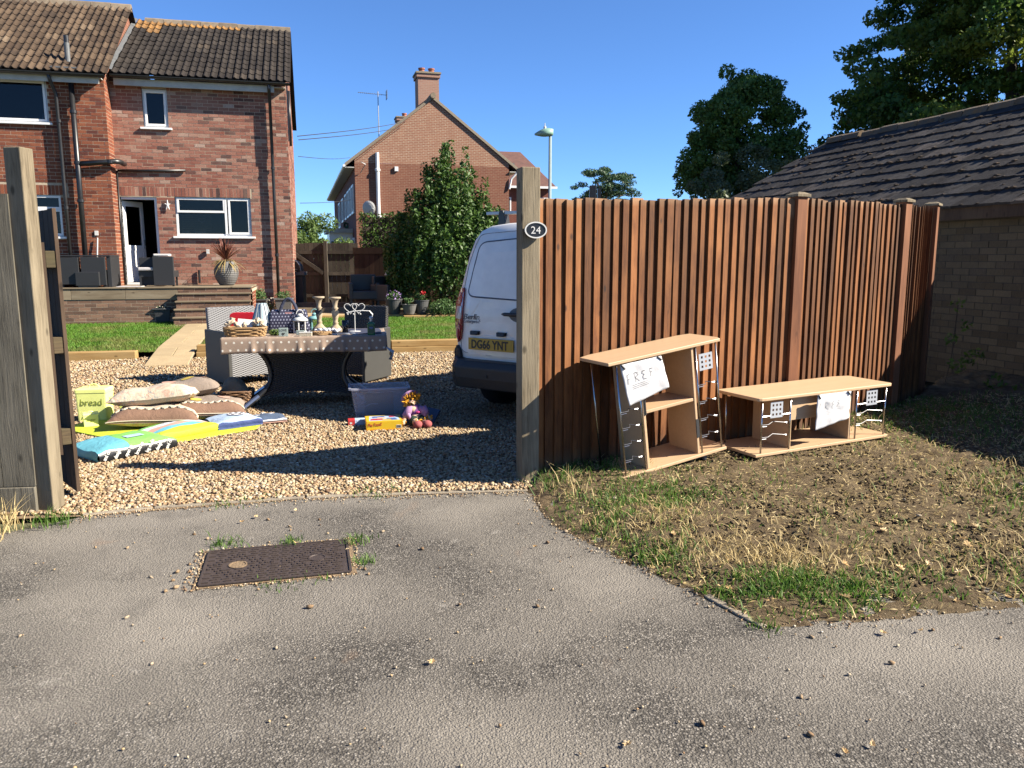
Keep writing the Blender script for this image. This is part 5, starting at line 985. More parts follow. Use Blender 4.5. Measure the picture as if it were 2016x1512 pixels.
cp = thing('cordyline_pot', hp_(-1.45, -.75, .918), 0, 'ribbed grey urn with a spiky bronze cordyline on the terrace', 'plant pot')
pr = [(.13, 0)]; 
for i in range(26): u = i / 25; q = .13 + .135 * math.sin(math.pi * (.06 + u * .80)) ** 1.0; pr.append((q + (.006 if i % 2 else 0), .01 + u * .52))
pr += [(.20, .54), (.19, .54), (.17, .46)]; MB().lathe(pr, 28).obj('urn', 'pot_grey', cp)
def strap(o, n, m, l0, l1, up, name, droop):
    V, F, rr_ = [], [], []
    for i in range(n):
        a = rng.uniform(0, 6.283); L = rng.uniform(l0, l1); el = rng.uniform(*up); d = np.array([math.cos(a) * math.cos(el), math.sin(a) * math.cos(el), math.sin(el)]); s = np.array([-math.sin(a), math.cos(a), 0]) * .016; k = len(V)
        for j, t in enumerate((0, .35, .7, 1)):
            p_ = np.array([0, 0, .56]) + d * L * t + np.array([0, 0, -droop * t * t * L]); wq = (.6, 1, .7, .05)[j]; V += [p_ - s * wq, p_ + s * wq]
        for j in range(3): F.append((k + 2 * j, k + 2 * j + 1, k + 2 * j + 3, k + 2 * j + 2))
        rr_ += [rng.random()] * 8
    link(name, npmesh(name, np.array(V), np.array(F), rr_), m, o)
strap(cp, 85, 'leaf_cord', .45, .66, (.55, 1.5), 'leaves', .15); strap(cp, 34, 'leaf_cordy', .38, .55, (-.1, .5), 'pale_leaves', .65); MB().tube([(0, 0, .45), (0, 0, .62)], .03, 8).obj('stem', 'bark', cp)
bm_ = tag(MB().box(-.25, .25, -.25, .25, 0, .012).obj('door_mat', 'cush_white'), 'pale door mat on the terrace below the open door', 'mat'); bm_.location = hp_(-3.35, -1.2, .918); bm_.rotation_euler = (0, 0, R(12.5))
tw = tag(MB().tube([(0, 0, 0), (.06, .08, 1.05)], .014, 6).obj('broom_handle', 'white_paint'), 'short pale stick leaning on the main brick wall', 'stick'); tw.location = hp_(-4.18, -.62, .918)
# ---------------------------------------------------------------- the van
VN = thing('parked_van', (.08, 7.09, 0), -35, 'white panel van parked behind the fence, rear doors facing the gateway', 'van')
OUT = [(.80, .36), (.845, .50), (.855, .70), (.855, .95), (.835, 1.15), (.80, 1.32), (.745, 1.54), (.69, 1.68), (.62, 1.765), (.50, 1.812), (.30, 1.832), (.0, 1.84)]
ring = [(x, z) for x, z in OUT] + [(-x, z) for x, z in OUT[-2::-1]]          # right bottom -> over the roof -> left bottom
ring += [(-.4, .33), (.0, .33), (.4, .33)]
CZ = .98
def lean(z): return max(0, z - 1.0) * .13
def rear_s(x, z):
    dx, dz = x, z - CZ; best = 0
    for (a, b) in zip(ring, ring[1:] + ring[:1]):
        ex, ez = b[0] - a[0], b[1] - a[1]; det = dx * (-ez) + ex * dz
        if abs(det) < 1e-9: continue
        t = (a[0] * (-ez) + ex * (a[1] - CZ)) / det; u = (dx * (a[1] - CZ) - dz * a[0]) / det
        if t > 0 and -1e-6 <= u <= 1 + 1e-6: best = max(best, 1 / t)
    return best
def rear_y(x, z): return .02 + lean(z) + .13 * min(rear_s(x, z), 1) ** 7
rings = []
for s in (.02, .3, .55, .7, .8, .87, .92, .96, .985, 1.0):
    rings.append([(x * s, .02 + lean(CZ + (z - CZ) * s) + .13 * s ** 7, CZ + (z - CZ) * s) for x, z in ring])
def front(y):                                       # roof height scale along the body
    if y < 2.55: return 1.0
    for (a, b, c, d) in ((2.55, 1.0, 3.35, .42), (3.35, .42, 4.1, .28), (4.1, .28, 4.32, .05), (4.32, .05, 4.4, -.15)):
        if y <= c: return b + (d - b) * (y - a) / (c - a)
    return -.15
for y in (.30, .6, 1.2, 2.0, 2.55, 2.8, 3.1, 3.35, 3.7, 4.0, 4.15, 4.3, 4.38):
    k = front(y); tp = .95 + (1.84 - .95) * k; nar = 1 - max(0, y - 3.6) ** 2 * .18
    rings.append([(x * nar, y + (lean(z) if y < 1 else 0), z if z < .9 else .9 + (z - .9) * (tp - .9) / .94) for x, z in ring])
VB = MB().loft(rings, True, True, True).obj('body', 'van_white', VN, smooth=True)
def on_rear(pts, off): return [(x, rear_y(x, z) - off, z) for x, z in pts]
def rpatch(name, poly, off, m, parent, th=.02, bevel=.004):   # a plate that follows the rear surface
    cx = sum(p[0] for p in poly) / len(poly); cz = sum(p[1] for p in poly) / len(poly); rs = []
    for s in (1., .6, .15): rs.append([(cx + (x - cx) * s, rear_y(cx + (x - cx) * s, cz + (z - cz) * s) - off, cz + (z - cz) * s) for x, z in poly])
    rs.insert(0, [(x, rear_y(x, z) + th, z) for x, z in poly]); return MB().loft(rs, True, False, True).obj(name, m, parent, bevel=bevel)
def rline(name, pts, w_, off, m, parent): return MB().tube(on_rear(pts, off), w_, 6).obj(name, m, parent)
def rounded(pts, n=5, k=.25):
    out = []
    for i in range(len(pts)):
        a, b, c = Vector(pts[i - 1]), Vector(pts[i]), Vector(pts[(i + 1) % len(pts)]); p0, p1 = b.lerp(a, k), b.lerp(c, k)
        for j in range(n + 1): t = j / n; out.append(tuple(p0.lerp(b, t).lerp(b.lerp(p1, t), t)))
    return out
dens = lambda P_, n=4: [tuple(Vector(a).lerp(Vector(b), j / n)) for a, b in zip(P_, P_[1:] + P_[:1]) for j in range(n)]
WP = rounded([(-.70, 1.00), (-.585, 1.69), (-.02, 1.735), (-.02, .985)], 6, .16)
DOOR = rpatch('rear_door', dens(rounded([(-.735, .62), (-.75, 1.0), (-.70, 1.45), (-.60, 1.735), (.13, 1.775), (.13, .60)], 4, .12), 2), .004, 'van_white', VN, .01, .003)
WPO = rounded([(-.655, 1.155), (-.555, 1.655), (.09, 1.70), (.09, 1.13)], 6, .14)
rpatch('blind_window', dens(WPO, 2), .010, 'van_white', DOOR, .004, .003)
rline('panel_groove_line', dens(WPO, 3) + [WPO[0]], .008, .006, 'van_line', DOOR)  # groove of the stamped panel, its shade drawn as a dark tube
rline('door_gap', dens(rounded([(-.735, .62), (-.75, 1.0), (-.70, 1.45), (-.60, 1.735), (.13, 1.775), (.13, .60)], 4, .12), 3), .0025, .0055, 'van_grey', VN)
RD = rpatch('rear_door', dens(rounded([(.14, .60), (.14, 1.775), (.60, 1.735), (.70, 1.45), (.75, 1.0), (.735, .62)], 4, .12), 2), .004, 'van_white', VN, .01, .003)
rpatch('plate_recess', dens(rounded([(-.66, .60), (-.655, .80), (-.10, .80), (.08, .60)], 4, .12), 2), .008, 'van_grey' if False else 'van_white', DOOR, .002, .006)
# lights
for s in (-1, 1):
    f_ = lambda P_: [(s * x, z) for x, z in P_]
    L1 = rpatch('tail_lamp', dens(rounded(f_([(-.70, 1.235), (-.79, 1.235), (-.86, 1.10), (-.868, .82), (-.80, .70), (-.725, .74), (-.70, .86)]), 3, .25), 2), .024, 'lens_red', VN, .05, .006)
    rpatch('clear_lens', dens(rounded(f_([(-.712, 1.06), (-.83, 1.055), (-.845, .935), (-.715, .935)]), 3, .15), 2), .028, 'lens_clear', L1, .002)
    el = lambda cx, cz, a, b: [(s * (cx + a * math.cos(t)), cz + b * math.sin(t)) for t in [2 * math.pi * k / 16 for k in range(16)]]
    rpatch('round_lens', el(-.785, .82, .055, .085), .032, 'lens_pink', L1, .002); rpatch('round_lens', el(-.765, 1.13, .042, .060), .030, 'lens_pink', L1, .002)
# bumper wraps the corners
bp = []
for u in [k / 24 for k in range(25)]:
    x = -.93 + 1.86 * u; e = abs(x) / .93; yb = -.10 + .34 * max(0, (e - .70) / .30) ** 2.0
    bp.append([(x * (1 - .012), yb + .02, .30), (x, yb, .40), (x, yb - .005, .50), (x * .985, yb + .03, .56 + .04 * max(0, (e - .8) / .2)), (x * .93, yb + .20, .57 + .05 * max(0, (e - .8) / .2)), (x * .92, yb + .22, .32)])
BM = MB().loft(bp, True, True, True).obj('bumper', 'bumper', VN, smooth=False, bevel=.012)
for s in (-1, 1): rpatch('bumper_corner', dens(rounded([(s * .868, .48), (s * .87, .64), (s * .80, .685), (s * .735, .64), (s * .70, .48)], 4, .25), 2), .038, 'bumper', BM, .05, .012)
for x in (-.72, -.32, .32, .72): MB().lathe([(.016, -.004), (.016, .01)], 12).obj('parking_sensor', 'charcoal', BM).matrix_local = Matrix.Translation((x, -.10 + .34 * max(0, (abs(x) / .93 - .70) / .30) ** 2, .43)) @ Matrix.Rotation(R(90), 4, 'X')
# number plate, badge, handle, plate lamps
NP = MB().box(-.26, .26, -.004, .004, -.056, .056).obj('number_plate', 'plate_yellow', DOOR, bevel=.003); NP.location = (-.335, rear_y(-.335, .715) - .028, .715)
text('characters', 'DG66 YNT', .112, 'ink', NP, (-.225, -.0055, -.0395), (R(90), 0, 0), .0012, 'LEFT', 0, .80, .0028)
MB().add([(-.245, -.0055, .008), (-.245, -.0055, -.008), (-.235, -.0055, 0)], [(0, 1, 2)]).obj('mark', 'print_red', NP)
for x in (-.53, -.22): MB().add([(x - .05, -.0, -.016), (x + .05, 0, -.016), (x + .058, 0, .02), (x - .055, 0, .02), (x - .04, -.03, -.018), (x + .035, -.03, -.018), (x + .045, -.02, .016), (x - .05, -.02, .016)], [(4, 5, 6, 7), (0, 1, 5, 4), (1, 2, 6, 5), (2, 3, 7, 6), (3, 0, 4, 7)]).obj('plate_lamp', 'bumper', DOOR, bevel=.004).location = (0, rear_y(x, .805) - .012, .815)
HC = [(.115 * math.cos(t) - .03, 1.0 + .068 * math.sin(t)) for t in [2 * math.pi * k / 20 for k in range(20)]]
rpatch('handle_cup', HC, .006, 'van_grey', DOOR, .002); m = MB(); m.tube([(x, rear_y(-.05, .9) - .035 - .01 * math.sin((x + .2) * 10), 1.005) for x in (-.20, -.17, -.10, 0, .08)], [.008, .017, .018, .018, .014], 10); m.obj('door_handle', 'bumper', DOOR, smooth=True)
bq = text('badge', 'Berlingo', .075, 'van_grey', DOOR, (-.675, rear_y(-.6, .95) - .016, .940), (R(88), 0, R(3)), .003, 'LEFT', .25, 1.05); text('badge', 'Enterprise', .045, 'van_line', DOOR, (-.675, rear_y(-.6, .91) - .016, .906), (R(88), 0, R(3)), .002, 'LEFT', .2)
# side features, wheels, roof bars
for s in (-1, 1):
    MB().box(min(s * .858, s * .875), max(s * .858, s * .875), .4, 3.1, .55, .66).obj('rubbing_strip', 'bumper', VN, bevel=.005); MB().box(min(s * .79, s * .806), max(s * .79, s * .806), 2.0, 2.9, 1.12, 1.50).obj('side_window', 'charcoal', VN)
    for y in (.78, 3.5):
        wh = thing('tmp', (0, 0, 0), 0, '', ''); bpy.data.objects.remove(wh)
        T_ = Matrix.Translation((s * .76, y, .315)) @ Matrix.Rotation(R(90), 4, 'Y'); q = MB(); q.T = T_; q.lathe([(.20, -.09), (.30, -.10), (.315, -.07), (.315, .07), (.30, .10), (.20, .09)], 28); W_ = q.obj('wheel', 'tyre', VN, smooth=True); q = MB(); q.T = T_; q.lathe([(.20, -.07), (.18, -.085), (.05, -.075), (.05, .075), (.18, .085), (.20, .07)], 20); q.obj('rim', 'steel', W_)
    MB().box(s * 1.0 - .10, s * 1.0 + .10, 2.9, 3.02, 1.05, 1.25).obj('mirror', 'bumper', VN, bevel=.02)
MB().add([(-.62, 2.58, 1.80), (.62, 2.58, 1.80), (.74, 3.36, 1.30), (-.74, 3.36, 1.30)], [(0, 1, 2, 3)]).obj('windscreen', 'charcoal', VN).location = (0, .0, .015)
for y in (.42, 1.9):
    rb = MB().box(-.70, .70, y, y + .055, 1.925, 1.955).obj('roof_bar', 'alu', VN, bevel=.004)
    for s in (-1, 1): MB().prism([(s * .50 - .05, 1.79), (s * .50 + .045, 1.79), (s * .50 + .02, 1.93), (s * .50 + .01, 1.965), (s * .50 - .035, 1.965), (s * .50 - .045, 1.92)], y - .01, y + .07).obj('bar_foot', 'black_pl', rb, bevel=.004)

# ---------------------------------------------------------------- the table and its chairs
TB = thing('patio_table', (-2.14, 8.22, 0), 11, 'dark rattan garden table with splayed metal feet on the gravel', 'table')
MB().box(-.76, .76, -.44, .44, .70, .735).obj('table_top', 'rattan_dk', TB, bevel=.004)
legx = lambda t: .50 - .20 * math.sin(math.pi * min(t, 1)) ** 1.0 * 1 + .15 * (1 - t) ** 2          # t 0 floor .. 1 top
for sx in (-1, 1):
    for sy in (-1, 1):
        P_ = []
        for k in range(11): t = k / 10; z = .70 * t; x = .36 + .20 * (2 * t - 1) ** 2 + (.10 * (1 - t * 3) if t < .33 else 0); P_.append((sx * x, sy * (.25 + .10 * (2 * t - 1) ** 2 + (.04 * (1 - t * 3) if t < .33 else 0)), z))
        L_ = MB().tube(P_, .026, 8).obj('leg', 'black_pl', TB, smooth=True); MB().tube([P_[0], Vector(P_[0]).lerp(Vector(P_[2]), .95)], .027, 8).obj('metal_foot', 'silver_leg', L_)
def skirt(y, flip):
    rows = []
    for k in range(9): t = .17 + .83 * k / 8; x = .36 + .20 * (2 * t - 1) ** 2 + (.10 * (1 - t * 3) if t < .33 else 0); z = .70 * t; yy = y * (.25 + .10 * (2 * t - 1) ** 2) / .25; rows.append([(-x + 2 * x * j / 10, yy, z + (.05 * (1 - (2 * j / 10 - 1) ** 2) if k == 0 else 0)) for j in range(11)])
    return rows
for s in (-1, 1):
    rr_ = skirt(.25 * s, s); MB().loft(rr_, False, False, False).obj('woven_panel', 'rattan_dk', TB)
    q = []
    for k in range(9): t = .17 + .83 * k / 8; x = .36 + .20 * (2 * t - 1) ** 2 + (.10 * (1 - t * 3) if t < .33 else 0); w_ = .25 + .10 * (2 * t - 1) ** 2; q.append([(s * x, -w_ + 2 * w_ * j / 6, .70 * t) for j in range(7)])
    MB().loft(q, False, False, False).obj('woven_panel', 'rattan_dk', TB)
CL = MB(); nx, prof = 90, [(.42, .740), (.2, .739), (0, .739), (-.2, .739), (-.43, .741), (-.445, .738), (-.450, .725), (-.452, .69), (-.455, .65), (-.458, .61), (-.460, .585)]
arc = [0]; 
for a, b in zip(prof[:-1], prof[1:]): arc.append(arc[-1] + math.hypot(a[0] - b[0], a[1] - b[1]))
rows = []; folds = [-.50, -.35, -.05, .17, .37, .62]
for i, (y, z) in enumerate(prof):
    row = []
    for j in range(nx + 1):
        x = -.80 + 1.60 * j / nx; d = max(0, (.735 - z)) / .15; w_ = sum(.022 * math.exp(-((x - c) / .018) ** 2) - .010 * math.exp(-((x - c - .045) / .03) ** 2) for c in folds); row.append((x, y - d * (w_ + .006 * math.sin(x * 11)), z + .004 * d * math.sin(x * 9)))
    rows.append(row)
CL.loft(rows, False, False, False); nv = nx + 1
me = bpy.data.meshes.new('tablecloth'); me.from_pydata(CL.v, [], CL.f); ul = me.uv_layers.new(name='UVMap')
for l in me.loops: vi = l.vertex_index; ul.data[l.index].uv = (CL.v[vi][0] + 5, arc[vi // nv] + .014)
me.materials.append(MT['dot_cloth']); cl = link('tablecloth', me, None, None, True); cl.location = TB.location; cl.rotation_euler = TB.rotation_euler; sm = cl.modifiers.new('s', 'SOLIDIFY'); sm.thickness = .002
tag(cl, 'taupe oilcloth with white polka dots hanging over the table front', 'tablecloth')
def rattan_chair(loc, ang, label, m, panel):
    """box armchair facing local -y"""
    o = thing('rattan_chair', loc, ang, label, 'chair', 'grey rattan chairs at the table'); W = .31
    MB().box(-W, W, -.30, .24, .12, .40).obj('seat_base', m, o, bevel=.012); MB().box(-W + .05, W - .05, -.28, .22, .405, .47).obj('seat_cushion', 'white_cloth', o, bevel=.02)
    MB().add([(-W, .22, .12), (W, .22, .12), (W, .30, .12), (-W, .30, .12), (-W, .28, .92), (W, .28, .92), (W, .34, .92), (-W, .34, .92)], [(0, 1, 5, 4), (1, 2, 6, 5), (2, 3, 7, 6), (3, 0, 4, 7), (4, 5, 6, 7), (0, 3, 2, 1)]).obj('backrest', m, o, bevel=.012)
    for s in (-1, 1): MB().box(s * (W + .02) - .022, s * (W + .02) + .022, -.31, .30, .04, .66).obj('arm_panel', panel, o, bevel=.01)
    for x in (-W, W):
        for y in (-.28, .26): MB().tube([(x, y, 0), (x, y, .13)], .018, 8).obj('leg', 'alu', o)
    return o
def at_corner(P_, ang, lx, ly): v = Matrix.Rotation(R(ang), 2) @ Vector((lx, ly)); return (P_[0] - v[0], P_[1] - v[1], 0)
rattan_chair(at_corner((-3.30, 9.15), 45, -.33, -.31), 45, 'pale grey rattan armchair at the left end of the table', 'rattan', 'dgrey')
rattan_chair(at_corner((-1.78, 9.35), -22, .33, -.31), -22, 'dark grey rattan armchair behind the right end of the table', 'rattan_dk', 'dgrey')
BIG = ('red_box', 'bottle_vase', 'handbag', 'candle_lantern', 'candlestick', 'wire_hearts')      # drawn a fifth larger
# things on the table (table frame)
TT = Matrix.Translation(TB.location) @ Matrix.Rotation(R(11), 4, 'Z'); TTI = TT.inverted()
def tt(x, y, z=.743): return tuple(TT @ Vector((x, y, z)))
def tl(wx, wy): v = TTI @ Vector((wx, wy, 0)); return v.x, v.y
def on_table(name, wx, wy, label, cat, rz=11, group=None): x, y = tl(wx, wy); y = max(-.40, min(.40, y)); x = max(-.74, min(.74, x)); o = thing(name, tt(x, y), rz, label, cat, group); o.scale = (1.2,) * 3 if name in BIG else (1,) * 3; return o
def basket(o, w_, d, h, m, flare=1.25, nst=18, rows=6):
    for i in range(rows):
        z = h * (i + .5) / rows; f = 1 + (flare - 1) * z / h; P_ = []
        n = 48
        for k in range(n + 1): a = 2 * math.pi * k / n; cx = abs(math.cos(a)) ** .5 * math.copysign(1, math.cos(a)); cy = abs(math.sin(a)) ** .5 * math.copysign(1, math.sin(a)); wv = .006 * math.cos(a * nst + math.pi * i); P_.append((cx * (w_ / 2 * f + wv), cy * (d / 2 * f + wv), z))
        MB().tube(P_, h / rows * .55, 5, False).obj('weaver', m, o)
    MB().lathe([(.5, 0), (.5, .006), (0, .006)], 24, sx=w_ * .98, sy=d * .98).obj('base', m, o)
    P_ = [(abs(math.cos(a)) ** .5 * math.copysign(1, math.cos(a)) * w_ / 2 * flare, abs(math.sin(a)) ** .5 * math.copysign(1, math.sin(a)) * d / 2 * flare, h) for a in [2 * math.pi * k / 40 for k in range(41)]]; MB().tube(P_, .011, 6, False).obj('rim', m, o)
sb = on_table('shell_basket', -2.66, 7.84, 'oblong wicker basket on the tablecloth, heaped with seashells', 'basket'); basket(sb, .36, .17, .085, 'wicker_tan', 1.12, 10, 5)
for k in range(46):
    x, y = random.uniform(-.19, .19), random.uniform(-.07, .07); z = .085 + .04 * random.random() + .045 * max(0, 1 - abs(abs(x) - .12) / .08); s = random.uniform(.014, .028)
    o = MB(); o.lathe([(.15 * s, -s), (s, -.55 * s), (.75 * s, -.1 * s), (.45 * s, .5 * s), (.05 * s, 1.4 * s)], 7, sx=1, sy=.8); q = tag(o.obj('seashell', 'shell'), 'small cream and brown seashell heaped in the oblong wicker basket', 'shell', 'seashells in the basket')
    q.location = frame_rot(sb, (x, y, z)); q.rotation_euler = (random.uniform(0, 6), random.uniform(0, 6), 0)
nc = tag(MB().box(-.07, .07, -.0015, .0015, 0, .085).obj('price_card', 'card_white'), 'blank white card propped among the seashells', 'card'); nc.location = frame_rot(sb, (.0, -.03, .09)); nc.rotation_euler = (R(-22), R(6), R(14))
rb_ = on_table('red_box', -2.86, 8.40, 'bright red plastic case with a cut-out front standing behind the shells', 'box')
MB().prism(rounded([(-.115, 0), (-.115, .165), (.115, .165), (.115, 0), (.07, 0), (.055, .075), (-.055, .075), (-.07, 0)], 3, .18), -.035, .035).obj('body', 'red_box', rb_, bevel=.006); MB().box(-.06, .06, -.02, .03, .01, .072).obj('cards', 'purple_wool', rb_)
vs = on_table('bottle_vase', -2.60, 8.20, 'pale blue fluted bottle vase on the table', 'vase'); n = 40; rings = []
for u in [k / 14 for k in range(15)]:
    q = .078 if u < .02 else (.078 + .022 * math.sin(math.pi * min(u / .5, 1))) * 1 if u < .25 else .1 - .062 * ((u - .25) / .75) ** .9
    rings.append([(q * (1 + .03 * math.cos(10 * a)) * math.cos(a), q * (1 + .03 * math.cos(10 * a)) * math.sin(a), .255 * u) for a in [2 * math.pi * k / n for k in range(n)]])
MB().loft(rings).obj('body', 'vase', vs, smooth=True)
for k in range(10): a = 2 * math.pi * (k + .5) / 10; MB().tube([(rings[i][0][0] * .992 * math.cos(a), rings[i][0][0] * .992 * math.sin(a) * 1, .255 * i / 14) for i in range(0, 15, 2)], .006, 5).obj('stripe', 'vase_grey', vs)
bg_ = on_table('handbag', -2.33, 8.24, 'navy sprigged handbag with a pink label standing on the table', 'handbag')
MB().loft([[(-w_, -d, z), (w_, -d, z), (w_, d, z), (-w_, d, z)] for w_, d, z in ((.172, .075, 0), (.175, .08, .03), (.16, .07, .12), (.150, .05, .185), (.145, .03, .20))]).obj('body', 'bag_navy', bg_, bevel=.012)
for y in (-.035, .035):
    MB().tube([(-.075 + .15 * (k / 14) * 1, y - .012, .165 + .13 * math.sin(math.pi * k / 14) ** .7) for k in range(15)], .011, 7).obj('handle', 'navy_cloth', bg_)
MB().box(-.028, .028, -.078, -.068, .135, .168).obj('label', 'bag_pink', bg_).rotation_euler = (R(-8), 0, 0)
MB().box(-.155, .155, -.088, -.075, .03, .115).obj('front_pocket', 'bag_navy', bg_, bevel=.006)
def lantern(o, m, h, r):
    MB().lathe([(r, 0), (r * 1.02, .012), (r * .9, .02)], 6).obj('base', m, o)
    for k in range(6): a = 2 * math.pi * k / 6; MB().tube([(r * .9 * math.cos(a), r * .9 * math.sin(a), .015), (r * .9 * math.cos(a), r * .9 * math.sin(a), h * .58)], .007, 5).obj('upright', m, o)
    MB().lathe([(r * 1.08, h * .57), (r * 1.05, h * .63), (r * .75, h * .72), (r * .35, h * .77), (r * .42, h * .78), (r * .45, h * .84), (r * .25, h * .9), (0.001, h * .91)], 24).obj('domed_roof', m, o, smooth=True)
    MB().tube([(.03 * math.cos(t), 0, h * .9 + .035 * math.sin(t)) for t in [math.pi * k / 10 for k in range(11)]], .004, 5).obj('ring', m, o); MB().lathe([(r * .82, .02), (r * .82, h * .57)], 6, caps=False).obj('glazing', 'glass_clear', o)
lantern(on_table('candle_lantern', -2.20, 8.18, 'white metal candle lantern with a domed lid on the table', 'lantern', 30), 'white_paint', .185, .062)
lantern(on_table('candle_lantern', -2.14, 8.55, 'pale turquoise candle lantern behind the white one', 'lantern', 12), 'teal', .17, .058)
CPR = [(.062, 0), (.064, .018), (.058, .026), (.048, .034), (.030, .055), (.020, .072), (.028, .080), (.018, .090), (.022, .115), (.030, .145), (.024, .175), (.018, .195), (.030, .206), (.018, .218), (.022, .25), (.03, .275), (.044, .288), (.052, .292), (.052, .305), (.02, .303)]
for (wx, wy, lab) in ((-2.06, 8.42, 'turned whitewashed wooden candlestick with a dark heart, left of the pair'), (-1.86, 8.30, 'turned whitewashed wooden candlestick with a dark heart, right of the pair')):
    o = on_table('candlestick', wx, wy, lab, 'candlestick', 11, 'pair of candlesticks'); MB().lathe(CPR, 18).obj('stem', 'candle_wood', o, smooth=True)
    hh = [(.042 * (math.sin(t) ** 3) * .8, .0026 * (13 * math.cos(t) - 5 * math.cos(2 * t) - 2 * math.cos(3 * t) - math.cos(4 * t)) * .85) for t in [2 * math.pi * k / 24 for k in range(24)]]; q = MB().prism(hh, -.036, -.026).obj('heart', 'pot_dark', o, bevel=.002); q.location = (0, 0, .165)
lv = on_table('love_block', -2.27, 7.80, 'small grey-green wooden plaque with a heart at the table edge', 'plaque', 14); MB().box(-.045, .045, -.012, .012, 0, .085).obj('block', 'sage', lv, bevel=.003)
text('lettering', 'LOVE', .030, 'charcoal', lv, (-.040, -.0125, .052), (R(90), 0, 0), .0006); q = MB().prism([(x * .42, z * .42) for x, z in hh], -.0145, -.0125).obj('heart', 'charcoal', lv); q.location = (0, 0, .026)
l2 = on_table('heart_block', -2.15, 7.98, 'low grey wooden plaque with a tiny heart, behind the other plaque', 'plaque', 8); MB().box(-.04, .04, -.01, .01, 0, .045).obj('block', 'sage', l2, bevel=.003); q = MB().prism([(x * .25, z * .25) for x, z in hh], -.0125, -.0105).obj('heart', 'charcoal', l2); q.location = (0, 0, .024)
bx_ = on_table('cream_box', -2.06, 7.84, 'flat cream trinket box lying at the front of the table', 'box', 9); MB().box(-.062, .062, -.03, .03, 0, .032).obj('body', 'cream', bx_, bevel=.003); MB().box(-.064, .064, -.032, .032, .033, .040).obj('lid', 'card_white', bx_, bevel=.003)
wr = on_table('wicker_heart', -1.93, 7.95, 'pale twig wreath lying flat at the front of the table', 'wreath', 0)
for k in range(9): MB().tube([((.085 + .02 * math.sin(3 * a + k)) * math.cos(a), (.06 + .015 * math.cos(2 * a + k)) * math.sin(a), .02 + .014 * math.sin(4 * a + k * 1.3)) for a in [2 * math.pi * j / 22 for j in range(23)]], .006, 5).obj('twig', 'wicker_tan', wr)
wr2 = on_table('white_wreath', -1.93, 8.18, 'white pompom garland heaped behind the twig wreath', 'garland', 0)
for k in range(22): MB().ell((random.uniform(-.13, .13), random.uniform(-.05, .05), .02 + .02 * random.random()), (.022, .022, .018), 8, 6).obj('pompom', 'white_cloth', wr2, smooth=True)
gv = on_table('green_trinkets', -2.40, 7.90, 'small heap of yellow-green tissue beside the grey plaque', 'tissue', 0); C, N_ = lobes_points([(0, 0, .03), (.04, 0, .03)], [.04, .035], 140, .3); leaves('paper_shreds', C, .035, 'leaf_willow', gv, N_, 1.4)
ha = on_table('wire_hearts', -1.66, 8.32, 'white wire heart ornament with beads standing at the back of the table', 'ornament', 11)
for dx, s in ((-.035, 1.0), (.035, 1.0)): MB().tube([(dx + x * 1.6, 0, .21 + z * 1.4) for x, z in hh + hh[:1]], .0035, 5).obj('wire_heart', 'white_paint', ha)
MB().tube([(-.07, 0, .165), (-.02, 0, .178), (.06, 0, .185), (.13, 0, .18), (.155, 0, .15), (.145, 0, .12)], .005, 5).obj('wire_arm', 'white_paint', ha); MB().tube([(0, 0, 0), (0, 0, .18)], .004, 5).obj('wire_stem', 'white_paint', ha); MB().lathe([(.05, 0), (.05, .006), (0, .008)], 16).obj('base', 'white_paint', ha)
for x in (-.06, -.01, .05): MB().ell((x, 0, .155), (.007, .007, .007), 8, 6).obj('bead', 'white_paint', ha)
gl_ = on_table('drinking_glass', -1.74, 8.20, 'clear straight drinking glass near the right end of the table', 'glass', 0); MB().lathe([(.030, 0), (.034, .13), (.031, .13), (.027, .008), (.001, .008)], 20).obj('tumbler', 'glass_clear', gl_, smooth=True)
sn = on_table('sanitiser_bottle', -1.42, 7.93, 'green pump bottle of hand gel at the right front of the table', 'bottle', 11)
MB().loft([[(x * w_, y * d, z) for x, y in rounded([(-1, -1), (1, -1), (1, 1), (-1, 1)], 4, .3)] for w_, d, z in ((.036, .02, 0), (.038, .022, .01), (.038, .022, .115), (.03, .018, .128), (.012, .012, .135))]).obj('bottle', 'gel', sn, smooth=False); MB().box(-.028, .028, -.0245, -.0225, .02, .095).obj('label', 'gel_label', sn)
MB().prism([(.020 * math.cos(t), .075 + .009 * math.sin(t)) for t in [2 * math.pi * k / 16 for k in range(16)]], -.0262, -.0247).obj('label_mark', 'print_blue', sn); MB().lathe([(.012, .135), (.014, .15), (.012, .158), (.02, .17), (.018, .182), (.008, .19)], 14).obj('pump', 'white_paint', sn, smooth=True)
mr = on_table('glasses', -1.72, 7.98, 'small flat metal trinkets and spectacles on the dark cloth', 'trinkets', 0)
for x, y, rx in ((-.1, 0, .05), (.03, .05, .035), (.12, .02, .03), (.08, .1, .03), (-.2, .07, .05)): MB().lathe([(rx, 0), (rx, .006), (rx * .7, .012), (0, .012)], 16, (x, y, 0), sy=.6).obj('trinket', 'alu', mr)
dc = tag(MB().loft([[(-.45, -.32, .0), (.02, -.34, .003), (.08, -.33, -.02), (.085, -.33, -.16)], [(-.45, .10, .0), (.02, .10, .004), (.10, .09, -.02), (.11, .09, -.19)], [(-.45, .30, .0), (.02, .30, .003), (.08, .3, -.02), (.09, .3, -.14)]], False, False, False).obj('dark_throw', 'navy_cloth', None, True), 'navy cloth draped over the right end of the table', 'cloth'); dc.location = tt(.72, .05, .7445); dc.rotation_euler = (0, 0, R(11))
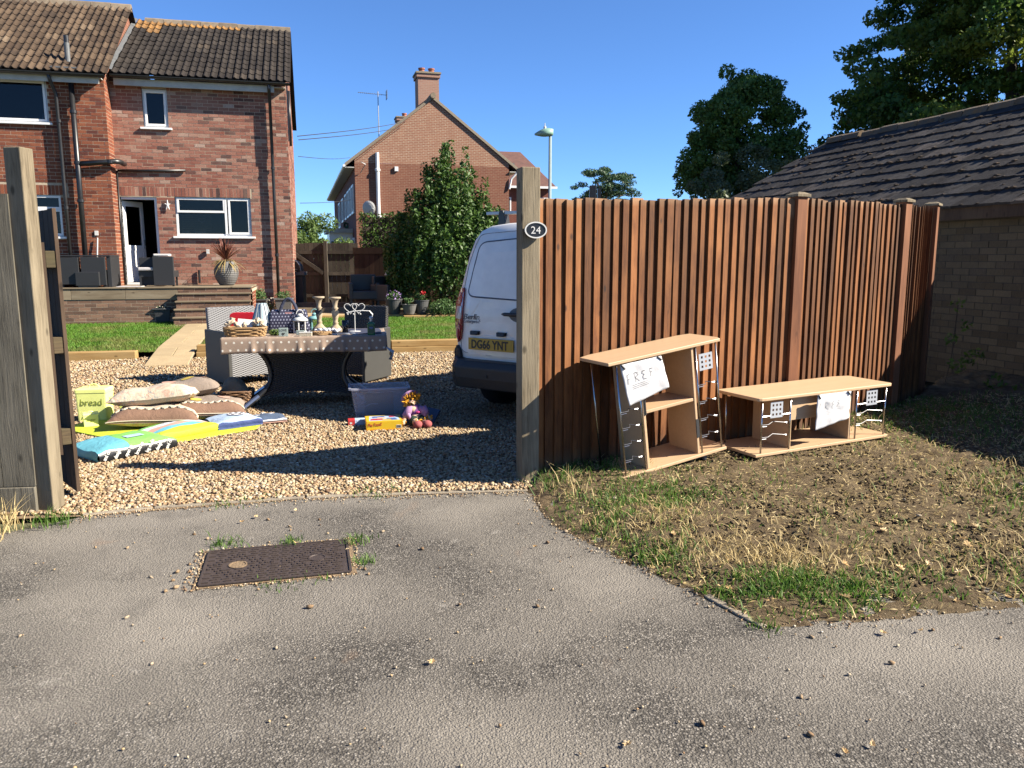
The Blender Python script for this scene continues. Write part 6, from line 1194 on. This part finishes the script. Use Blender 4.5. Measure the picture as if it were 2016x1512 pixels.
wc = tag(MB().loft([[(0, -.22, .0), (.06, -.2, -.06), (.02, -.2, -.12)], [(.0, -.05, 0), (.09, -.05, -.05), (.06, -.05, -.15)], [(0, .1, 0), (.05, .1, -.06), (.04, .1, -.10)]], False, False, False).obj('white_shirt', 'white_cloth', None, True), 'white printed cloth hanging below the navy one at the table end', 'cloth'); wc.location = tt(.80, -.1, .60); wc.rotation_euler = (0, 0, R(11))
sh2 = tag(MB().loft([[(x, y, .02 * math.sin(3 * x + 1) * 0 + z) for x, z in ((-.12, 0), (-.11, .025), (.1, .03), (.13, .0))] for y in (-.06, .06)]).obj('folded_shoe', 'denim', None, bevel=.01), 'dark slipper lying on the upper sleeper right of the table', 'slipper'); sh2.location = L2(2.75, .04, .2); sh2.rotation_euler = (0, 0, R(20))
# ---------------------------------------------------------------- goods laid out on the gravel
def bin_(name, loc, rz, w_, d, h, label, word, wsize, group=None):
    o = thing(name, loc, rz, label, 'tin'); rr_ = rounded([(-1, -1), (1, -1), (1, 1), (-1, 1)], 3, .06)
    MB().loft([[(x * w_ / 2 * s, y * d / 2 * s, z) for x, y in rr_] for s, z in ((.92, 0), (.94, .01), (1, h * .86), (1, h * .88))]).obj('body', 'lime', o)
    MB().loft([[(x * w_ / 2 * s, y * d / 2 * s, z) for x, y in rr_] for s, z in ((1.03, h * .86), (1.03, h * .96), (.99, h * .99), (.9, h), (.2, h * 1.005))]).obj('lid', 'lime', o, bevel=.004)
    MB().tube([(w_ * .16 * math.cos(t), 0, h + .10 * h * math.sin(t)) for t in [math.pi * k / 10 for k in range(11)]], .006, 6).obj('lid_handle', 'lime', o)
    for s in (-1, 1): MB().tube([(s * (w_ / 2 + .012 * math.sin(t)), d * .12 * math.cos(t), h * .72 - .02 * math.sin(t)) for t in [math.pi * k / 8 for k in range(9)]], .004, 5).obj('side_handle', 'lime', o)
    if word: text('lettering', word, wsize, 'lime_dk', o, (0, -d / 2 * .985 - .002, h * .50), (R(88), 0, 0), .0006, 'CENTER')
    return o
bin_('bread_bin', (-3.90, 7.25, .012), 8, .27, .20, .31, 'tall lime green bread bin lettered bread beside the gate', 'bread', .085)
bin_('sugar_tin', (-3.78, 6.93, .012), 30, .125, .125, .13, 'small lime green tin lettered sugar in front of the bread bin', 'sugar', .034)
bin_('tea_tin', (-3.66, 7.42, .012), 8, .15, .14, .17, 'small lime green tin behind the floral pillow, right of the bread bin', None, 0)
for x, y, rz, lab in ((-4.06, 8.28, 25, 'left of two green plastic clips lying on the gravel'), (-3.92, 8.36, 10, 'right of two green plastic clips lying on the gravel')):
    o = thing('plastic_clip', (x, y, .02), rz, lab, 'clip', 'green plastic clips'); MB().box(-.10, .10, -.02, .02, 0, .022).obj('lower_jaw', 'green_pl', o, bevel=.006); MB().box(-.06, .10, -.018, .018, .024, .045).obj('upper_jaw', 'green_pl', o, bevel=.006)
sh3 = tag(MB().prismz([(-3.95, 6.78), (-3.35, 6.40), (-2.86, 6.16), (-2.26, 6.80), (-2.30, 7.30), (-3.9, 7.35)], .016, .028).obj('ground_sheet', 'lime_cloth', None, bevel=.004), 'flat lime green sheet under the pillows and bedding', 'sheet')
def pillow(loc, rot, a, b, T, m, label, border=None, spots=(), back=None):
    o = thing('pillow', loc, 0, label, 'pillow', None, tuple(R(q) for q in rot)); n = 18; V, idx = [], {}
    def P_(u, v, s):
        t = T * max(0, (1 - abs(u) ** 3.2)) ** .55 * max(0, (1 - abs(v) ** 3.2)) ** .55; x = a * u * (1 - .07 * (1 - v * v) * u * u); y = b * v * (1 - .09 * (1 - u * u) * v * v)
        return (x, y, s * t * (1 + .05 * math.sin(5 * u + 3 * v)) + .006 * math.sin(9 * u + 2 * v + 7 * u * v))
    g = [(-1 + 2 * i / n) for i in range(n + 1)]
    rowsT = [[P_(u, v, 1) for u in g] for v in g]; rowsB = [[P_(u, v, -.55) for u in g] for v in g]
    M_ = MB(); M_.loft(rowsT, False, False, False); M_.loft(rowsB, False, False, False); M_.obj('cover', m, o, smooth=True)
    if border:
        gv = [(-1 + 2 * .24 * i / 7) for i in range(8)]; MB().loft([[(x, y - .001, z + .004) for x, y, z in [P_(u, v, 1) for u in g]] for v in gv], False, False, False).obj('border_band', border, o, smooth=True)
        MB().tube([(lambda q: (q[0], q[1], q[2] + .008))(P_(-.97 + 1.94 * k / 60, -.52 + .045 * math.sin(k * 1.15), 1)) for k in range(61)], .009, 5).obj('ricrac_trim', 'cream', o); MB().tube([(lambda q: (q[0], q[1] - .004, q[2] + .002))(P_(-.98 + 1.96 * k / 40, -.985, 1)) for k in range(41)], .006, 5).obj('stitched_edge', 'cream', o)
    for (u0, v0, r, sm) in spots:
        rs = [[(lambda q: (q[0], q[1], q[2] + .005))(P_(u0 + r * s * math.cos(t), v0 + r * 1.2 * s * math.sin(t), 1)) for t in [2 * math.pi * k / 14 for k in range(14)]] for s in (1, .6, .1)]; MB().loft(rs, True, False, True).obj('printed_spot', sm, o, smooth=True)
    return o
pillow((-3.20, 6.98, .105), (3, 1, 14), .38, .27, .105, 'floral', 'lower floral pillow with brown scalloped border in the left stack', 'choc_cloth')
pillow((-3.27, 7.12, .245), (-7, -5, 9), .36, .25, .115, 'floral', 'upper cream floral pillow on top of the left stack')
pillow((-2.84, 7.26, .115), (4, 2, 20), .33, .26, .10, 'taupe_cloth', 'lower taupe pillow with brown scalloped border in the right stack', 'choc_cloth', ((-.35, -.05, .16, 'mustard'), (.4, .2, .18, 'peach')))
pillow((-3.16, 7.50, .24), (-6, -6, 18), .33, .24, .12, 'taupe_cloth', 'upper taupe pillow printed with yellow and pink drops', None, ((.15, -.2, .20, 'mustard'), (-.35, -.45, .20, 'peach'), (.7, -.35, .14, 'cream'), (-.1, .35, .2, 'cream'), (.55, .3, .16, 'peach')))
def slab_cloth(name, loc, rz, w_, d, h, m, label, cat, puff=.015):
    o = thing(name, loc, rz, label, cat); n = 10; rows = []
    top = lambda u, v: h * (1 - .25 * abs(u) ** 6 - .25 * abs(v) ** 6) + puff * math.cos(3 * u) * math.cos(2 * v) + .004 * math.sin(7 * u + 5 * v)
    T_ = [[(w_ / 2 * (-1 + 2 * i / n), d / 2 * (-1 + 2 * j / n), top(-1 + 2 * i / n, -1 + 2 * j / n)) for i in range(n + 1)] for j in range(n + 1)]
    return o, T_, top
DP, T_, top = slab_cloth('duvet_pack', (-3.05, 6.03, .018), 54, .62, .46, .105, None, 'black-sided bag of bedding with aqua and green top lying on the gravel', 'bedding pack')
k = 4; MB().loft([r_[:k + 1] for r_ in T_], False, False, False).obj('aqua_top', 'aqua_cloth', DP, smooth=True); MB().loft([r_[k:] for r_ in T_], False, False, False).obj('green_top', 'green_cloth', DP, smooth=True)
fr = [[(x, y - .0, z), (x, y - .015, z * .6), (x, y - .008, 0)] for x, y, z in T_[0]]; MB().loft(fr, False, False, False).obj('printed_side', 'black_bag', DP, smooth=True)
for c, nm in ((0, 'end_flap'), (-1, 'end_flap')): MB().loft([[(r_[c][0], r_[c][1], r_[c][2]), (r_[c][0] + (-.012 if c == 0 else .012), r_[c][1], r_[c][2] * .5), (r_[c][0], r_[c][1], 0)] for r_ in T_], False, False, False).obj(nm, 'aqua_cloth' if c == 0 else 'black_bag', DP, smooth=True)
MB().loft([[(x, y, z), (x, y + .01, 0)] for x, y, z in T_[-1]], False, False, False).obj('far_side', 'aqua_cloth', DP)
MB().box(-.02, .12, -.10, -.02, .118, .1195).obj('clear_label', 'sky_cloth', DP)
for i, sx in enumerate(('and co', 'design', 'open up', 'brand co', 'log on do', 'design', 'and co')):
    text('lettering', sx, .040, 'sign_white', DP, (-.27 + i * .082, -.2515, .006), (R(82), R(-58), 0), .0005, 'LEFT', 0, .7, .001)
FB_, T_, top = slab_cloth('striped_bedding', (-2.86, 6.62, .03), 54, .56, .36, .075, None, 'folded bedding with lime, aqua, brown and white curved stripes', 'bedding')
bands = [(0, 2, 'lime_cloth'), (2, 4, 'aqua_cloth'), (4, 6, 'peach'), (6, 8, 'white_cloth'), (8, 10, 'green_cloth')]
for a, b, m in bands: MB().loft(T_[a:b + 1], False, False, False).obj('stripe', m, FB_, smooth=True)
MB().loft([[(x, y, z), (x, y - .012, z * .5), (x, y, 0)] for x, y, z in T_[0]], False, False, False).obj('front_fold', 'lime_cloth', FB_, smooth=True)
for c in (0, -1): MB().loft([[(r_[c][0], r_[c][1], r_[c][2]), (r_[c][0], r_[c][1], 0)] for r_ in T_], False, False, False).obj('side_fold', 'aqua_cloth', FB_)
FT, T_, top = slab_cloth('football_bedding', (-2.52, 6.98, .03), 40, .40, .34, .075, None, 'folded blue bedding printed with a football', 'bedding')
MB().loft(T_, False, False, False).obj('top', 'sky_cloth', FT, smooth=True); MB().loft([[(x, y, z), (x, y - .02, z * .6), (x, y - .004, z * .3), (x, y - .015, 0)] for x, y, z in T_[0]], False, False, False).obj('front_fold', 'blue_cloth', FT, smooth=True)
for c in (0, -1): MB().loft([[(r_[c][0], r_[c][1], r_[c][2]), (r_[c][0], r_[c][1], 0)] for r_ in T_], False, False, False).obj('side_fold', 'blue_cloth', FT)
MB().lathe([(.075, .092), (.04, .094), (.001, .094)], 20, (.03, .0, 0)).obj('printed_ball', 'white_cloth', FT)
for a in range(6): MB().lathe([(.016, .0955), (.001, .0955)], 5, (.03 + .05 * math.cos(a * 1.26) * (a > 0), .05 * math.sin(a * 1.26) * (a > 0), 0)).obj('ball_patch', 'navy_cloth', FT)
NV, T_, top = slab_cloth('navy_towel', (-2.28, 7.16, .016), 25, .34, .24, .055, None, 'folded navy towel with white star print and pink lining', 'towel')
MB().loft(T_, False, False, False).obj('top', 'denim', NV, smooth=True); MB().loft([[(x, y, z), (x, y - .015, z * .7), (x, y, z * .45)] for x, y, z in T_[0]], False, False, False).obj('white_fold', 'white_cloth', NV, smooth=True); MB().loft([[(x, y, z * .45), (x, y - .014, z * .25), (x, y, 0)] for x, y, z in T_[0]], False, False, False).obj('pink_fold', 'peach', NV, smooth=True)
for c in (0, -1): MB().loft([[(r_[c][0], r_[c][1], r_[c][2]), (r_[c][0], r_[c][1], 0)] for r_ in T_], False, False, False).obj('side_fold', 'navy_cloth', NV)
for x, y in ((-.08, -.03), (.05, .02), (-.02, .06)): MB().prismz([((.028 if k % 2 else .011) * math.cos(k * math.pi / 5) + x, (.028 if k % 2 else .011) * math.sin(k * math.pi / 5) + y) for k in range(10)], .068, .0705).obj('printed_star', 'white_cloth', NV)
WB = thing('wicker_basket', (-2.80, 7.92, .012), 10, 'round brown wicker basket standing beside the table leg', 'basket'); basket(WB, .25, .22, .17, 'wicker_br', 1.25, 14, 9)
V_ = []; sk = MB()
rings = [[(q * (1 + .14 * math.sin(3 * a + z * 20) + .07 * math.sin(7 * a + z * 9)) * math.cos(a) * 1.0 + (z - .15) * -.25, q * .8 * math.sin(a), z) for a in [2 * math.pi * k / 26 for k in range(26)]] for q, z in ((.10, .08), (.135, .14), (.125, .19), (.10, .24), (.07, .285), (.03, .305))]
s_ = tag(sk.loft(rings).obj('cloth_bag', 'sack', None, True), 'crumpled beige cloth bag stuffed into the brown wicker basket', 'cloth bag'); s_.location = WB.location
SB = thing('storage_box', (-1.27, 7.42, .012), 12, 'clear plastic storage box standing open on the gravel', 'storage box')
def tubbox(w0, d0, w1, d1, h, t): 
    rr_ = rounded([(-1, -1), (1, -1), (1, 1), (-1, 1)], 4, .08); f = lambda w_, d, z: [(x * w_, y * d, z) for x, y in rr_]
    return MB().loft([f(w0, d0, 0), f(w1, d1, h), f(w1 - t, d1 - t, h), f(w0 - t, d0 - t, t)], True, True, True)
tubbox(.225, .13, .265, .165, .30, .004).obj('tub', 'clear_plastic', SB); rr_ = rounded([(-1, -1), (1, -1), (1, 1), (-1, 1)], 4, .08); f_ = lambda w_, d, z: [(x * w_, y * d, z) for x, y in rr_]
MB().loft([f_(.266, .166, .285), f_(.285, .185, .285), f_(.287, .187, .30), f_(.266, .166, .303)], True, False, False).obj('rim', 'clear_rim', SB)
br = tag(MB().box(-.14, .13, -.006, .006, 0, .225).obj('brown_board', 'brown_print', None, bevel=.002), 'dark brown picture board standing inside the clear storage box', 'board'); br.location = frame_rot(SB, (.0, -.105, .018)); br.rotation_euler = (R(-6), 0, R(12))
MB().lathe([(.018, -.009), (.018, -.007)], 16).obj('round_sticker', 'sky_cloth', br).matrix_local = Matrix.Translation((-.02, 0, .12)) @ Matrix.Rotation(R(90), 4, 'X')
sw = MB().tube([(-.14, -.008, .10), (-.08, -.008, .125), (-.02, -.008, .12)], .003, 5).obj('string_loop', 'sky_cloth', br); MB().tube([(-.20, -.02, .11), (-.17, -.03, .13), (-.13, -.02, .145)], .003, 5).obj('string_tail', 'sky_cloth', br)
PF = thing('board_game', (-1.15, 6.90, .014), 13, 'yellow and orange board game box in front of the storage box', 'game box')
MB().box(-.155, .155, -.13, .13, 0, .085).obj('carton', 'yellow_box', PF, bevel=.003); MB().box(-.158, -.1552, -.131, .131, 0, .085).box(.1552, .158, -.131, .131, 0, .085).obj('carton_side', 'orange_box', PF); MB().box(-.156, .156, -.1335, -.1305, .0, .014).obj('orange_stripe', 'orange_box', PF)
for (x0, x1, y0, y1, m, z) in ((-.13, .14, -.11, .11, 'sky_cloth', .0856), (-.12, .0, -.09, -.01, 'print_red', .0862), (.02, .12, -.10, .0, 'print_blue', .0862), (-.10, .02, .02, .09, 'print_blue', .0866), (-.02, .07, -.10, -.05, 'yellow_box', .0868), (.05, .13, .03, .10, 'red_box', .0866), (-.06, .03, -.03, .04, 'skin_cloth', .087)): MB().add([(x0, y0, z), (x1, y0 + .01, z), (x1 - .015, y1, z), (x0 + .01, y1 - .012, z)], [(0, 1, 2, 3)]).obj('printed_picture', m, PF)
text('lettering', 'Pie Face!', .042, 'print_red', PF, (-.14, -.1325, .036), (R(90), R(-5), 0), .0008, 'LEFT', .1, .80)
lb = MB().box(.105, .148, -.1325, -.1306, .016, .046).obj('barcode_label', 'card_white', PF); bc = MB(); x = .109
while x < .144: w_ = random.choice((.0012, .002, .003)); bc.box(x, x + w_, -.1332, -.1326, .020, .043); x += w_ + random.choice((.0015, .0025))
bc.obj('bars', 'ink', lb)
RB = thing('small_carton', (-1.40, 7.02, .012), 13, 'small red and white carton behind the board game box', 'carton'); MB().box(-.09, -.03, -.05, .05, 0, .055).obj('red_end', 'print_red', RB, bevel=.002); MB().box(-.0295, .10, -.05, .05, 0, .055).obj('white_side', 'sky_cloth', RB, bevel=.002); MB().box(-.075, -.055, -.0515, -.0502, .02, .036).obj('printed_mark', 'card_white', RB)
FO = tag(MB().box(-.17, .17, -.12, .12, 0, .025).obj('blue_folder', 'denim', None, bevel=.003), 'blue-grey folder leaning behind the rag doll', 'folder'); FO.location = (-.86, 7.13, .06); FO.rotation_euler = (R(38), R(8), R(-20))
# rag doll, reclining
DL_ = thing('rag_doll', (-.86, 6.98, .012), 8, 'rag doll with orange wool hair, purple cardigan and dark green trousers', 'doll')
def skin_body(name, verts, edges, rad, m, parent):
    me = bpy.data.meshes.new(name); me.from_pydata(verts, edges, []); me.materials.append(MT[m]); o = bpy.data.objects.new(name, me); COL.objects.link(o); o.parent = parent; md = o.modifiers.new('skin', 'SKIN'); md.use_smooth_shade = True
    for i, r_ in enumerate(rad): me.skin_vertices[0].data[i].radius = (r_, r_); me.skin_vertices[0].data[i].use_root = (i == 0)
    sb_ = o.modifiers.new('sub', 'SUBSURF'); sb_.levels = 2; sb_.render_levels = 2; return o
bv = [(0, .02, .06), (-.005, .03, .11), (-.015, .045, .155), (-.02, .05, .185), (-.03, .05, .23), (-.065, .0, .15), (-.105, -.03, .09), (-.125, -.05, .04), (.05, .01, .145), (.085, -.02, .10), (.11, -.04, .06), (-.03, -.04, .055), (.0, -.10, .045), (.045, -.03, .055), (.085, -.09, .045), (-.035, .045, .215)]
be = [(0, 1), (1, 2), (2, 3), (3, 15), (15, 4), (2, 5), (5, 6), (6, 7), (2, 8), (8, 9), (9, 10), (0, 11), (11, 12), (0, 13), (13, 14)]
skin_body('body', bv, be, [.05, .052, .045, .03, .044, .026, .024, .02, .026, .024, .02, .036, .03, .036, .03, .05], 'skin_cloth', DL_)
def pt(path, rad, nm, m, n=10): return MB().tube(path, rad, n).obj(nm, m, DL_, smooth=True)
pt([(-.0, .03, .085), (-.005, .035, .12), (-.015, .045, .165), (-.02, .05, .18)], [.066, .064, .056, .034], 'jumper', 'purple_wool', 14); pt([bv[2], bv[5], bv[6]], [.036, .036, .034], 'cardigan_sleeve', 'lilac_wool'); pt([bv[2], bv[8], bv[9]], [.036, .036, .034], 'cardigan_sleeve', 'lilac_wool')
pt([(-.09, -.01, .15), (-.075, -.035, .11), (-.06, -.045, .07)], [.016, .02, .014], 'cardigan_edge', 'lilac_wool'); pt([(.07, .0, .18), (.085, -.02, .14), (.07, -.04, .09)], [.016, .022, .014], 'cardigan_edge', 'lilac_wool')
pt([(0, .03, .085), (0, .02, .06), (-.015, -.01, .058)], [.064, .068, .05], 'trousers', 'green_cord', 14); pt([bv[0], bv[11], (-.018, -.065, .05)], [.05, .048, .044], 'trouser_leg', 'green_cord', 12); pt([bv[0], bv[13], (.062, -.055, .05)], [.05, .048, .044], 'trouser_leg', 'green_cord', 12)
for x, y in ((.005, -.12), (.09, -.11)): MB().ell((x, y, .036), (.044, .048, .036), 12, 8).obj('shoe', 'pink_felt', DL_, smooth=True)
for c in (bv[7], bv[10]): MB().ell(c, (.024, .024, .024), 10, 8).obj('hand', 'skin_cloth', DL_, smooth=True)
def shag(c, r_, n, l, nm='hair'):
    m = MB()
    for _ in range(n): d = Vector((random.gauss(0, 1), random.gauss(0, 1), random.gauss(0, 1))).normalized(); a = Vector(c) + Vector((d.x * r_[0], d.y * r_[1], d.z * r_[2])); b = a + (d + Vector((random.gauss(0, .5), random.gauss(0, .5), random.gauss(0, .5)))) * l; m.tube([a, a.lerp(b, .5) + Vector((0, 0, -.004)), b], [.006, .006, .003], 4)
    m.obj(nm, 'orange_wool', DL_)
shag((-.035, .065, .240), (.050, .035, .044), 90, .022); shag((-.082, .04, .21), (.018, .02, .04), 40, .02); shag((.0, .05, .262), (.03, .03, .012), 26, .02); shag(bv[7], (.024, .024, .02), 26, .012, 'cuff_fringe'); shag((.10, -.03, .075), (.03, .02, .02), 26, .014, 'cuff_fringe'); shag((.07, -.075, .06), (.03, .02, .014), 24, .014, 'cuff_fringe'); shag((.0, -.08, .062), (.03, .02, .014), 18, .012, 'cuff_fringe')
q = MB(); q.T = Matrix.Translation((-.055, .085, .245)) @ Matrix.Rotation(R(-55), 4, 'X') @ Matrix.Rotation(R(-20), 4, 'Y'); q.lathe([(.085, 0), (.082, .012), (.055, .016), (.045, .045), (.001, .05)], 22); q.obj('hat', 'lilac_wool', DL_, smooth=True)
for x in (-.048, -.018): MB().ell((x, .005, .234), (.0045, .004, .006), 8, 6).obj('eye', 'ink', DL_)
MB().ell((-.033, .001, .222), (.006, .006, .006), 8, 6).obj('nose', 'peach', DL_); MB().tube([(-.046, .006, .212), (-.033, .003, .207), (-.02, .006, .212)], .0022, 5).obj('mouth', 'print_red', DL_); MB().ell((-.078, .01, .165), (.016, .012, .016), 8, 6).obj('red_bow', 'red_box', DL_); MB().ell((.01, -.03, .13), (.02, .012, .012), 8, 6).obj('pink_patch', 'magenta', DL_)

# ---------------------------------------------------------------- the two beech units with FREE notices
def perforated(o, x, z, y, s=.10):
    m = MB(); c = s / 7
    for i in range(7):
        for j in range(7):
            if i % 2 == 1 and j % 2 == 1: continue
            m.box(x + i * c, x + (i + 1) * c, y, y + .003, z + j * c, z + (j + 1) * c)
    m.obj('perforated_plate', 'metal_plate', o)
def rack(o, x0, x1, y0, y1, z0, zs):
    for z in zs: MB().tube([(x0 + .01, y0, z), (x0 + .06, y0 - .012, z + .002), (x0 + (x1 - x0) * .5, y0 + .02, z + .012), (x1 - .05, y0 - .005, z + .002), (x1 - .01, y0, z)], .0028, 5).obj('rack_wire', 'steel', o); MB().tube([(x0, y0, z - .012), (x0 + .05, y0 - .005, z - .012)], .003, 6).obj('rack_peg', 'chrome', o); MB().tube([(x1 - .03, y0, z - .006), (x1, y0, z - .006)], .003, 6).obj('rack_peg', 'steel', o)
def rod(o, x, y, z0, z1): MB().tube([(x, y, z0), (x, y, z1)], .0065, 8).obj('chrome_rod', 'chrome', o, smooth=True)
U1 = thing('shelf_unit', (.735, 5.02, .062), 0, 'taller beech shelving unit tilted against the fence with a FREE notice', 'shelf unit', None, (0, R(-7.5), R(27))); W_, D_, H_ = .88, .34, .775
bd = lambda o, nm, *b, bev=.003: MB().box(*b).obj(nm, 'beech', o, bevel=bev)
def top_board(o, nm, W_, D_, z, t=.022, ov=.04): return MB().prismz([(-ov, -.005), (W_ + .0, -.005), (W_ + ov * .6, .05), (W_ + ov * .6, D_), (W_ * .92, D_ + .03), (.05, D_ + .03), (-ov, D_)], z, z + t).obj(nm, 'beech', o, bevel=.004)
top_board(U1, 'base_board', W_, D_, 0); top_board(U1, 'top_board', W_, D_, H_)
bd(U1, 'side_panel', .21, .230, .015, D_ - .01, .0225, H_ - .0005); bd(U1, 'side_panel', .64, .660, .015, D_ - .01, .0225, H_ - .0005); bd(U1, 'shelf', .2305, .6395, .02, D_ - .03, .40, .422); bd(U1, 'back_panel', .2305, .6395, D_ - .035, D_ - .02, .52, H_ - .001)
for x, y in ((.03, .012), (.03, D_ - .03), (.195, .012), (.675, .012), (.85, .012), (.85, D_ - .03)): rod(U1, x, y, .0225, H_)
rack(U1, .03, .195, .02, D_, .0, (.12, .23, .34, .45)); rack(U1, .68, .85, .02, D_, 0, (.14, .26, .38, .50)); perforated(U1, .70, .60, .01, .115)
for x, y in ((.10, .06), (.72, .05), (.72, .28), (.10, .28)): MB().lathe([(.016, -.045), (.018, -.04), (.018, -.012), (.01, 0)], 12, (x, y, 0)).obj('castor', 'pot_grey', U1)
MB().box(.638, .662, .008, .0145, .14, .27).obj('tape_strip', 'charcoal', U1)
U2 = thing('media_unit', (1.735, 5.375, .150), 0, 'low wide beech media unit by the fence with a crumpled FREE notice', 'shelf unit', None, (0, R(-.8), R(26))); W2, D2, H2 = 1.29, .42, .375
top_board(U2, 'base_board', W2, D2, -.022); MB().prismz(rounded([(-.03, -.01), (W2 + .02, -.01), (W2 + .03, D2), (W2 * .9, D2 + .04), (-.03, D2 + .02)], 3, .05), H2, H2 + .024).obj('top_board', 'beech', U2, bevel=.005)
bd(U2, 'side_panel', .30, .32, .03, D2 - .02, .0005, H2 - .0005); bd(U2, 'side_panel', .90, .92, .03, D2 - .02, .0005, H2 - .0005); bd(U2, 'drop_panel', .3205, .8995, .045, .06, .20, H2 - .0005)
for x, y in ((.02, .012), (.02, D2 - .04), (.285, .012), (.95, .012), (1.0, .25), (1.26, .012), (1.26, D2 - .05)): rod(U2, x, y, .0005, H2)
rack(U2, .02, .285, .02, D2, 0, (.11, .20)); rack(U2, .95, 1.26, .02, D2, 0, (.11, .19)); perforated(U2, .095, .245, .008, .115); perforated(U2, 1.05, .245, .008, .115)
for x0, x1 in ((.02, .095), (.21, .285), (.95, 1.05), (1.165, 1.26)): MB().tube([(x0, .012, .262), (x1, .012, .262)], .005, 6).obj('rack_peg', 'chrome', U2)
for x, y in ((.16, .06), (1.0, .06), (.16, .36), (1.0, .36)): MB().lathe([(.018, -.072), (.02, -.066), (.02, -.034), (.012, -.022)], 12, (x, y, 0)).obj('castor', 'pot_grey', U2)
def notice(o, x0, x1, z0, z1, y, label, skew, crump, word_z, sz, strokes_m, light):
    P_ = thing('paper_notice', o.location, 0, label, 'notice', None, tuple(o.rotation_euler)); n, m_ = 22, 18; rnd_ = random.Random(int(x0 * 100)); ph = [rnd_.uniform(0, 6) for _ in range(8)]
    def S_(u, v): x = x0 + (x1 - x0) * u + skew * (1 - v); z = z0 + (z1 - z0) * v + .02 * (u - .5) * (1 - v) - .04 * (1 - v) * (1 - u) * 1.0; return (x, y - .012 - .02 * (1 - v) - crump * (.6 * math.sin(9 * u + 5 * v + ph[0]) * math.sin(7 * v - 4 * u + ph[1]) + .4 * math.sin(19 * u - 9 * v + ph[2]) * math.sin(13 * v + ph[3])), z)
    M_ = MB().loft([[S_(i / n, j / m_) for i in range(n + 1)] for j in range(m_ + 1)], False, False, False); sheet = M_.obj('sheet', 'paper', P_, smooth=True); sheet.modifiers.new('s', 'SOLIDIFY').thickness = .0006
    G = {'F': [[(0, 0), (.05, 1)], [(.05, 1), (.6, 1.05)], [(.03, .5), (.45, .55)]], 'R': [[(0, 0), (.05, 1), (.5, .95), (.55, .7), (.05, .5), (.6, 0)]], 'E': [[(.55, .95), (.15, 1), (.05, .75), (.35, .55), (.05, .4), (.1, .05), (.6, .05)]]}
    ink = MB(); cx = .10
    for ch in 'FREE':
        for st_ in G[ch]:
            uv = [(cx + px_ * sz, word_z + pz * sz * 1.5) for px_, pz in st_]; q2 = [S_(*uv[0])]
            for a, b in zip(uv[:-1], uv[1:]): q2 += [S_(a[0] + (b[0] - a[0]) * t, a[1] + (b[1] - a[1]) * t) for t in (.2, .4, .6, .8, 1)]
            ink.tube([(a, b - .0034, c) for a, b, c in q2], .0013 if not light else .0009, 4)
        cx += sz * 1.15
    for k in range(3): ink.tube([(a, b - .0022, c) for a, b, c in [S_(.18 + t * (.55 - .08 * k), word_z - .06 - .045 * k) for t in (0, .25, .5, .75, 1)]], .0008, 4)
    ink.obj('handwriting', strokes_m, P_)
    for u in (.06, .95): MB().tube([(a, b - .003, c) for a, b, c in [S_(u - .04, 1.0), S_(u + .03, .88)]], .006, 4).obj('tape', 'charcoal', P_)
    return P_
notice(U1, .045, .375, .545, H_ - .005, .004, 'white paper FREE notice taped to the taller beech unit', .03, .006, .50, .155, 'ink', False)
notice(U2, .50, .835, .175, H2 + .006, -.012, 'crumpled white paper FREE notice taped to the low beech unit', -.02, .008, .52, .15, 'vase_grey', True)
MB().box(.225, .233, .008, .0145, .395, .56).obj('tape_strip', 'charcoal', U1)
